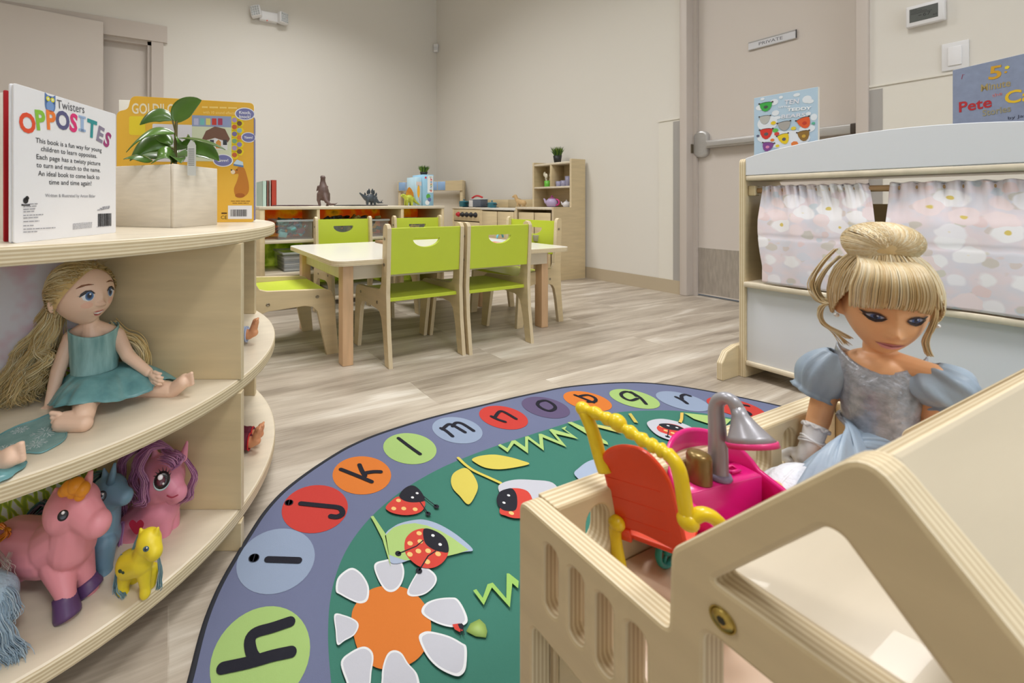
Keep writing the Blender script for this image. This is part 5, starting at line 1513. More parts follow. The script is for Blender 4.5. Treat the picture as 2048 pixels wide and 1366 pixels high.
q = MB(); q.rbox((p.x - .13, 1.70, TT), (p.x + .12, 1.92, TT + .002), .0005, flat((206, 214, 218))); q.box((p.x - .05, 1.74, TT + .002), (p.x + .05, 1.80, TT + .0022), flat((216, 140, 110)))
tag(q.build('activity_sheet'), 'white printed activity sheet lying on the table behind the right near chair', 'paper')
p = onto(1073, 470, 1.72, TT)
t = thing('toy_cup', 'small white toy cup at the right end of the table', 'cup', p)
q = MB(); q.lathe([(.012, 0), (.016, .002), (.020, .036), (.0215, .037), (.0185, .034), (.014, .006), (.001, .005)], mat('ivory_plastic', (226, 220, 206), .35), Matrix.Translation(p), 20); q.build('body', t)
q = MB(); q.tube([p + Vector((.018 + .013*sin(a), 0, .019 - .013*cos(a))) for a in [pi*i/10 for i in range(11)]], .0028, MATS['ivory_plastic'], 6); q.build('handle', t)
p = fl(812, 478, TT); p.x = 1.02; p.y = 1.93
q = MB(); q.rbox((p.x, p.y, TT), (p.x + .16, p.y + .10, TT + .014), .002, mat('brown_book', (150, 118, 84), .5), None, 1); tag(q.build('wooden_tray'), 'thin wooden tray on the table by the far left chair', 'tray')
# green toy left on a chair seat
p = Vector((1.00, 2.12, .2575))
t = thing('toy_figure', 'small green toy creature on the seat of the far left chair', 'toy animal', p)
blob([('ell', p + Vector((0, 0, .016)), (.026, .012, .013)), ('cap', p + Vector((.02, 0, .02)), .009, p + Vector((.036, .0, .026)), .007), ('cap', p + Vector((-.02, 0, .016)), .007, p + Vector((-.05, .004, .006)), .003)] + [('cap', p + Vector((a*.014, b*.008, .012)), .005, p + Vector((a*.02, b*.016, .0035)), .0035) for a in (-1, 1) for b in (-1, 1)], .0018, 2, G2, 'body', t)

# ------------------------------------------------------------------ on the play kitchen
ZK = .584
TEAL = mat('teal_enamel', (58, 128, 146), .35)
def pot(label, u, x, z, r, h):
    p = on_x(u, 410, x); p.z = z
    t = thing('toy_pot', label, 'pot', p); M = Matrix.Translation(p)
    q = MB(); q.lathe([(r*.86, 0), (r*.95, .004), (r, h), (r*1.05, h + .002), (r*.95, h), (r*.9, .006), (.001, .005)], TEAL, M, 24); q.build('pot', t)
    q = MB(); q.lathe([(r*1.04, h + .002), (r*.9, h + .009), (r*.2, h + .013), (.006, h + .014), (.004, h + .020), (.009, h + .024), (.008, h + .030), (.001, h + .032)], TEAL, M, 24); q.build('lid', t)
    for s in (-1, 1):
        q = MB(); q.tube([p + Vector((.3*r*k*0, s*(r + .016*sin(pi*k/6)), 0)) + Vector((.02*cos(pi*k/6), 0, h*.75)) for k in range(7)], .004, BLACK, 6); q.build('handle', t)
pot('teal toy pot with lid on the left stove burner', 928, 2.93, ZK, .052, .052)
pot('small teal toy pot on the play sink top beside the stove', 984, 2.95, .578, .045, .042)
p = on_x(957, 410, 2.93); p.z = ZK
t = thing('toy_case', 'grey and white toy case with red handle behind the stove pots', 'toy case', p)
q = MB(); q.rbox((p.x - .05, p.y - .085, p.z), (p.x + .05, p.y + .07, p.z + .075), .006, mat('case_grey', (96, 104, 118), .4)); q.rbox((p.x - .052, p.y + .03, p.z), (p.x + .052, p.y + .09, p.z + .07), .004, flat((222, 220, 220))); q.build('body', t)
q = MB(); q.rbox((p.x - .052, p.y - .09, p.z + .075), (p.x + .052, p.y + .075, p.z + .086), .004, flat((206, 208, 212))); q.build('lid', t)
q = MB(); q.tube(smooth_path([p + Vector((-.01, .10, .01)), p + Vector((-.01, .105, .07)), p + Vector((-.01, .06, .105)), p + Vector((-.01, 0, .115)), p + Vector((-.01, -.07, .098))], 6), .009, flat((206, 44, 50)), 8); q.build('handle', t)
p = on_x(1042, 412, 2.97); p.z = .590; WD = mat('toy_wood', (206, 172, 122), .5)
t = thing('wooden_animal', 'light wooden toy animal standing at the end of the play sink', 'toy animal', p)
blob([('cap', p + Vector((0, .03, .05)), .022, p + Vector((0, -.03, .035)), .026), ('cap', p + Vector((0, .04, .05)), .018, p + Vector((-.01, .06, .10)), .016), ('cap', p + Vector((-.01, .06, .10)), .016, p + Vector((-.012, .085, .094)), .010)] + [('cap', p + Vector((a*.012, b*.028, .035)), .010, p + Vector((a*.014, b*.030, .007)), .007) for a in (-1, 1) for b in (-1, 1)], .003, 3, WD, 'body', t)
def hp(u, v, z, x=3.06):
    p = on_x(u, v, x); p.z = z; return p
p = hp(1095, 370, .768)
t = thing('utensil_cup', 'green toy cup holding cream spoons in the upper left cubby of the tall cupboard', 'cup', p)
q = MB(); q.lathe([(.024, 0), (.026, .002), (.026, .055), (.023, .055), (.022, .004), (.001, .003)], mat('cup_green', (112, 196, 70), .4), Matrix.Translation(p), 18); q.build('cup', t)
for (dx, dy, h) in ((0, .012, .13), (.006, -.008, .12), (-.008, -.002, .11)):
    q = MB(); q.tube([p + Vector((dx*.4, dy*.4, .004)), p + Vector((dx*2.2, dy*2.2, h*.75))], .0035, mat('cream_plastic', (232, 226, 206), .4), 6); q.ell(p + Vector((dx*2.5, dy*2.5, h*.88)), (.009, .014, .022), MATS['cream_plastic']); tag(q.build('toy_spoon'), 'cream toy spoon standing in the green toy cup', 'spoon', 'cream spoons in the green toy cup')
LIL = mat('lilac_clear', (186, 184, 214), .15, alpha=.55)
for i, (u, lab) in enumerate(((1117, 'lilac toy tumbler at the left of the upper right cubby'), (1127, 'lilac toy tumbler in the middle of the upper right cubby'), (1136, 'lilac toy tumbler at the right of the upper right cubby'))):
    p = hp(u, 368, .768, 3.06 + .01*i); q = MB(); hh = (.045, .05, .085)[i]
    q.lathe([(.019, 0), (.020, .002), (.024, hh), (.022, hh), (.018, .004), (.001, .003)], LIL, Matrix.Translation(p), 18); tag(q.build('toy_tumbler'), lab, 'tumbler', 'lilac tumblers in the tall cupboard')
def teapot(label, p, r, m, m2, hm):
    t = thing('toy_teapot', label, 'teapot', p); M = Matrix.Translation(p)
    q = MB(); q.lathe([(r*.55, 0), (r*.8, r*.15), (r, r*.7), (r*.88, r*1.15), (r*.55, r*1.42), (r*.5, r*1.45)], m, M, 24); q.build('body', t)
    q = MB(); q.lathe([(r*.56, r*1.43), (r*.4, r*1.58), (r*.1, r*1.66), (r*.12, r*1.72), (r*.2, r*1.8), (r*.12, r*1.92), (.001, r*1.95)], m2, M, 20); q.build('lid', t)
    q = MB(); q.tube(smooth_path([p + Vector((0, r*.7, r*.55)), p + Vector((0, r*1.25, r*.75)), p + Vector((0, r*1.5, r*1.25)), p + Vector((0, r*1.7, r*1.4))], 5), [r*.26 - r*.01*i for i in range(16)], m, 10); q.build('spout', t)
    q = MB(); q.tube([p + Vector((0, -r*.8 - r*.62*sin(a), r*.8 + r*.5*cos(a))) for a in [pi*i/12 for i in range(13)]], r*.12, hm, 8); q.build('handle', t)
teapot('lilac toy teapot with pink handle in the tall cupboard', hp(1104, 412, .590, 3.05), .052, mat('lilac_plastic', (186, 168, 206), .35), mat('plum_plastic', (160, 70, 130), .35), flat((214, 60, 140), .4))
teapot('small white toy teapot beside the lilac one in the tall cupboard', hp(1133, 413, .590, 3.06), .032, flat((226, 224, 228), .35), flat((206, 206, 214), .35), flat((226, 224, 228), .35))
potted_grass('potted grass with long blades on top of the tall play cupboard', hp(1115, 322, .972, 3.08), .065, .036, .085, 230, 9)
# ------------------------------------------------------------------ organic toys: helpers
def pt(u, v, Y): return at_depth(u, v, Y)
def cap(a, b):
    """limb between two joints seen at (u, v), depth Y, half-thickness in pixels"""
    return ('cap', pt(*a[:3]), a[3]*a[2]/F_PX, pt(*b[:3]), b[3]*b[2]/F_PX)
def ball(u, v, Y, r, sx=1, sy=1, sz=1):
    R_ = r*Y/F_PX
    return ('ell', pt(u, v, Y), (R_*sx, R_*sy, R_*sz))
def loft(q, rings, m, close=False, smooth=True, cap_ends=False):
    n = len(rings[0]); V = [p for r in rings for p in r]; F = []
    for i in range(len(rings) - 1):
        for k in range(n):
            k2 = (k + 1) % n
            F.append((i*n + k, i*n + k2, (i+1)*n + k2, (i+1)*n + k))
    if cap_ends: F += [tuple(reversed(range(n))), tuple(range((len(rings)-1)*n, len(rings)*n))]
    q.add(V, F, m, None, smooth)
def head_mesh(M, a, b, c, feat, nu=56, nv=44, jaw=.42):
    """doll head: local x = its left, y = forward, z = up; returns verts, faces, BVH"""
    V = []; F = []
    for j in range(nv + 1):
        ph = pi*j/nv
        for i in range(nu):
            th = 2*pi*i/nu
            x, y, z = sin(ph)*cos(th), sin(ph)*sin(th), cos(ph)
            lo = max(0, -z)
            w = 1 - jaw*lo**1.7
            X, Yy, Z = x*w, y*(1 - .10*lo), z
            if y > 0:
                for (fx, fz, sx, sz, amp) in feat:
                    Yy += amp*math.exp(-((X - fx)/sx)**2 - ((Z - fz)/sz)**2)*min(1, y*2.2)
            V.append(M @ Vector((X*a, Yy*b, Z*c)))
    for j in range(nv):
        for i in range(nu):
            i2 = (i + 1) % nu
            F.append((j*nu + i, (j+1)*nu + i, (j+1)*nu + i2, j*nu + i2))
    return V, F, BVHTree.FromPolygons(V, F)
FEAT = [(0, -.10, .11, .16, .06), (0, -.30, .13, .09, .16), (.10, -.33, .06, .05, .05), (-.10, -.33, .06, .05, .05),
        (.40, -.04, .22, .14, -.06), (-.40, -.04, .22, .14, -.06), (.42, -.40, .22, .18, .06), (-.42, -.40, .22, .18, .06),
        (0, -.545, .20, .035, .055), (0, -.625, .17, .04, .06), (0, -.585, .2, .016, -.03), (0, -.86, .16, .12, .08)]
def decal(q, M, a, b, c, bvh, pts, m, lift, rings=4):
    """a painted mark that follows the head's surface; pts in head units (x, z)"""
    n = len(pts); cx = sum(p[0] for p in pts)/n; cz = sum(p[1] for p in pts)/n
    fwd = (M.to_3x3() @ Vector((0, 1, 0))).normalized()
    def pr(x, z):
        o = M @ Vector((x*a, 3*b, z*c))
        h = bvh.ray_cast(o, -fwd)
        return (h[0] if h[0] else M @ Vector((x*a, 0, z*c))) + fwd*lift
    V = [pr(cx, cz)]; F = []
    for r in range(1, rings + 1):
        s = r/rings
        V += [pr(cx + (x-cx)*s, cz + (z-cz)*s) for x, z in pts]
    for k in range(n): F.append((0, 1 + k, 1 + (k+1) % n))
    for r in range(rings - 1):
        for k in range(n):
            k2 = (k+1) % n; o = 1 + r*n
            F.append((o+k, o+n+k, o+n+k2, o+k2))
    q.add(V, F, m, None, True)
def oval(cx, cz, rx, rz, n=20, rot=0):
    return [(cx + rx*cos(t)*cos(rot) - rz*sin(t)*sin(rot), cz + rx*cos(t)*sin(rot) + rz*sin(t)*cos(rot)) for t in [2*pi*i/n for i in range(n)]]
def ribbon(pts, w):
    """outline of a tapering brush mark"""
    P = [Vector(p) for p in pts]; L = []; R = []
    for i, p in enumerate(P):
        t = (P[min(i+1, len(P)-1)] - P[max(i-1, 0)]).normalized(); nn = Vector((-t.y, t.x))
        ww = w*(.25 + .75*sin(pi*min(1, max(.0, i/(len(P)-1)))))/2
        L.append(tuple(p + nn*ww)); R.append(tuple(p - nn*ww))
    return L + R[::-1]
HAIR = [mat('hair_gold_%d' % i, c, .38, c2=c2, var=.12, scale=30, spec=.6) for i, (c, c2) in enumerate((((230, 204, 152), (242, 222, 180)), ((212, 180, 126), (230, 204, 154)), ((240, 224, 186), (249, 238, 212))))]
def hairstrands(q, paths, r, rng, mats=HAIR, seg=3):
    for p in paths: 
        n = len(p)
        q.tube(p, [r*(1 - .8*(i/(n-1))**3) for i in range(n)], rng.choice(mats), seg, caps=False)
def fingers(prims, palm, direction, spread_v, up_v, L, r, curl=.35, thumb=1):
    """four fingers and a thumb leaving a palm"""
    d = direction.normalized(); s = spread_v.normalized(); u = up_v.normalized()
    for k, (off, ln) in enumerate(((-1.5, .82), (-.5, 1.0), (.5, .95), (1.5, .76))):
        b = palm + s*off*r*2.05 + d*L*.25
        m_ = b + (d + s*off*.05)*L*.42*ln - u*L*curl*.25*ln
        t_ = m_ + d*L*.36*ln*.8 - u*L*curl*.8*ln
        prims += [('cap', b, r*1.05, m_, r*.95), ('cap', m_, r*.95, t_, r*.75)]
    b = palm - s*thumb*r*3.0 - d*L*.12
    m_ = b - s*thumb*L*.22 + d*L*.22
    t_ = m_ + d*L*.26 - u*L*curl*.3
    prims += [('cap', palm - s*thumb*r*1.6 - d*L*.2, r*1.2, b, r*1.15), ('cap', b, r*1.15, m_, r), ('cap', m_, r, t_, r*.8)]
    prims.append(('cap', palm - d*L*.3, r*1.7, palm + d*L*.2, r*1.9)); prims.append(('cap', palm - s*r*1.6, r*1.45, palm + s*r*1.6, r*1.4))

# ------------------------------------------------------------------ seated doll with the bun (on the doll house terrace)
SKIN = mat('doll_skin_tan', (234, 176, 128), .42, sss=.05)
t = thing('seated_doll', 'large blond doll with bun and puff sleeved blue satin dress sitting in the doll house', 'doll', (.60, .165, DZF))
xr = lambda u, v, x: on_x(u, v, x)
fw = Vector((-.975, -.20, 0)).normalized(); lf_ = Vector((-fw.y, fw.x, 0)) * 1.0   # its left hand side
lf_ = Vector((fw.y*-1, fw.x, 0)); UP = Vector((0, 0, 1))
# head pitched forwards
HC = xr(1766, 607, .588)
pit = radians(9)
hw = Vector((-.885, -.465, 0)).normalized()
hf = hw*cos(pit) - UP*sin(pit); hu = UP*cos(pit) + hw*sin(pit)
hx = hf.cross(hu)                                             # its right
HM = Matrix((hx, hf, hu)).transposed().to_4x4(); HM.translation = HC
ha, hb, hc = .0250, .0330, .0450
FE1 = [(0, -.14, .11, .18, .05), (0, -.38, .15, .11, .26), (.13, -.42, .08, .05, .07), (-.13, -.42, .08, .05, .07),
       (.42, -.04, .24, .14, -.05), (-.42, -.04, .24, .14, -.05), (.46, -.40, .24, .2, .05), (-.46, -.40, .24, .2, .05),
       (0, -.605, .26, .040, .09), (0, -.70, .22, .05, .10), (0, -.652, .24, .018, -.03), (0, -.92, .18, .12, .08)]
hv, hfa, bv = head_mesh(HM, ha, hb, hc, FE1, jaw=.29)
SH_L = xr(1662, 742, .592); SH_R = xr(1868, 752, .598)
prims = [('mesh', hv, hfa)]
neck0 = HC - UP*.026 - hw*.008; chest = Vector((.600, .1525, .471)); wst = Vector((.602, .154, .418)); hipc = Vector((.602, .155, .386))
prims += [('cap', neck0, .0098, chest + UP*.016, .0105), ('ell', (0, 0, 0), (.022, .024, .019), Matrix.Translation(chest + UP*.004)), ('cap', chest - lf_*.008, .019, wst - lf_*.004, .017), ('cap', chest + lf_*.008, .019, wst + lf_*.004, .017),
          ('cap', wst, .019, hipc, .022), ('cap', chest + UP*.012, .0135, SH_L, .0105), ('cap', chest + UP*.012, .0135, SH_R, .0105)]
EL_L = xr(1637, 838, .588); WR_L = xr(1622, 886, .578); PA_L = xr(1607, 918, .572)
EL_R = xr(1868, 838, .604); WR_R = EL_R + Vector((-.012, -.004, -.030)); PA_R = WR_R + Vector((-.008, 0, -.016))
prims += [('cap', SH_L, .0095, EL_L, .0085), ('cap', EL_L, .0085, WR_L, .0066), ('cap', SH_R, .0095, EL_R, .0085), ('cap', EL_R, .0085, WR_R, .0066)]
fingers(prims, PA_R, Vector((-.5, 0, -.8)), Vector((0, 1, 0)), Vector((-.8, 0, .5)), .026, .0026)
K1 = Vector((.535, .170, .378)); A1 = Vector((.492, .179, .368)); K2 = Vector((.540, .144, .378)); A2 = Vector((.498, .158, .368))
prims += [('cap', hipc + Vector((0, .012, -.008)), .020, K1, .014), ('cap', K1, .014, A1, .010), ('cap', A1, .009, A1 + Vector((-.010, .002, .012)), .007),
          ('cap', hipc + Vector((0, -.012, -.008)), .020, K2, .014), ('cap', K2, .014, A2, .010), ('cap', A2, .009, A2 + Vector((-.010, .002, .012)), .007)]
# ears
for s in (-1, 1):
    e = HM @ Vector((s*ha*.97, -.004, -.15*hc)); prims.append(('ell', (0, 0, 0), (.003, .0055, .0085), Matrix.Translation(e)))
blob(prims, .0011, 2, SKIN, 'body', t)
# painted face
q = MB()
def D(pts, c, lift, rings=4, rough=.35): decal(q, HM, ha, hb, hc, bv, pts, flat(c, rough), lift, rings)
for s in (-1, 1):
    ex = .44*s; E_ = lambda L: [(ex + x*s*.80, -.03 + z*.66) for x, z in L]
    D(E_([(-.27, -.055), (-.16, .0), (0, .02), (.16, .0), (.29, -.035), (.20, -.135), (.03, -.185), (-.14, -.155)]), (150, 104, 92), .0005)
    D(E_([(-.22, -.050), (-.12, -.008), (0, .006), (.13, -.006), (.24, -.036), (.16, -.115), (.03, -.155), (-.11, -.128)]), (176, 182, 204), .0007)
    D(oval(ex, -.072, .105, .052), (84, 106, 160), .0009); D(oval(ex, -.068, .05, .038), (30, 34, 56), .0011); D(oval(ex - .04, -.048, .024, .014, 10), (206, 214, 236), .0013)
    D(ribbon(E_([(-.29, -.060), (-.16, -.145), (0, -.190), (.16, -.165), (.33, -.050)]), .042), (44, 34, 38), .0012, 2)
    D(ribbon(E_([(-.27, -.03), (-.10, .035), (.08, .04), (.29, -.025), (.40, .045)]), .035), (60, 44, 48), .0012, 2)
    for k in range(6): D(ribbon(E_([(.04 + .05*k, -.18 + .024*k), (.08 + .062*k, -.23 + .032*k)]), .016), (30, 26, 30), .0009, 2)
mz = -.09; mk = 1.30
MM = lambda L: [(x*mk, z + mz) for x, z in L]
D(MM([(-.27, -.555), (-.14, -.520), (-.04, -.508), (0, -.516), (.04, -.508), (.14, -.520), (.27, -.555), (.14, -.572), (0, -.578), (-.14, -.572)]), (208, 128, 134), .0005)
D(MM([(-.25, -.560), (-.12, -.580), (0, -.585), (.12, -.580), (.25, -.560), (.15, -.640), (.05, -.672), (-.05, -.672), (-.15, -.640)]), (222, 148, 150), .0005)
D(ribbon(MM([(-.26, -.557), (-.12, -.574), (0, -.579), (.12, -.574), (.26, -.557)]), .014), (150, 76, 84), .0009, 2)
q.build('face_paint', t)
for s in (-1, 1):
    q = MB(); q.ell(HM @ Vector((s*ha*1.16, .006, -.30*hc)), .0019, mat('pearl', (230, 228, 226), .15, .3)); q.build('earring', t)
# hair: cap, bun, fringe, curls
q = MB(); r1 = random.Random(21)
def skull(th, ph, k=1.0):
    """th around (0 = its right, 90 = front), ph from crown"""
    x, y, z = sin(ph)*cos(th), sin(ph)*sin(th), cos(ph)
    return HM @ Vector((x*ha*1.26*k, y*hb*1.12*k - .003, z*hc*1.06*k + .003))
V = []; F = []; NU, NV = 48, 18
for j in range(NV + 1):
    for i in range(NU):
        th = 2*pi*i/NU
        front = max(0, sin(th))
        pmax = radians(112) - front**1.2*radians(70)
        V.append(skull(th, .02 + (pmax - .02)*j/NV, .985))
for j in range(NV):
    for i in range(NU):
        i2 = (i+1) % NU; F.append((j*NU + i, (j+1)*NU + i, (j+1)*NU + i2, j*NU + i2))
q.add(V, F, HAIR[1], None, True)
BUNC = HM @ Vector((.002, -.006, hc*1.21)); 
for i in range(900):
    th = r1.uniform(0, 2*pi); front = max(0, sin(th))
    pmax = radians(112) - front**1.2*radians(68)
    path = []
    n = 9
    k = 1.0 + r1.uniform(-.01, .045)
    dth = r1.uniform(-.10, .10)
    for j in range(n):
        s = j/(n-1)
        path.append(skull(th + dth*s, pmax*(1-s) + .16*s, k*(1 + .03*sin(pi*s))))
    q.tube(path, [.00052]*n, r1.choice(HAIR), 3, caps=False)
# bun: coiled lobe
bM = Matrix.Translation(BUNC) @ HM.to_3x3().to_4x4()
ba, bb, bc = .0230, .0225, .0185
q.ell((0, 0, 0), (ba*.96, bb*.96, bc*.96), HAIR[1], bM, 24, 16)
for i in range(620):
    a0 = r1.uniform(0, 2*pi); a1 = r1.uniform(2.1, 3.0)
    path = []
    c0 = Vector((.004, .9, -.12)).normalized()        # the swirl on the front of the bun
    e1 = c0.orthogonal().normalized(); e2 = c0.cross(e1)
    for j in range(10):
        s = j/9; an = .12 + a1*s; az = a0 + .75*s*s
        d = c0*cos(an) + (e1*cos(az) + e2*sin(az))*sin(an)
        kk = 1.0 + .05*sin(pi*s) + .03*sin(3*a0 + 2)
        path.append(bM @ Vector((d.x*ba*kk, d.y*bb*kk*(1 - .12*math.exp(-(an/.3)**2)), d.z*bc*kk)))
    q.tube(path, [.00052]*10, r1.choice(HAIR), 3, caps=False)
# fringe, rolled forwards and under
for i in range(520):
    a = r1.uniform(-.80, 1.04); a2 = a*.95 + r1.uniform(-.05, .05)
    sp = Vector((a*ha*.60 + .003, hb*.22, hc*1.02))
    x1 = a2*ha*.98
    fr = sqrt(max(0, 1 - (a2*.80)**2))
    end_z = hc*(.185 - .17*max(0, abs(a2) - .1)**1.5 + r1.uniform(-.035, .035))
    p = [sp, Vector((x1*.80, hb*(.78*fr + .06), hc*.92)), Vector((x1*.90, hb*(1.06*fr + .10), hc*.73)), Vector((x1, hb*(1.20*fr + .06), hc*.50)), Vector((x1, hb*(1.16*fr + .05), max(end_z + hc*.10, hc*.27))), Vector((x1*.98, hb*(1.07*fr + .03), end_z))]
    lay_ = r1.uniform(.93, 1.03)
    p = [HM @ Vector((v.x, v.y*lay_, v.z)) for v in smooth_path(p, 3)]
    q.tube(p, [.00055]*(len(p)-2) + [.0004, .0002], r1.choice(HAIR), 3, caps=False)
# loose curls beside the face
def curl(pts, n, wid, rr):
    for i in range(n):
        off = Vector((r1.gauss(0, 1), r1.gauss(0, 1), r1.gauss(0, .4)))*wid
        p = smooth_path([v + off*(.4 + .6*k/(len(pts)-1)) + Vector((r1.gauss(0, 1), r1.gauss(0, 1), 0))*wid*.3 for k, v in enumerate(pts)], 4)
        q.tube(p, [rr*.8]*(len(p)-1) + [rr*.3], r1.choice(HAIR), 3, caps=False)
X5 = .578
curl([xr(1674, 498, X5 + .008), xr(1644, 528, X5 + .006), xr(1624, 568, X5 + .002), xr(1640, 602, X5), xr(1668, 606, X5)], 26, .0012, .0006)
curl([xr(1680, 512, X5 + .01), xr(1652, 540, X5 + .008), xr(1634, 575, X5 + .006), xr(1646, 598, X5 + .004), xr(1668, 600, X5)], 22, .0014, .0006)
curl([xr(1664, 608, X5), xr(1645, 612, X5 - .004), xr(1640, 632, X5 - .005), xr(1652, 650, X5 - .004), xr(1678, 664, X5), xr(1700, 676, X5 + .006)], 30, .0013, .0006)
curl([xr(1655, 655, X5 + .01), xr(1672, 668, X5 + .012), xr(1690, 690, X5 + .012)], 14, .002, .0005)
curl([xr(1868, 590, X5), xr(1873, 625, X5 - .003), xr(1864, 655, X5 - .003), xr(1852, 685, X5), xr(1860, 712, X5 + .002)], 30, .0013, .0006)
curl([xr(1862, 560, X5 + .004), xr(1874, 590, X5), xr(1876, 620, X5 - .002)], 16, .0014, .0006)
q.build('hair', t)
# dress
SAT = mat('satin_blue', (150, 168, 188), .40, c2=(166, 183, 200), var=.03, scale=30, bump=.3, bscale=70, spec=.5)
BRO = mat('brocade_silver', (168, 174, 186), .32, .35, c2=(188, 192, 202), var=.25, scale=160, bump=.5, bscale=240)
LACE = mat('white_lace', (224, 226, 234), .8, bump=.6, bscale=260)
GLV = mat('white_glove', (244, 243, 245), .65, bump=.15, bscale=200)
q = MB(); rings = []
NA = 64
for j in range(22):
    s = j/21                                        # waist point to neckline
    ring = []
    for i in range(NA):
        th = 2*pi*i/NA; fr = sin(th)                # front at +
        zt = .4945 - .0125*max(0, fr)**2 - .010*max(0, -fr) - .004*abs(fr); zb = .4215 - .020*math.exp(-((th - pi/2)/.55)**2)
        z = zb + (zt - zb)*s
        k = (z - .41)/.075
        a = .0225 + .0060*min(1, max(0, k))**1.3 - .002*max(0, s - .8)/.2; b = .0235 + .0055*math.exp(-((k - .62)/.3)**2) - .004*max(0, s - .8)/.2
        w = 1 + .012*sin(th*9 + z*160)*(1 - s) + .008*sin(z*320 + th*3)
        cx_ = Vector((.6005, .1525, z)); ring.append(cx_ + lf_*cos(th)*a*w + fw*fr*b*w)
    rings.append(ring)
loft(q, rings, BRO)
o = q.build('bodice', t); md = o.modifiers.new('thickness', 'SOLIDIFY'); md.thickness = .0012; md.offset = 1
# peplum trim
q = MB()
q.tube([Vector((.6005, .1530, .4235 - .020*math.exp(-((th - pi/2)/.55)**2))) + lf_*cos(th)*.0245 + fw*sin(th)*.0255 for th in [2*pi*i/60 for i in range(61)]], .0022, BRO, 8); q.build('waist_trim', t)
def drape(name, top, hem, m, par, wr=.002, nw=9, rows=16, sag=.5, th=.0009, ph=0.0):
    """cloth hung from ring top to ring hem, with folds that deepen towards the hem"""
    n = 96
    T_ = smooth_path(top, 24, True); H_ = smooth_path(hem, 24, True)
    def res(P):
        L = [0.0]
        for i in range(len(P)): L.append(L[-1] + (P[(i+1) % len(P)] - P[i]).length)
        out = []; j = 0
        for k in range(n):
            d = L[-1]*k/n
            while L[j+1] < d: j += 1
            f = (d - L[j])/max(1e-9, L[j+1] - L[j]); out.append(P[j].lerp(P[(j+1) % len(P)], f))
        return out
    T_ = res(T_); H_ = res(H_); ct = sum(T_, Vector())/n; ch = sum(H_, Vector())/n
    rings = []
    for j in range(rows + 1):
        s = j/rows; ring = []
        for k in range(n):
            p = T_[k].lerp(H_[k], s); p.z += sag*sin(pi*s)*(T_[k] - H_[k]).length*.25
            d = (p - ct.lerp(ch, s)); d = d.normalized() if d.length > 1e-6 else Vector((1, 0, 0))
            ph_ = 2*pi*k/n
            p += d*wr*(.2 + s)*(sin(ph_*nw + ph + 1.2*sin(s*3 + ph_*2)) + .5*sin(ph_*nw*2.3 + 2*ph - s*2))
            ring.append(p)
        rings.append(ring)
    q = MB(); loft(q, rings, m)
    q.tube(rings[-1] + [rings[-1][0]], th*.9, m, 6)
    o = q.build(name, par); md = o.modifiers.new('thickness', 'SOLIDIFY'); md.thickness = th
    return o
wr_ = [Vector((.6005, .1530, .4225 - .016*math.exp(-((th - pi/2)/.55)**2))) + lf_*cos(th)*.0225 + fw*sin(th)*.0235 for th in [2*pi*i/12 for i in range(12)]]
hm_ = []
for i in range(12):
    th = 2*pi*i/12; f_ = sin(th)
    hm_.append(Vector((.590 - .118*max(0, f_) - .030*min(0, f_), .1600 - .034*cos(th)*-lf_.y*-1, DZF + .006 + .012*max(0, f_))))
drape('skirt', wr_, hm_, SAT, t, .0024, 10, 18, .9)
lt = [Vector((.535, .162 + .030*cos(a), DZF + .022 + .014*sin(a))) for a in [2*pi*i/10 for i in range(10)]]
lh = [Vector((.472, .170 + .026*cos(a), DZF + .012 + .009*sin(a))) for a in [2*pi*i/10 for i in range(10)]]
drape('petticoat', lt, lh, LACE, t, .0016, 13, 14, .5)
def puff(name, c, a, r, flare, m):
    """puffed sleeve: gathered at the shoulder, open at the cuff"""
    q = MB(); ax = Vector(a).normalized(); e1 = ax.orthogonal().normalized(); e2 = ax.cross(e1); rings = []
    L = Vector(a).length
    for j in range(20):
        s = j/19
        R_ = r*(.42 + .72*sin(pi*min(1, s*.9 + .02))**.75 * (1 if s < .6 else 1)) if s < .99 else r*flare
        R_ = max(R_, r*flare*max(0, (s-.5)*2)) 
        rings.append([Vector(c) + ax*L*s + (e1*cos(th) + e2*sin(th))*R_*(1 + .09*sin(th*9 + s*2)*(1 - s) + .07*sin(th*5 + 1 + 3*s) + .035*sin(th*13 + 5*s)) for th in [2*pi*k/56 for k in range(56)]])
    loft(q, rings, m); o = q.build(name, t); md = o.modifiers.new('thickness', 'SOLIDIFY'); md.thickness = .0008
SL0 = xr(1678, 706, .594); SL1 = xr(1626, 785, .590)
puff('sleeve', SL0, SL1 - SL0, .0165, .98, SAT)
SR0 = xr(1846, 733, .600); SR1 = xr(1908, 808, .604)
puff('sleeve', SR0, SR1 - SR0, .0190, .90, SAT)
# left glove with fingers
gp = [('cap', WR_L + (EL_L - WR_L)*.62, .0088, WR_L, .0076), ('cap', WR_L, .0076, PA_L, .0068)]
fingers(gp, PA_L, Vector((-.25, .0, -.95)) + lf_*.0, Vector((0, 1, 0)), Vector((-1, 0, .1)), .028, .0030, .25, -1)
blob(gp, .0010, 1, GLV, 'glove', t)
q = MB(); gtop = WR_L + (EL_L - WR_L)*.64; axd = (EL_L - WR_L).normalized(); e1 = axd.orthogonal().normalized(); e2 = axd.cross(e1)
q.tube([gtop + (e1*cos(a) + e2*sin(a))*.0092 + axd*.0012*sin(a*9) for a in [2*pi*k/48 for k in range(49)]], .0013, GLV, 6)
for s_ in (.10, .16, .24): 
    cc = WR_L.lerp(PA_L, -s_*1.2 + .1); q.tube([cc + (e1*cos(a) + e2*sin(a))*.0082 + axd*.0014*sin(a*2 + s_*20) for a in [2*pi*k/32 for k in range(33)]], .0012, GLV, 6)
q.build('glove_cuff', t)

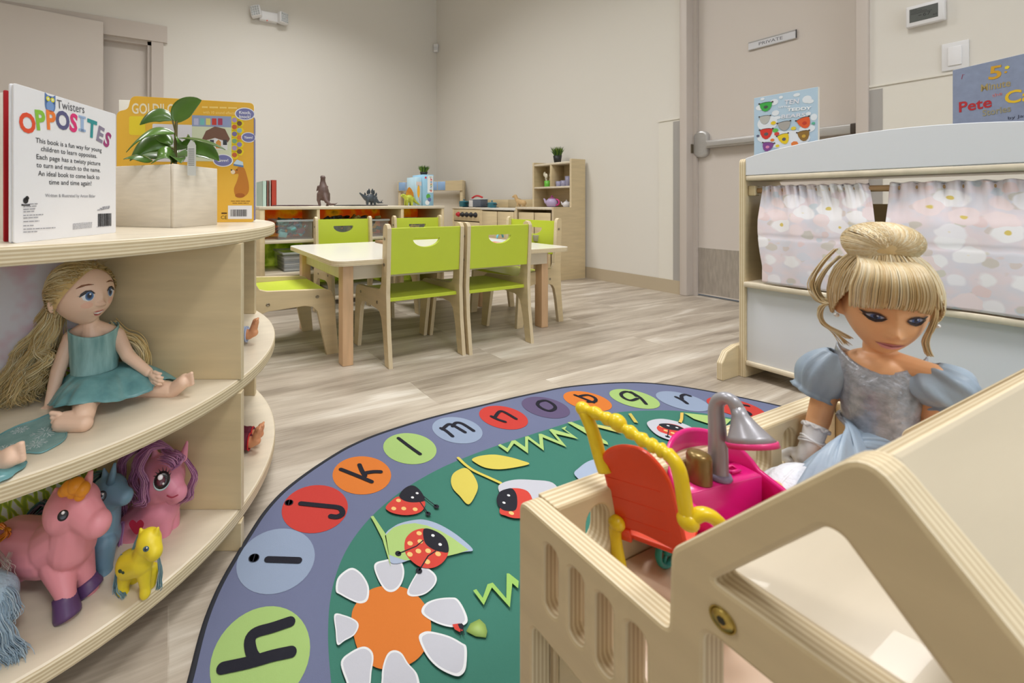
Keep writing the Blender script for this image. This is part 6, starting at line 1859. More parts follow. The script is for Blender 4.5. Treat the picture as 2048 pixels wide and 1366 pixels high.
# ------------------------------------------------------------------ toy salon chair and pink wash basin on the terrace
YP_ = mat('yellow_plastic', (238, 206, 24), .3, coat=.2); ORP = mat('orange_plastic', (232, 72, 36), .3, coat=.15); PNK = mat('magenta_plastic', (224, 28, 128), .3, coat=.2); TLP = mat('teal_plastic', (40, 150, 140), .35)
t = thing('toy_salon_chair', 'orange toy salon chair with yellow knobbly handle on the doll house terrace', 'toy chair', (.325, .19, DZF))
BLc = xr(1228, 1062, .312); BRc = xr(1382, 1118, .328)
ex = BRc - BLc; upc = xr(1262, 893, .302) - (BLc + BRc)/2
MC = frame(BLc, ex, upc); Wc = ex.length; Hc = (MC.inverted() @ xr(1262, 893, .302)).y
l2 = lambda u, v: loc(u, v, MC)
q = MB()
q.sheet([[(p.x, p.y) for p in smooth_path([Vector(l2(*p)) for p in ((1232, 1062), (1222, 1010), (1205, 940), (1205, 912), (1222, 897), (1250, 893), (1285, 902), (1315, 928), (1340, 965), (1356, 1020), (1372, 1085), (1376, 1118), (1340, 1098), (1290, 1072), (1262, 1062))], 4, True)]], .0042, ORP, ORP, MC @ Matrix.Translation((0, 0, -.002)), .0018)
q.rbox((.004, -.003, -.002), (.012, .006, .003), .001, ORP, MC, 1)
for k in range(3): q.box((.003, Hc*(.2 + .2*k), .0001), (Wc*.8, Hc*(.205 + .2*k), .0004), ORP, MC)
q.build('backrest', t)
HX = .301
kn = smooth_path([xr(*p, HX) for p in ((1210, 945), (1200, 915), (1185, 862), (1168, 822))], 4)
q = MB(); q.tube(kn, [.0050]*len(kn), YP_, 10)
bar = smooth_path([xr(*p, HX) for p in ((1166, 818), (1195, 828), (1228, 845), (1260, 864), (1292, 884), (1318, 898), (1340, 912), (1356, 935), (1364, 970), (1370, 1010), (1376, 1045))], 5)
q.tube(bar, [.0044 + (.0010*sin(i*1.75) if i < 30 else .0) for i in range(len(bar))], YP_, 10)
q.ell(xr(1235, 845, HX), .0062, YP_); q.ell(xr(1166, 818, HX), .0056, YP_); q.ell(xr(1376, 1042, HX), .0060, YP_)
q.build('handle', t)
q = MB(); am = smooth_path([xr(1376, 1042, HX), xr(1402, 1028, .306), xr(1428, 1036, .312), xr(1452, 1062, .320)], 5); q.tube(am, .0042, YP_, 10); q.build('armrest', t)
lg = [xr(1218, 1035, .308), xr(1214, 1060, .309), xr(1222, 1090, .311)]; ft = fl(1226, 1126, DZF); lg = [v + Vector((0, -.006, 0)) for v in lg[:2]]; ft.y -= .006
q = MB(); q.tube(smooth_path(lg + [ft], 4), .0046, YP_, 10); q.ell(lg[0], .0056, YP_); q.build('leg', t)
l3 = Vector((.338, .150, DZF + .004)); q = MB(); q.tube([xr(1376, 1042, HX) + Vector((.012, -.004, -.02)), l3], .0046, YP_, 10); q.build('leg', t)
q = MB()
MSe = frame(BLc + Vector((0.004, 0, -.002)), ex, Vector((.9, .35, 0)))
q.sheet([rrect(.004, 0, Wc - .002, .040, .006, 4)], .004, mat('coral_plastic', (236, 96, 74), .35), ORP, MSe, .0015); q.build('seat', t)
wc = Vector((.342, .1905, DZF + .0125))
q = MB(); q.tube([wc + Vector((cos(a)*.0105, 0, sin(a)*.0105)) for a in [2*pi*k/24 for k in range(25)]], .0022, TLP, 8); q.ell(wc, (.0035, .003, .0035), TLP)
for k in range(3): q.tube([wc, wc + Vector((cos(k*2.1)*.010, 0, sin(k*2.1)*.010))], .0013, TLP, 6)
q.build('wheel', t)

zl = .401
La = fl(1382, 987, zl); Lb = fl(1527, 950, zl)
t = thing('toy_wash_basin', 'magenta toy wash basin with silver shower head and olive bottle on the terrace', 'toy sink', (La + Lb)/2 - UP*(zl - DZF))
ex = (Lb - La).normalized(); Wb = (Lb - La).length; MB_ = frame(La, ex, Vector((-ex.y, ex.x, 0)))   # x along ledge, y away from us, z up
q = MB(); dz = zl - DZF
q.rbox((.001, 0, -dz + .001), (Wb - .001, .020, 0), .001, PNK, MB_, 1)
q.box((.001, -.045, -dz), (Wb - .001, .0, -dz + .006), PNK, MB_)
# wrap-around wall, highest at the back
rings = []
plan = [(-.003, -.048), (-.003, -.030), (-.003, -.012), (-.003, .006)] + [(Wb/2 - (Wb/2 + .003)*cos(a), .006 + .024*sin(a)) for a in [pi*k/20 for k in range(1, 20)]] + [(Wb + .003, .006), (Wb + .003, -.012), (Wb + .003, -.030), (Wb + .003, -.048)]
Lr = len(plan)
for i, (x, y) in enumerate(plan):
    s = i/(Lr-1); ztop = -.012 + .040*sin(pi*min(1, max(0, (s - .04)/.92)))**.9
    nx, ny = (-1, 0) if i < 4 else ((1, 0) if i >= Lr - 4 else ((x - Wb/2), (y - .006)*1.6)); L_ = sqrt(nx*nx + ny*ny); nx /= L_; ny /= L_
    rings.append([MB_ @ Vector(p) for p in ((x, y, -dz), (x, y, ztop - .002), (x + nx*.0006, y + ny*.0006, ztop), (x + nx*.0034, y + ny*.0034, ztop + .0003), (x + nx*.0042, y + ny*.0042, ztop - .002), (x + nx*.0042, y + ny*.0042, -dz))])
loft(q, rings, PNK, cap_ends=True)
q.build('basin', t)
q = MB(); SQ = MB_ @ Matrix.Translation(MB_.inverted() @ fl(1463, 943, zl)); q.tube([SQ @ Vector(p) for p in ((-.005, -.003, .002), (.005, -.003, .002), (.005, .003, .002), (-.005, .003, .002), (-.005, -.003, .002))], .0014, PNK, 6); q.build('soap_dish', t)
SIL = mat('silver_plastic', (168, 168, 176), .3, .25); fb = fl(1436, 955, zl); fx = fb.x
fp_ = smooth_path([fb, xr(1436, 900, fx), xr(1434, 850, fx), xr(1432, 820, fx), xr(1436, 803, fx), xr(1450, 796, fx), xr(1466, 803, fx), xr(1478, 825, fx)], 6)
q = MB(); q.tube(fp_, [.0072 - .0024*min(1, i/22) for i in range(len(fp_))], SIL, 14)
q.lathe([(.0085, 0), (.0095, .002), (.0085, .0045), (.006, .005)], mat('lavender_plastic', (150, 144, 176), .3), Matrix.Translation(fb), 20)
q.build('faucet', t)
h0 = xr(1476, 820, fx); h1 = xr(1502, 884, fx - .002); ax = (h1 - h0); MH = Matrix.Translation(h0) @ ax.to_track_quat('Z', 'Y').to_matrix().to_4x4(); Lh = ax.length
q = MB(); q.lathe([(.0048, -.002), (.0054, Lh*.15), (.0085, Lh*.45), (.0130, Lh*.8), (.0158, Lh*1.0)], SIL, MH, 28); q.build('shower_head', t)
q = MB(); q.lathe([(.0158, Lh*.985), (.0164, Lh*1.0), (.0162, Lh*1.16), (.0140, Lh*1.17), (.001, Lh*1.17)], mat('pink_rim', (226, 60, 130), .3), MH, 28); q.build('spray_face', t)
OLV = mat('olive_bronze', (136, 112, 64), .3, .45)
sb = fl(1398, 962, zl)
q = MB(); q.lathe([(.0086, 0), (.0088, .001), (.0086, .020), (.0078, .0225), (.005, .0240), (.001, .0243)], OLV, Matrix.Translation(sb), 22); q.build('bottle', t)

# ------------------------------------------------------------------ long haired doll on the middle tier
SK2 = mat('doll_skin_fair', (240, 203, 178), .42, sss=.05)
ZM = SZ[1]
t = thing('long_haired_doll', 'doll with very long wavy blond hair and teal dress sitting on the middle tier', 'doll', pt(185, 800, .68))
HC2 = pt(166, 586, .685)
f2 = cr(.90, -.40).normalized(); pit2 = radians(-3)
f2 = (f2*cos(pit2) - UP*sin(pit2)).normalized(); u2 = (UP - f2*UP.dot(f2)).normalized(); x2 = f2.cross(u2)
HM2 = Matrix((x2, f2, u2)).transposed().to_4x4(); HM2.translation = HC2
a2, b2, c2_ = .044, .047, .050
FE2 = [(0, -.30, .10, .08, .30), (0, -.12, .10, .16, .07), (.09, -.34, .05, .04, .05), (-.09, -.34, .05, .04, .05), (.42, .02, .22, .2, -.05), (-.42, .02, .22, .2, -.05),
       (.42, -.42, .22, .18, .06), (-.42, -.42, .22, .18, .06), (0, -.545, .18, .04, .07), (0, -.66, .15, .04, .07), (0, -.60, .2, .02, -.03), (0, -.90, .16, .1, .10)]
v2, fa2, bv2 = head_mesh(HM2, a2, b2, c2_, FE2, jaw=.34)
NK = pt(182, 652, .690); CHE = pt(188, 690, .695); WAI = pt(190, 735, .695); HIP = pt(190, 775, .700)
ShL = pt(142, 676, .690); ShR = pt(234, 670, .715)
pr2 = [('mesh', v2, fa2), ('cap', pt(180, 630, .69), .0125, NK, .0125), ('cap', NK, .014, CHE, .026), ('cap', CHE, .026, WAI, .022), ('cap', WAI, .022, HIP, .027), ('cap', NK, .013, ShL, .0125), ('cap', NK, .013, ShR, .0125), ('cap', pt(158, 676, .697), .0145, pt(212, 672, .704), .0145), ('cap', pt(166, 690, .697), .02, pt(204, 688, .702), .02)]
ElL = pt(116, 742, .672); HaL = pt(100, 808, .655); ElR = pt(256, 712, .705); HaR = pt(296, 744, .690)
pr2 += [('cap', ShL, .0125, ElL, .0108), ('cap', ElL, .0105, HaL, .0078), ('cap', ShR, .0125, ElR, .0105), ('cap', ElR, .0105, HaR, .0078)]
fingers(pr2, pt(95, 822, .650), pt(90, 845, .645) - pt(100, 808, .655), SR, SF*-1, .026, .0027, .2)
fingers(pr2, pt(304, 750, .685), pt(318, 758, .68) - pt(300, 745, .69), UP, SF*-1, .024, .0026, .3)
KnL = pt(172, 800, .635); AnL = pt(168, 828, .598); KnR = pt(275, 775, .70); AnR = pt(338, 780, .695)
pr2 += [('cap', HIP, .026, KnL, .019), ('cap', KnL, .018, AnL, .0145), ('cap', HIP, .026, KnR, .018), ('cap', KnR, .018, AnR, .0125)]
# near foot: sole towards us, toes to the left
pr2 += [('cap', pt(168, 846, .588), .0118, pt(125, 846, .588), .0122), ('cap', pt(168, 836, .594), .0125, pt(130, 838, .592), .0105)]
for k in range(5): pr2.append(('cap', pt(118, 828 + k*8.4, .588), .0036, pt(103 + 1.6*k, 826 + k*8.8, .586), .0033))
# far foot: heel down, toes up to the right
pr2 += [('cap', pt(344, 783, .695), .0115, pt(366, 765, .69), .0105), ('cap', pt(348, 776, .698), .0105, pt(370, 758, .695), .009)]
for k in range(5): pr2.append(('cap', pt(374, 752 + k*4.6, .692), .0036, pt(383 + .6*k, 747 + k*5, .690), .0032))
for s in (-1, 1):
    e = HM2 @ Vector((s*a2*1.0, -.006, -.20*c2_)); pr2.append(('ell', (0, 0, 0), (.006, .006, .0125), Matrix.Translation(e)))
blob(pr2, .0012, 1, SK2, 'body', t)
q = MB()
def D2(pts, c, lift, rings=4): decal(q, HM2, a2, b2, c2_, bv2, pts, flat(c, .3), lift, rings)
for s in (-1, 1):
    ex = .40*s
    D2(ribbon([(ex + s*.25, .0), (ex + s*.20, .08), (ex + s*.08, .15), (ex - s*.06, .15), (ex - s*.17, .06)], .07), (40, 28, 30), .0012, 2)
    D2([(ex + s*.20, .02), (ex + s*.12, .115), (ex, .15), (ex - s*.12, .11), (ex - s*.16, -.02), (ex - s*.08, -.135), (ex + s*.04, -.155), (ex + s*.15, -.10)], (236, 236, 240), .0010)
    D2(oval(ex - s*.01, .0, .115, .135), (88, 128, 176), .0014); D2(oval(ex - s*.01, .01, .085, .105), (52, 78, 124), .0016); D2(oval(ex - s*.01, .015, .055, .07), (14, 16, 24), .0018); D2(oval(ex - .03, .06, .026, .03, 12), (244, 246, 250), .0020)
    D2(ribbon([(ex + s*.20, .04), (ex + s*.29, .03)], .03), (40, 28, 30), .0014, 2)
    D2(ribbon([(ex + s*.30, .27), (ex + s*.16, .345), (ex - s*.02, .36), (ex - s*.17, .34)], .045), (138, 84, 52), .0010, 2)
D2(oval(.44, -.28, .16, .10), (240, 190, 166), .0006); D2(oval(-.44, -.28, .16, .10), (240, 190, 166), .0006)
D2([(-.20, -.555), (-.10, -.52), (0, -.53), (.10, -.52), (.20, -.555), (.10, -.575), (0, -.58), (-.10, -.575)], (206, 110, 104), .0010)
D2([(-.18, -.56), (0, -.582), (.18, -.56), (.11, -.625), (0, -.635), (-.11, -.625)], (244, 238, 232), .0009)
D2([(-.16, -.60), (-.08, -.632), (0, -.638), (.08, -.632), (.16, -.60), (.10, -.68), (0, -.70), (-.10, -.68)], (210, 120, 114), .0011)
q.build('face_paint', t)
# hair
HR2 = [mat('hair_honey_%d' % i, c, .42, c2=cc, var=.1, scale=30, spec=.5) for i, (c, cc) in enumerate((((232, 204, 138), (242, 220, 166)), ((214, 180, 114), (230, 200, 140)), ((242, 222, 170), (248, 234, 196))))]
q = MB(); r2 = random.Random(5)
def sk2(th, ph, k=1.0):
    x, y, z = sin(ph)*cos(th), sin(ph)*sin(th), cos(ph)
    return HM2 @ Vector((x*a2*1.10*k, y*b2*1.08*k - .003, z*c2_*1.07*k))
V = []; F = []
for j in range(NV + 1):
    for i in range(NU):
        th = 2*pi*i/NU; front = max(0, sin(th))
        pmax = radians(118) - front**1.1*radians(76)
        V.append(sk2(th, .02 + (pmax - .02)*j/NV, .985))
q.add(V, F or [(j*NU + i, (j+1)*NU + i, (j+1)*NU + (i+1) % NU, j*NU + (i+1) % NU) for j in range(NV) for i in range(NU)], HR2[1], None, True)
for i in range(900):                                 # swept back over the skull
    th = r2.uniform(0, 2*pi); front = max(0, sin(th))
    ph0 = (radians(118) - front**1.1*radians(74))*r2.uniform(.55, 1.0)
    k = 1.02 + r2.uniform(-.005, .035)
    d0 = sk2(th, ph0, k); back = sk2(-pi/2 + r2.uniform(-.8, .8), r2.uniform(1.4, 1.9), k*1.02)
    mid = HM2.inverted() @ ((d0 + back)/2); md_ = mid.copy(); L_ = sqrt((mid.x/a2)**2 + (mid.y/b2)**2 + (mid.z/c2_)**2)
    L_ = max(.35, L_); md_ = HM2 @ (mid*((2.26*k - L_)/L_))
    pth = [d0*(1-s)**2 + md_*2*s*(1-s) + back*s*s for s in [n/8 for n in range(9)]]
    q.tube(pth, [.0006]*9, r2.choice(HR2), 3, caps=False)
guides = [  # long locks falling behind and beside the body (u, v, Y)
  [(120, 590, .70), (100, 640, .70), (70, 690, .69), (45, 735, .68), (22, 775, .67), (28, 805, .66)], [(115, 600, .70), (85, 650, .69), (48, 690, .68), (18, 740, .67), (2, 790, .66)],
  [(125, 610, .70), (105, 660, .70), (90, 710, .69), (72, 750, .68), (60, 790, .67)], [(118, 620, .69), (92, 665, .68), (60, 715, .67), (38, 760, .66), (45, 805, .65)],
  [(130, 620, .71), (118, 665, .71), (112, 700, .71), (96, 740, .70), (86, 780, .69)], [(110, 590, .70), (80, 640, .70), (30, 690, .70), (-8, 735, .69), (-20, 790, .68)],
  [(112, 580, .69), (102, 620, .685), (88, 655, .68), (70, 690, .675), (92, 715, .67), (70, 745, .665), (58, 775, .66)], [(128, 600, .69), (112, 640, .685), (100, 680, .68), (78, 700, .675), (48, 728, .67), (30, 768, .66), (8, 808, .655)]]
for g in guides:
    base = [pt(*p) for p in g]
    for i in range(110):
        w = .013; o_ = Vector((r2.gauss(0, 1), r2.gauss(0, 1), r2.gauss(0, .5)))
        ph = r2.uniform(0, .9); fz = r2.uniform(.9, 1.1)
        P_ = smooth_path(base, 5); pth = []
        for k, p in enumerate(P_):
            s = k/(len(P_)-1)
            pth.append(p + o_*w*(.25 + .75*s)*.55 + SR*.0075*s*sin(k*.95*fz + ph + o_.x*.4) + SF*.0055*s*cos(k*.95*fz + ph))
        q.tube(pth, [.0006]*(len(pth)-3) + [.0005, .0004, .0002], r2.choice(HR2), 3, caps=False)
for i in range(90):                                   # lock behind the far arm
    o_ = Vector((r2.gauss(0, 1), r2.gauss(0, 1), r2.gauss(0, 1)))*.0045
    P_ = smooth_path([pt(*p) + o_ for p in ((225, 650, .73), (248, 672, .73), (272, 680, .73), (288, 700, .73), (290, 725, .73), (282, 735, .725))], 4)
    q.tube(P_, [.0008]*(len(P_)-1) + [.0003], r2.choice(HR2), 3, caps=False)
for i in range(8):                                    # flyaways
    P_ = smooth_path([sk2(r2.uniform(2.5, 4), r2.uniform(.3, .9), 1.02), sk2(r2.uniform(2.5, 4), r2.uniform(.3, .9), 1.18), sk2(r2.uniform(3, 4.5), r2.uniform(.8, 1.2), 1.15)], 5)
    q.tube(P_, .0003, HR2[1], 3, caps=False)
q.build('hair', t)
TEA = mat('teal_satin', (92, 146, 152), .30, c2=(122, 174, 178), var=.08, scale=40, bump=.15, bscale=120, spec=.6)
TEB = mat('teal_ribbed', (124, 172, 172), .5, c2=(162, 202, 200), var=.2, scale=90, stretch=(1, 1, .2), bump=.5, bscale=160)
f3 = cr(.60, -.80).normalized(); l3_ = Vector((-f3.y, f3.x, 0))
q = MB(); rings = []
top = pt(188, 657, .695).z; bot = pt(190, 742, .695).z
for j in range(18):
    s = j/17; ring = []
    for i in range(NA):
        th = 2*pi*i/NA; fr = sin(th)
        zt = top - .004*max(0, fr) + .003*cos(2*th); zb = bot - .006*math.exp(-((th - pi/2 - .2)/.35)**2)
        z = zb + (zt - zb)*s
        a = .0345 + .002*s**1.2; b = .0285 + .002*s
        w = 1 + .010*sin(th*40)*.5 + .012*sin(z*260 + th*2)*(1 - s)
        c = pt(190, 742, .697).lerp(pt(188, 657, .697), s); ring.append(Vector((c.x, c.y, z)) + l3_*cos(th)*a*w + f3*fr*b*w)
    rings.append(ring)
loft(q, rings, TEB); o = q.build('bodice', t); md = o.modifiers.new('thickness', 'SOLIDIFY'); md.thickness = .0012; md.offset = 1
cw = pt(190, 738, .697)
tr = [cw + l3_*cos(th)*.034 + f3*sin(th)*.029 for th in [2*pi*i/12 for i in range(12)]]
hemp = [(352, 762, .735), (330, 758, .705), (295, 782, .665), (255, 798, .640), (205, 804, .615), (165, 806, .600), (125, 812, .598), (106, 812, .620), (105, 800, .68), (140, 775, .735), (220, 762, .745), (300, 755, .745)]
hm = [pt(*p) for p in hemp]
# start both rings at the far-right side and run the same way round
def angle_sort(P, c): return sorted(P, key=lambda p: atan2((p - c).dot(f3), (p - c).dot(l3_)))
chm = sum(hm, Vector())/len(hm)
drape('skirt', angle_sort(tr, cw), angle_sort(hm, chm), TEA, t, .0032, 11, 20, .45)
q = MB()                                              # sheer cape spread on the tier
FLK = flat((206, 220, 222), .6)
cpp = [fl(u, v, ZM) for u, v in ((-40, 905), (-10, 878), (30, 856), (70, 842), (106, 829), (124, 846), (133, 866), (128, 882), (105, 897), (80, 908), (50, 908), (20, 925), (-20, 950))]
MCp = Matrix.Translation((0, 0, ZM + .0012))
cp2 = [(p.x, p.y) for p in smooth_path(cpp, 4, True)]
q.poly(cp2, mat('cape_teal', (124, 166, 166), .5, c2=(146, 184, 182), var=.1, scale=50), MCp)
q.tube([Vector((x, y, ZM + .0015)) for x, y in cp2 + cp2[:1]], .0011, TEA, 6)
for (u, v, r) in ((92, 866, 24), (72, 890, 17), (40, 862, 14), (10, 900, 16)):
    c = fl(u, v, ZM)
    for k in range(12):
        a = 2*pi*k/12; rr = r*.62/F_PX*(1 if k % 2 == 0 else .7)
        q.stroke([(c.x + cos(a)*rr*.25, c.y + sin(a)*rr*.25), (c.x + cos(a)*rr, c.y + sin(a)*rr)], .0011, FLK, MCp, .0002)
        if k % 2 == 0:
            for s in (-1, 1): q.stroke([(c.x + cos(a)*rr*.65, c.y + sin(a)*rr*.65), (c.x + cos(a + s*.25)*rr*.95, c.y + sin(a + s*.25)*rr*.95)], .0009, FLK, MCp, .0002)
q.build('cape', t)

# second doll: only its foot and hem reach into view
t = thing('barefoot_doll', 'doll at the left edge of the middle tier with only bare foot showing', 'doll', fl(-60, 930, ZM))
hp_ = pt(-150, 850, .53)
pf = [('cap', pt(-150, 780, .53), .028, hp_, .032), ('cap', hp_, .024, pt(-70, 905, .515), .017), ('cap', pt(-70, 905, .515), .016, pt(-8, 925, .505), .012), ('cap', pt(-8, 926, .505), .0105, pt(26, 908, .500), .0105), ('cap', pt(-4, 934, .500), .009, pt(24, 916, .497), .0095)]
for k in range(5): pf.append(('cap', pt(34 + k*.5, 893 + k*7, .50), .0042, pt(43 + k*.8, 888 + k*7.4, .499), .0038))
pf += [('ell', (0, 0, 0), (.036, .036, .042), Matrix.Translation(pt(-150, 690, .53)))]
blob(pf, .0016, 2, SK2, 'body', t)
tp = [pt(-150, 840, .53) + Vector((cos(a), sin(a), 0))*.034 for a in [2*pi*i/10 for i in range(10)]]
hh_ = [fl(u, v, ZM) + UP*.003 for u, v in ((-110, 990), (-40, 985), (10, 962), (44, 944), (50, 930), (10, 915), (-60, 900), (-130, 890), (-190, 905), (-190, 960))]
c1 = sum(tp, Vector())/10; c2c = sum(hh_, Vector())/10
srt = lambda P, c: sorted(P, key=lambda p: atan2(p.y - c.y, p.x - c.x))
drape('skirt', srt(tp, c1), srt(hh_, c2c), TEA, t, .002, 11, 14, .0)

# dolls lying in the far bays: feet reach the rim
for (z, u, v0_, v1_, Yd, c, cuff, lab) in ((SZ[1], 505, 690, 612, .945, (176, 190, 222), (176, 190, 222), 'doll in the far bay of the middle tier, bare foot and blue trouser leg showing'), (SZ[2], 510, 898, 838, .93, (112, 34, 56), (206, 40, 44), 'doll lying in the far bay of the bottom tier, feet out of dark red trousers')):
    t = thing('lying_doll', lab, 'doll', cr((u - 60 - U0)/F_PX*Yd, Yd + .05, z))
    b = cr((u - 8 - U0)/F_PX*Yd, Yd, z + .018); sd = cr(-1, .25).normalized()
    pp = []
    for k in ((0,) if z > .2 else (0, 1)):
        o_ = cr(0, .028*k, 0) + UP*(0.004)
        kn = b + o_ + sd*.075; an = b + o_
        tip = an - sd*.012 + UP*(.030 if k == 0 or z > .2 else .022) 
        pp += [('cap', kn + sd*.08, .020, kn, .017), ('cap', kn, .016, an, .0115), ('cap', an, .011, an - sd*.014 + UP*.006, .0095), ('cap', an - sd*.010 + UP*.004, .0095, tip - sd*.006, .0075)]
        for j in range(5): pp.append(('cap', tip - sd*.006 + cr(0, (j-2)*.0038, 0), .0032, tip - sd*.010 + cr(0, (j-2)*.004, 0) + UP*.006, .0026))
    pp += [('cap', b + sd*.16 + cr(0, .012, 0), .028, b + sd*.22 + cr(0, .012, 0), .030), ('ell', (0, 0, 0), (.036, .036, .038), Matrix.Translation(b + sd*.285 + UP*.012 + cr(0, .012, 0)))]
    blob(pp, .0018, 2, mat('doll_skin_warm', (224, 158, 116), .42), 'body', t)
    q = MB(); TM = mat('trousers_%d' % int(z*100), c, .8, bump=.3, bscale=200)
    for k in ((0,) if z > .2 else (0, 1)):
        o_ = cr(0, .028*k, 0) + UP*(0.004); an = b + o_ + sd*.004; rr = [an + sd*.075*j/8 for j in range(9)]
        q.tube(rr, [.0165 + .001*sin(j*2.1) for j in range(9)], TM, 16)
        q.tube([an + (UP*cos(a) + cr(0, 1, 0)*sin(a))*.0165 for a in [2*pi*j/20 for j in range(21)]], .0018, flat(cuff, .7), 6)
    q.tube([b + sd*.078 + cr(0, .006, 0), b + sd*.16 + cr(0, .012, 0)], [.021, .031], TM, 16)
    q.build('trousers', t)

# ------------------------------------------------------------------ toy ponies on the bottom tier
ZL = SZ[2]
def plastic(n, c, c2=None): return mat(n, c, .42, c2=c2, var=.02, scale=8, sss=.04)
def mane(t, guides, n, w, r, cols, seed, name='mane', wave=.004, fr=1.1):
    q = MB(); rg = random.Random(seed)
    for g in guides:
        base = smooth_path([pt(*p) for p in g], 5)
        for i in range(n):
            o_ = Vector((rg.gauss(0, 1), rg.gauss(0, 1), rg.gauss(0, .6))); ph = rg.uniform(0, 1.2)
            pth = [p + o_*w*(.3 + .7*k/(len(base)-1)) + SR*wave*(k/(len(base)-1))*sin(k*fr + ph) + UP*wave*.5*(k/(len(base)-1))*cos(k*fr*.8 + ph) for k, p in enumerate(base)]
            q.tube(pth, [r]*(len(pth)-2) + [r*.7, r*.3], rg.choice(cols), 3, caps=False)
    return q.build(name, t)
def hoof(t, top, bot, m):
    """hoof boot over the end of a leg (u, v, Y, r)"""
    a = pt(*top[:3]); b = pt(*bot[:3]); b.z = ZL + .0005; d = b - a
    q = MB(); M = Matrix.Translation(a) @ d.to_track_quat('Z', 'Y').to_matrix().to_4x4(); L_ = d.length
    ra, rb_ = top[3]*top[2]/F_PX, bot[3]*bot[2]/F_PX
    q.lathe([(ra*.9, 0), (ra*1.04, L_*.03), (ra*1.08, L_*.3), (rb_, L_*.85), (rb_*.96, L_), (.001, L_)], m, M, 24); q.build('hoof', t)
def eye(t, u, v, Y, r, cols, look=None):
    """painted eye set into the side of the head"""
    q = MB(); n = (Vector((0, 0, CAMZ)) - pt(u, v, Y)).normalized() if look is None else look
    M = frame(pt(u, v, Y), n.orthogonal(), n.cross(n.orthogonal())); 
    ex_ = SR - n*SR.dot(n); M = frame(pt(u, v, Y), ex_, UP - n*UP.dot(n))
    R_ = r*Y/F_PX
    for (dx, dy, sx, sy, c, dz_) in cols:
        q.lathe([(1.0, -.25), (.92, .05), (.6, .18), (.001, .22)], flat(c, .25), M @ Matrix.Translation((dx*R_, dy*R_, dz_*R_)) @ Matrix.Diagonal((sx*R_, sy*R_, R_*.5, 1)), 24)
    q.build('eye', t)

# big pink unicorn
PK = plastic('pony_pink', (232, 150, 160)); PURP = plastic('hoof_purple', (92, 62, 108))
t = thing('toy_unicorn', 'large pink toy unicorn with purple hooves on the bottom tier', 'toy pony', fl(110, 1215, ZL))
Yb = .605
blob([cap((100, 1095, Yb, 50), (30, 1090, .62, 50)), cap((110, 1085, .60, 46), (150, 1060, .59, 42)), cap((145, 1085, .59, 44), (152, 1030, .585, 40)), ball(142, 1016, .585, 47, 1, 1, .98), ball(160, 1005, .583, 36), cap((165, 1020, .578, 34), (190, 1046, .568, 27)), ball(196, 1046, .566, 25),
      cap((120, 1130, .585, 34), (131, 1185, .567, 19)), cap((131, 1185, .567, 19), (134, 1215, .563, 19)), cap((160, 1110, .60, 26), (172, 1160, .600, 18)), cap((172, 1160, .600, 18), (178, 1178, .600, 18)),
      cap((30, 1120, .625, 34), (44, 1160, .622, 18)), cap((44, 1160, .622, 18), (46, 1180, .622, 18)), cap((15, 1120, .60, 32), (-12, 1190, .58, 19)), cap((-12, 1190, .58, 19), (-14, 1215, .578, 19)),
      cap((110, 1000, .582, 13), (112, 978, .582, 4)), cap((152, 985, .59, 8), (162, 962, .59, 4))], .0018, 5, PK, 'body', t)
hoof(t, (128, 1188, .567, 20), (136, 1232, .560, 25), PURP); hoof(t, (171, 1160, .600, 20), (182, 1190, .598, 25), PURP); hoof(t, (45, 1165, .622, 19), (47, 1188, .620, 23), PURP); hoof(t, (-12, 1192, .58, 20), (-14, 1222, .575, 24), PURP)
q = MB(); q.tube([pt(168, 985, .583), pt(176, 962, .583), pt(182, 942, .583)], [.0075, .0062, .003], plastic('horn_pink', (236, 160, 158)), 12); q.build('horn', t)
OM = [plastic('mane_orange', (236, 150, 30)), plastic('mane_amber', (222, 120, 30))]
q = MB()
for (u, v, r) in ((138, 976, 15), (152, 972, 16), (165, 978, 14), (128, 982, 11), (160, 990, 11), (146, 984, 12)): q.ell(pt(u, v, .566), r*.566/F_PX, OM[0], None, 14, 10)
q.build('mane', t)
mane(t, [[(8, 1055, .60), (0, 1050, .60), (-12, 1062, .60), (-18, 1090, .60)], [(12, 1058, .60), (16, 1064, .595), (4, 1076, .595)]], 40, .003, .0011, OM, 3, 'tail', .001)
eye(t, 126, 1031, .5365, 9.5, ((0, 0, 1, 1, (28, 22, 26), 0), (-.15, .45, .32, .32, (236, 230, 232), .35)))
mane(t, [[(20, 1105, .575), (10, 1130, .565), (0, 1150, .56), (18, 1165, .56)], [(-5, 1100, .575), (12, 1125, .56), (22, 1140, .56), (8, 1160, .56)]], 9, .005, .0003, [flat((206, 190, 180))], 9, 'loose_hair', .004)

# blue unicorn behind it
BLU = plastic('pony_blue', (112, 146, 168))
t = thing('toy_unicorn', 'grey blue toy unicorn standing behind the pink unicorn', 'toy pony', fl(200, 1150, ZL))
Yu = .655
blob([cap((205, 1072, Yu, 34), (140, 1065, .67, 38)), cap((205, 1060, Yu, 32), (212, 1010, Yu, 28)), ball(218, 985, Yu, 34), cap((226, 984, .65, 26), (248, 992, .645, 17)), ball(252, 990, .645, 14),
      cap((208, 1088, .64, 24), (207, 1135, .632, 17)), cap((207, 1135, .632, 17), (206, 1148, .630, 19)), cap((190, 1090, .665, 20), (186, 1135, .665, 16)), cap((130, 1085, .68, 26), (120, 1135, .68, 16)), cap((150, 1085, .66, 24), (150, 1150, .655, 16)), cap((212, 962, Yu, 10), (208, 938, Yu, 3)), cap((186, 1135, .665, 16), (186, 1142, .665, 17))], .0018, 4, BLU, 'body', t)
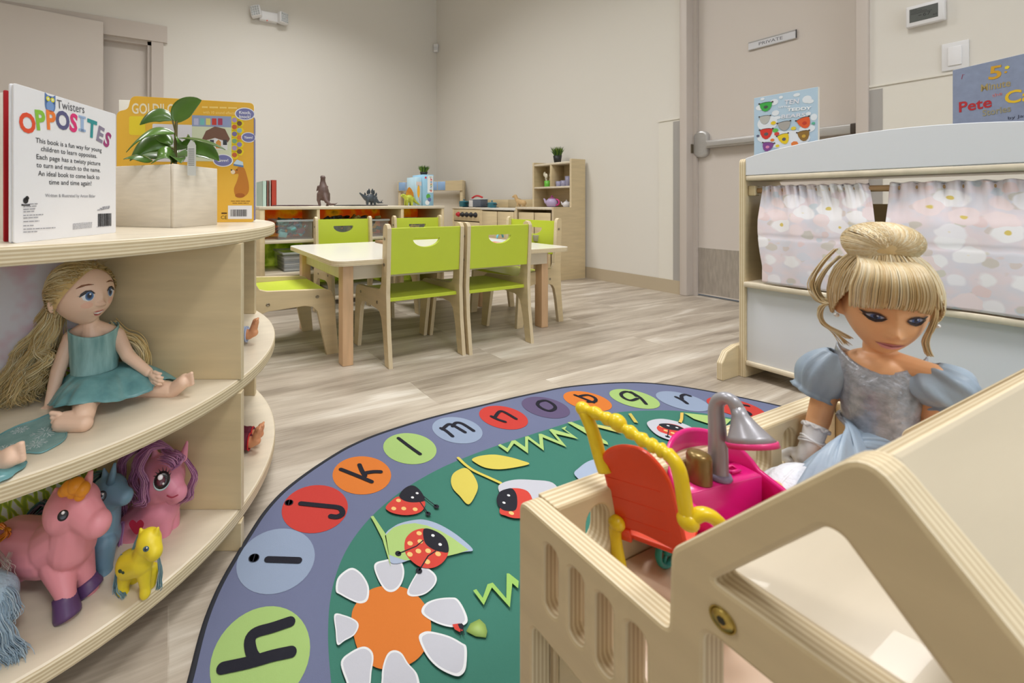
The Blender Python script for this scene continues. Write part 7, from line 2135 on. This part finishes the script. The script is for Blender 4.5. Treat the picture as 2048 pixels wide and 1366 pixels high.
q = MB(); q.tube([pt(221, 966, .645), pt(226, 945, .645), pt(230, 926, .645)], [.0062, .0048, .0018], BLU, 10); q.build('horn', t)
RBW = [flat((60, 110, 120), .5), flat((84, 140, 140), .5), flat((66, 86, 104), .5), flat((150, 120, 150), .5)]
mane(t, [[(200, 950, .66), (185, 965, .68), (178, 1000, .69), (180, 1040, .69)], [(205, 946, .67), (190, 950, .68), (172, 975, .69), (165, 1020, .69)], [(120, 1035, .69), (95, 1020, .69), (72, 1030, .69), (52, 1058, .69)], [(115, 1030, .69), (88, 1005, .69), (66, 1025, .69), (48, 1050, .69)]], 60, .004, .0008, RBW, 4, 'mane', .002)
eye(t, 203, 993, .6155, 10, ((0, 0, .9, 1, (34, 36, 48), 0), (-.1, .1, .5, .55, (150, 170, 190), .25), (-.05, .12, .25, .3, (20, 20, 26), .4), (.1, .4, .2, .2, (240, 240, 244), .55)))

# pink pony with purple mane
PK2 = plastic('pony_rose', (236, 150, 174))
t = thing('toy_pony', 'pink toy pony with long purple mane and a heart on its flank', 'toy pony', fl(300, 1075, ZL))
Yp = .715
blob([cap((320, 1015, Yp, 38), (270, 1060, .715, 42)), cap((318, 1010, Yp, 32), (318, 985, Yp, 32)), ball(322, 955, Yp, 46, 1, 1, .96), cap((338, 968, .70, 32), (356, 984, .69, 18)), ball(358, 984, .69, 16), cap((352, 992, .69, 13), (345, 996, .69, 12)),
      cap((328, 1035, .705, 20), (326, 1082, .70, 13)), cap((342, 1030, .72, 17), (346, 1070, .72, 12)), cap((262, 1080, .70, 28), (262, 1110, .685, 15)), cap((285, 1080, .73, 24), (290, 1090, .73, 15)), cap((366, 915, .71, 9), (374, 884, .71, 3)), cap((312, 918, .72, 9), (306, 890, .72, 3))], .0018, 5, PK2, 'body', t)
VM = [flat((168, 104, 150), .45), flat((186, 126, 168), .45), flat((146, 86, 126), .45), flat((204, 146, 180), .45)]
mane(t, [[(345, 900, .70), (320, 885, .70), (280, 890, .70), (250, 920, .70), (240, 960, .70), (262, 1000, .70)], [(338, 896, .695), (305, 890, .69), (275, 920, .685), (270, 960, .68), (285, 995, .68)], [(330, 895, .69), (300, 900, .685), (282, 940, .675), (292, 985, .67), (278, 1010, .67)],
         [(350, 902, .69), (362, 915, .685), (352, 928, .68), (330, 915, .675)], [(325, 900, .69), (345, 910, .68), (358, 918, .68)], [(358, 905, .71), (385, 940, .72), (382, 980, .72), (365, 1005, .715)], [(300, 900, .70), (262, 905, .71), (236, 945, .71), (248, 990, .71), (240, 1030, .71)]], 60, .0040, .00075, VM, 6, 'mane', .0045)
mane(t, [[(240, 1040, .70), (232, 1070, .69), (236, 1105, .685), (228, 1130, .68)], [(246, 1045, .69), (240, 1080, .68), (228, 1110, .68)]], 50, .003, .0008, [flat((196, 150, 200), .45), flat((176, 120, 180), .45)], 8, 'tail', .002)
eye(t, 324, 960, .6605, 15, ((0, -.12, 1.05, 1.12, (196, 220, 226), -.15), (0, 0, .98, 1.05, (30, 18, 24), 0), (-.1, -.15, .55, .6, (90, 34, 50), .25), (-.28, .30, .34, .34, (246, 240, 244), .45), (.25, -.4, .14, .14, (246, 240, 244), .45)))
q = MB()
nn = (Vector((0, 0, CAMZ)) - pt(324, 960, .66)).normalized(); ML = frame(pt(324, 960, .6585), SR - nn*SR.dot(nn), UP - nn*UP.dot(nn))
for k in range(7):
    a = radians(35 + k*20); r0, r1_ = 15*.66/F_PX, (23 - 1.2*abs(k-3))*.66/F_PX
    q.tube([ML @ Vector((cos(a)*r0, sin(a)*r0, 0)), ML @ Vector((cos(a + .1)*r1_, sin(a + .1)*r1_, .001))], [.0009, .0002], BLACK, 5)
q.build('eyelash', t)
q = MB(); MHt = frame(pt(273, 1052, .6705), SR, UP); k = .0125
q.poly([(p.x*k, p.y*k) for p in smooth_path([Vector(p) for p in ((0, -1.1), (.75, -.3), (.95, .35), (.55, .8), (.1, .55), (0, .4), (-.1, .55), (-.55, .8), (-.95, .35), (-.75, -.3))], 4, True)], flat((190, 36, 70), .4), MHt); q.build('heart_mark', t)
q = MB(); q.tube(smooth_path([pt(334, 991, .672), pt(344, 995, .668), pt(356, 990, .668)], 4), [.0012]*9, flat((186, 70, 92), .4), 6); q.build('mouth', t)

# small yellow pony in front
YE = plastic('pony_yellow', (232, 208, 44))
t = thing('toy_pony', 'small yellow toy pony with pale blue tail at the front of the bottom tier', 'toy pony', fl(270, 1200, ZL))
Yy = .592
blob([cap((283, 1122, Yy, 24), (258, 1128, .60, 25)), cap((286, 1112, Yy, 21), (296, 1085, Yy, 20)), ball(298, 1084, Yy, 24, 1, 1, 1.05), cap((303, 1090, .588, 20), (308, 1102, .584, 17)), cap((288, 1140, .59, 15), (290, 1172, .588, 10)), cap((290, 1172, .588, 10), (290, 1186, .586, 11)),
      cap((252, 1145, .600, 16), (246, 1172, .598, 11)), cap((246, 1172, .598, 11), (246, 1186, .596, 12)), cap((268, 1145, .615, 13), (268, 1165, .615, 10)), cap((304, 1140, .605, 13), (302, 1166, .605, 10)), cap((284, 1068, .595, 8), (281, 1058, .595, 3)), cap((312, 1066, .592, 8), (316, 1056, .592, 3))], .0015, 4, YE, 'body', t)
GB = [flat((120, 158, 170), .5), flat((96, 134, 150), .5), flat((150, 180, 186), .5)]
mane(t, [[(278, 1068, .60), (270, 1090, .60), (262, 1108, .60), (246, 1112, .60)], [(244, 1110, .605), (236, 1130, .605), (234, 1165, .60), (230, 1196, .596)], [(240, 1115, .60), (238, 1150, .597), (238, 1180, .592), (248, 1196, .586)], [(316, 1110, .595), (320, 1130, .60), (320, 1160, .605), (314, 1180, .605)]], 34, .0022, .0006, GB, 12, 'mane', .0015)
eye(t, 292, 1098, .5640, 5.2, ((0, 0, 1.1, .9, (60, 90, 110), 0), (0, 0, .55, .6, (24, 24, 30), .25), (.2, .3, .25, .25, (240, 240, 244), .45)))
q = MB(); MBf = frame(pt(243, 1144, .5715), SR, UP); q.disc((-.002, .001), .0028, flat((40, 60, 40)), MBf, 0, 12); q.disc((.002, -.001), .0022, flat((40, 60, 40)), MBf, 0, 12); q.build('flank_mark', t)

# fluffy blue plush at the left edge
t = thing('plush_pony', 'fluffy pale blue plush pony at the left edge of the bottom tier', 'plush toy', fl(-70, 1290, ZL))
PLB = mat('plush_blue', (168, 190, 206), .9, bump=.8, bscale=300)
blob([cap((-70, 1190, .545, 55), (-10, 1195, .545, 40)), cap((-10, 1200, .54, 36), (10, 1225, .535, 22)), cap((-85, 1220, .55, 30), (-95, 1285, .545, 22)), cap((-45, 1230, .535, 30), (-40, 1300, .53, 22)), ball(-95, 1150, .55, 42)], .002, 3, PLB, 'body', t)
PBS = [flat((190, 208, 220), .8), flat((150, 174, 194), .8), flat((170, 192, 208), .8)]
mane(t, [[(-20, 1180, .54), (5, 1195, .535), (12, 1225, .53), (5, 1250, .525)], [(-10, 1210, .53), (8, 1250, .52), (22, 1285, .515), (40, 1312, .51)], [(-25, 1230, .53), (-5, 1270, .52), (10, 1300, .512), (28, 1318, .508)], [(-20, 1170, .545), (8, 1180, .54), (22, 1210, .535), (18, 1235, .53)]], 170, .0055, .0005, PBS, 14, 'tail', .0025)
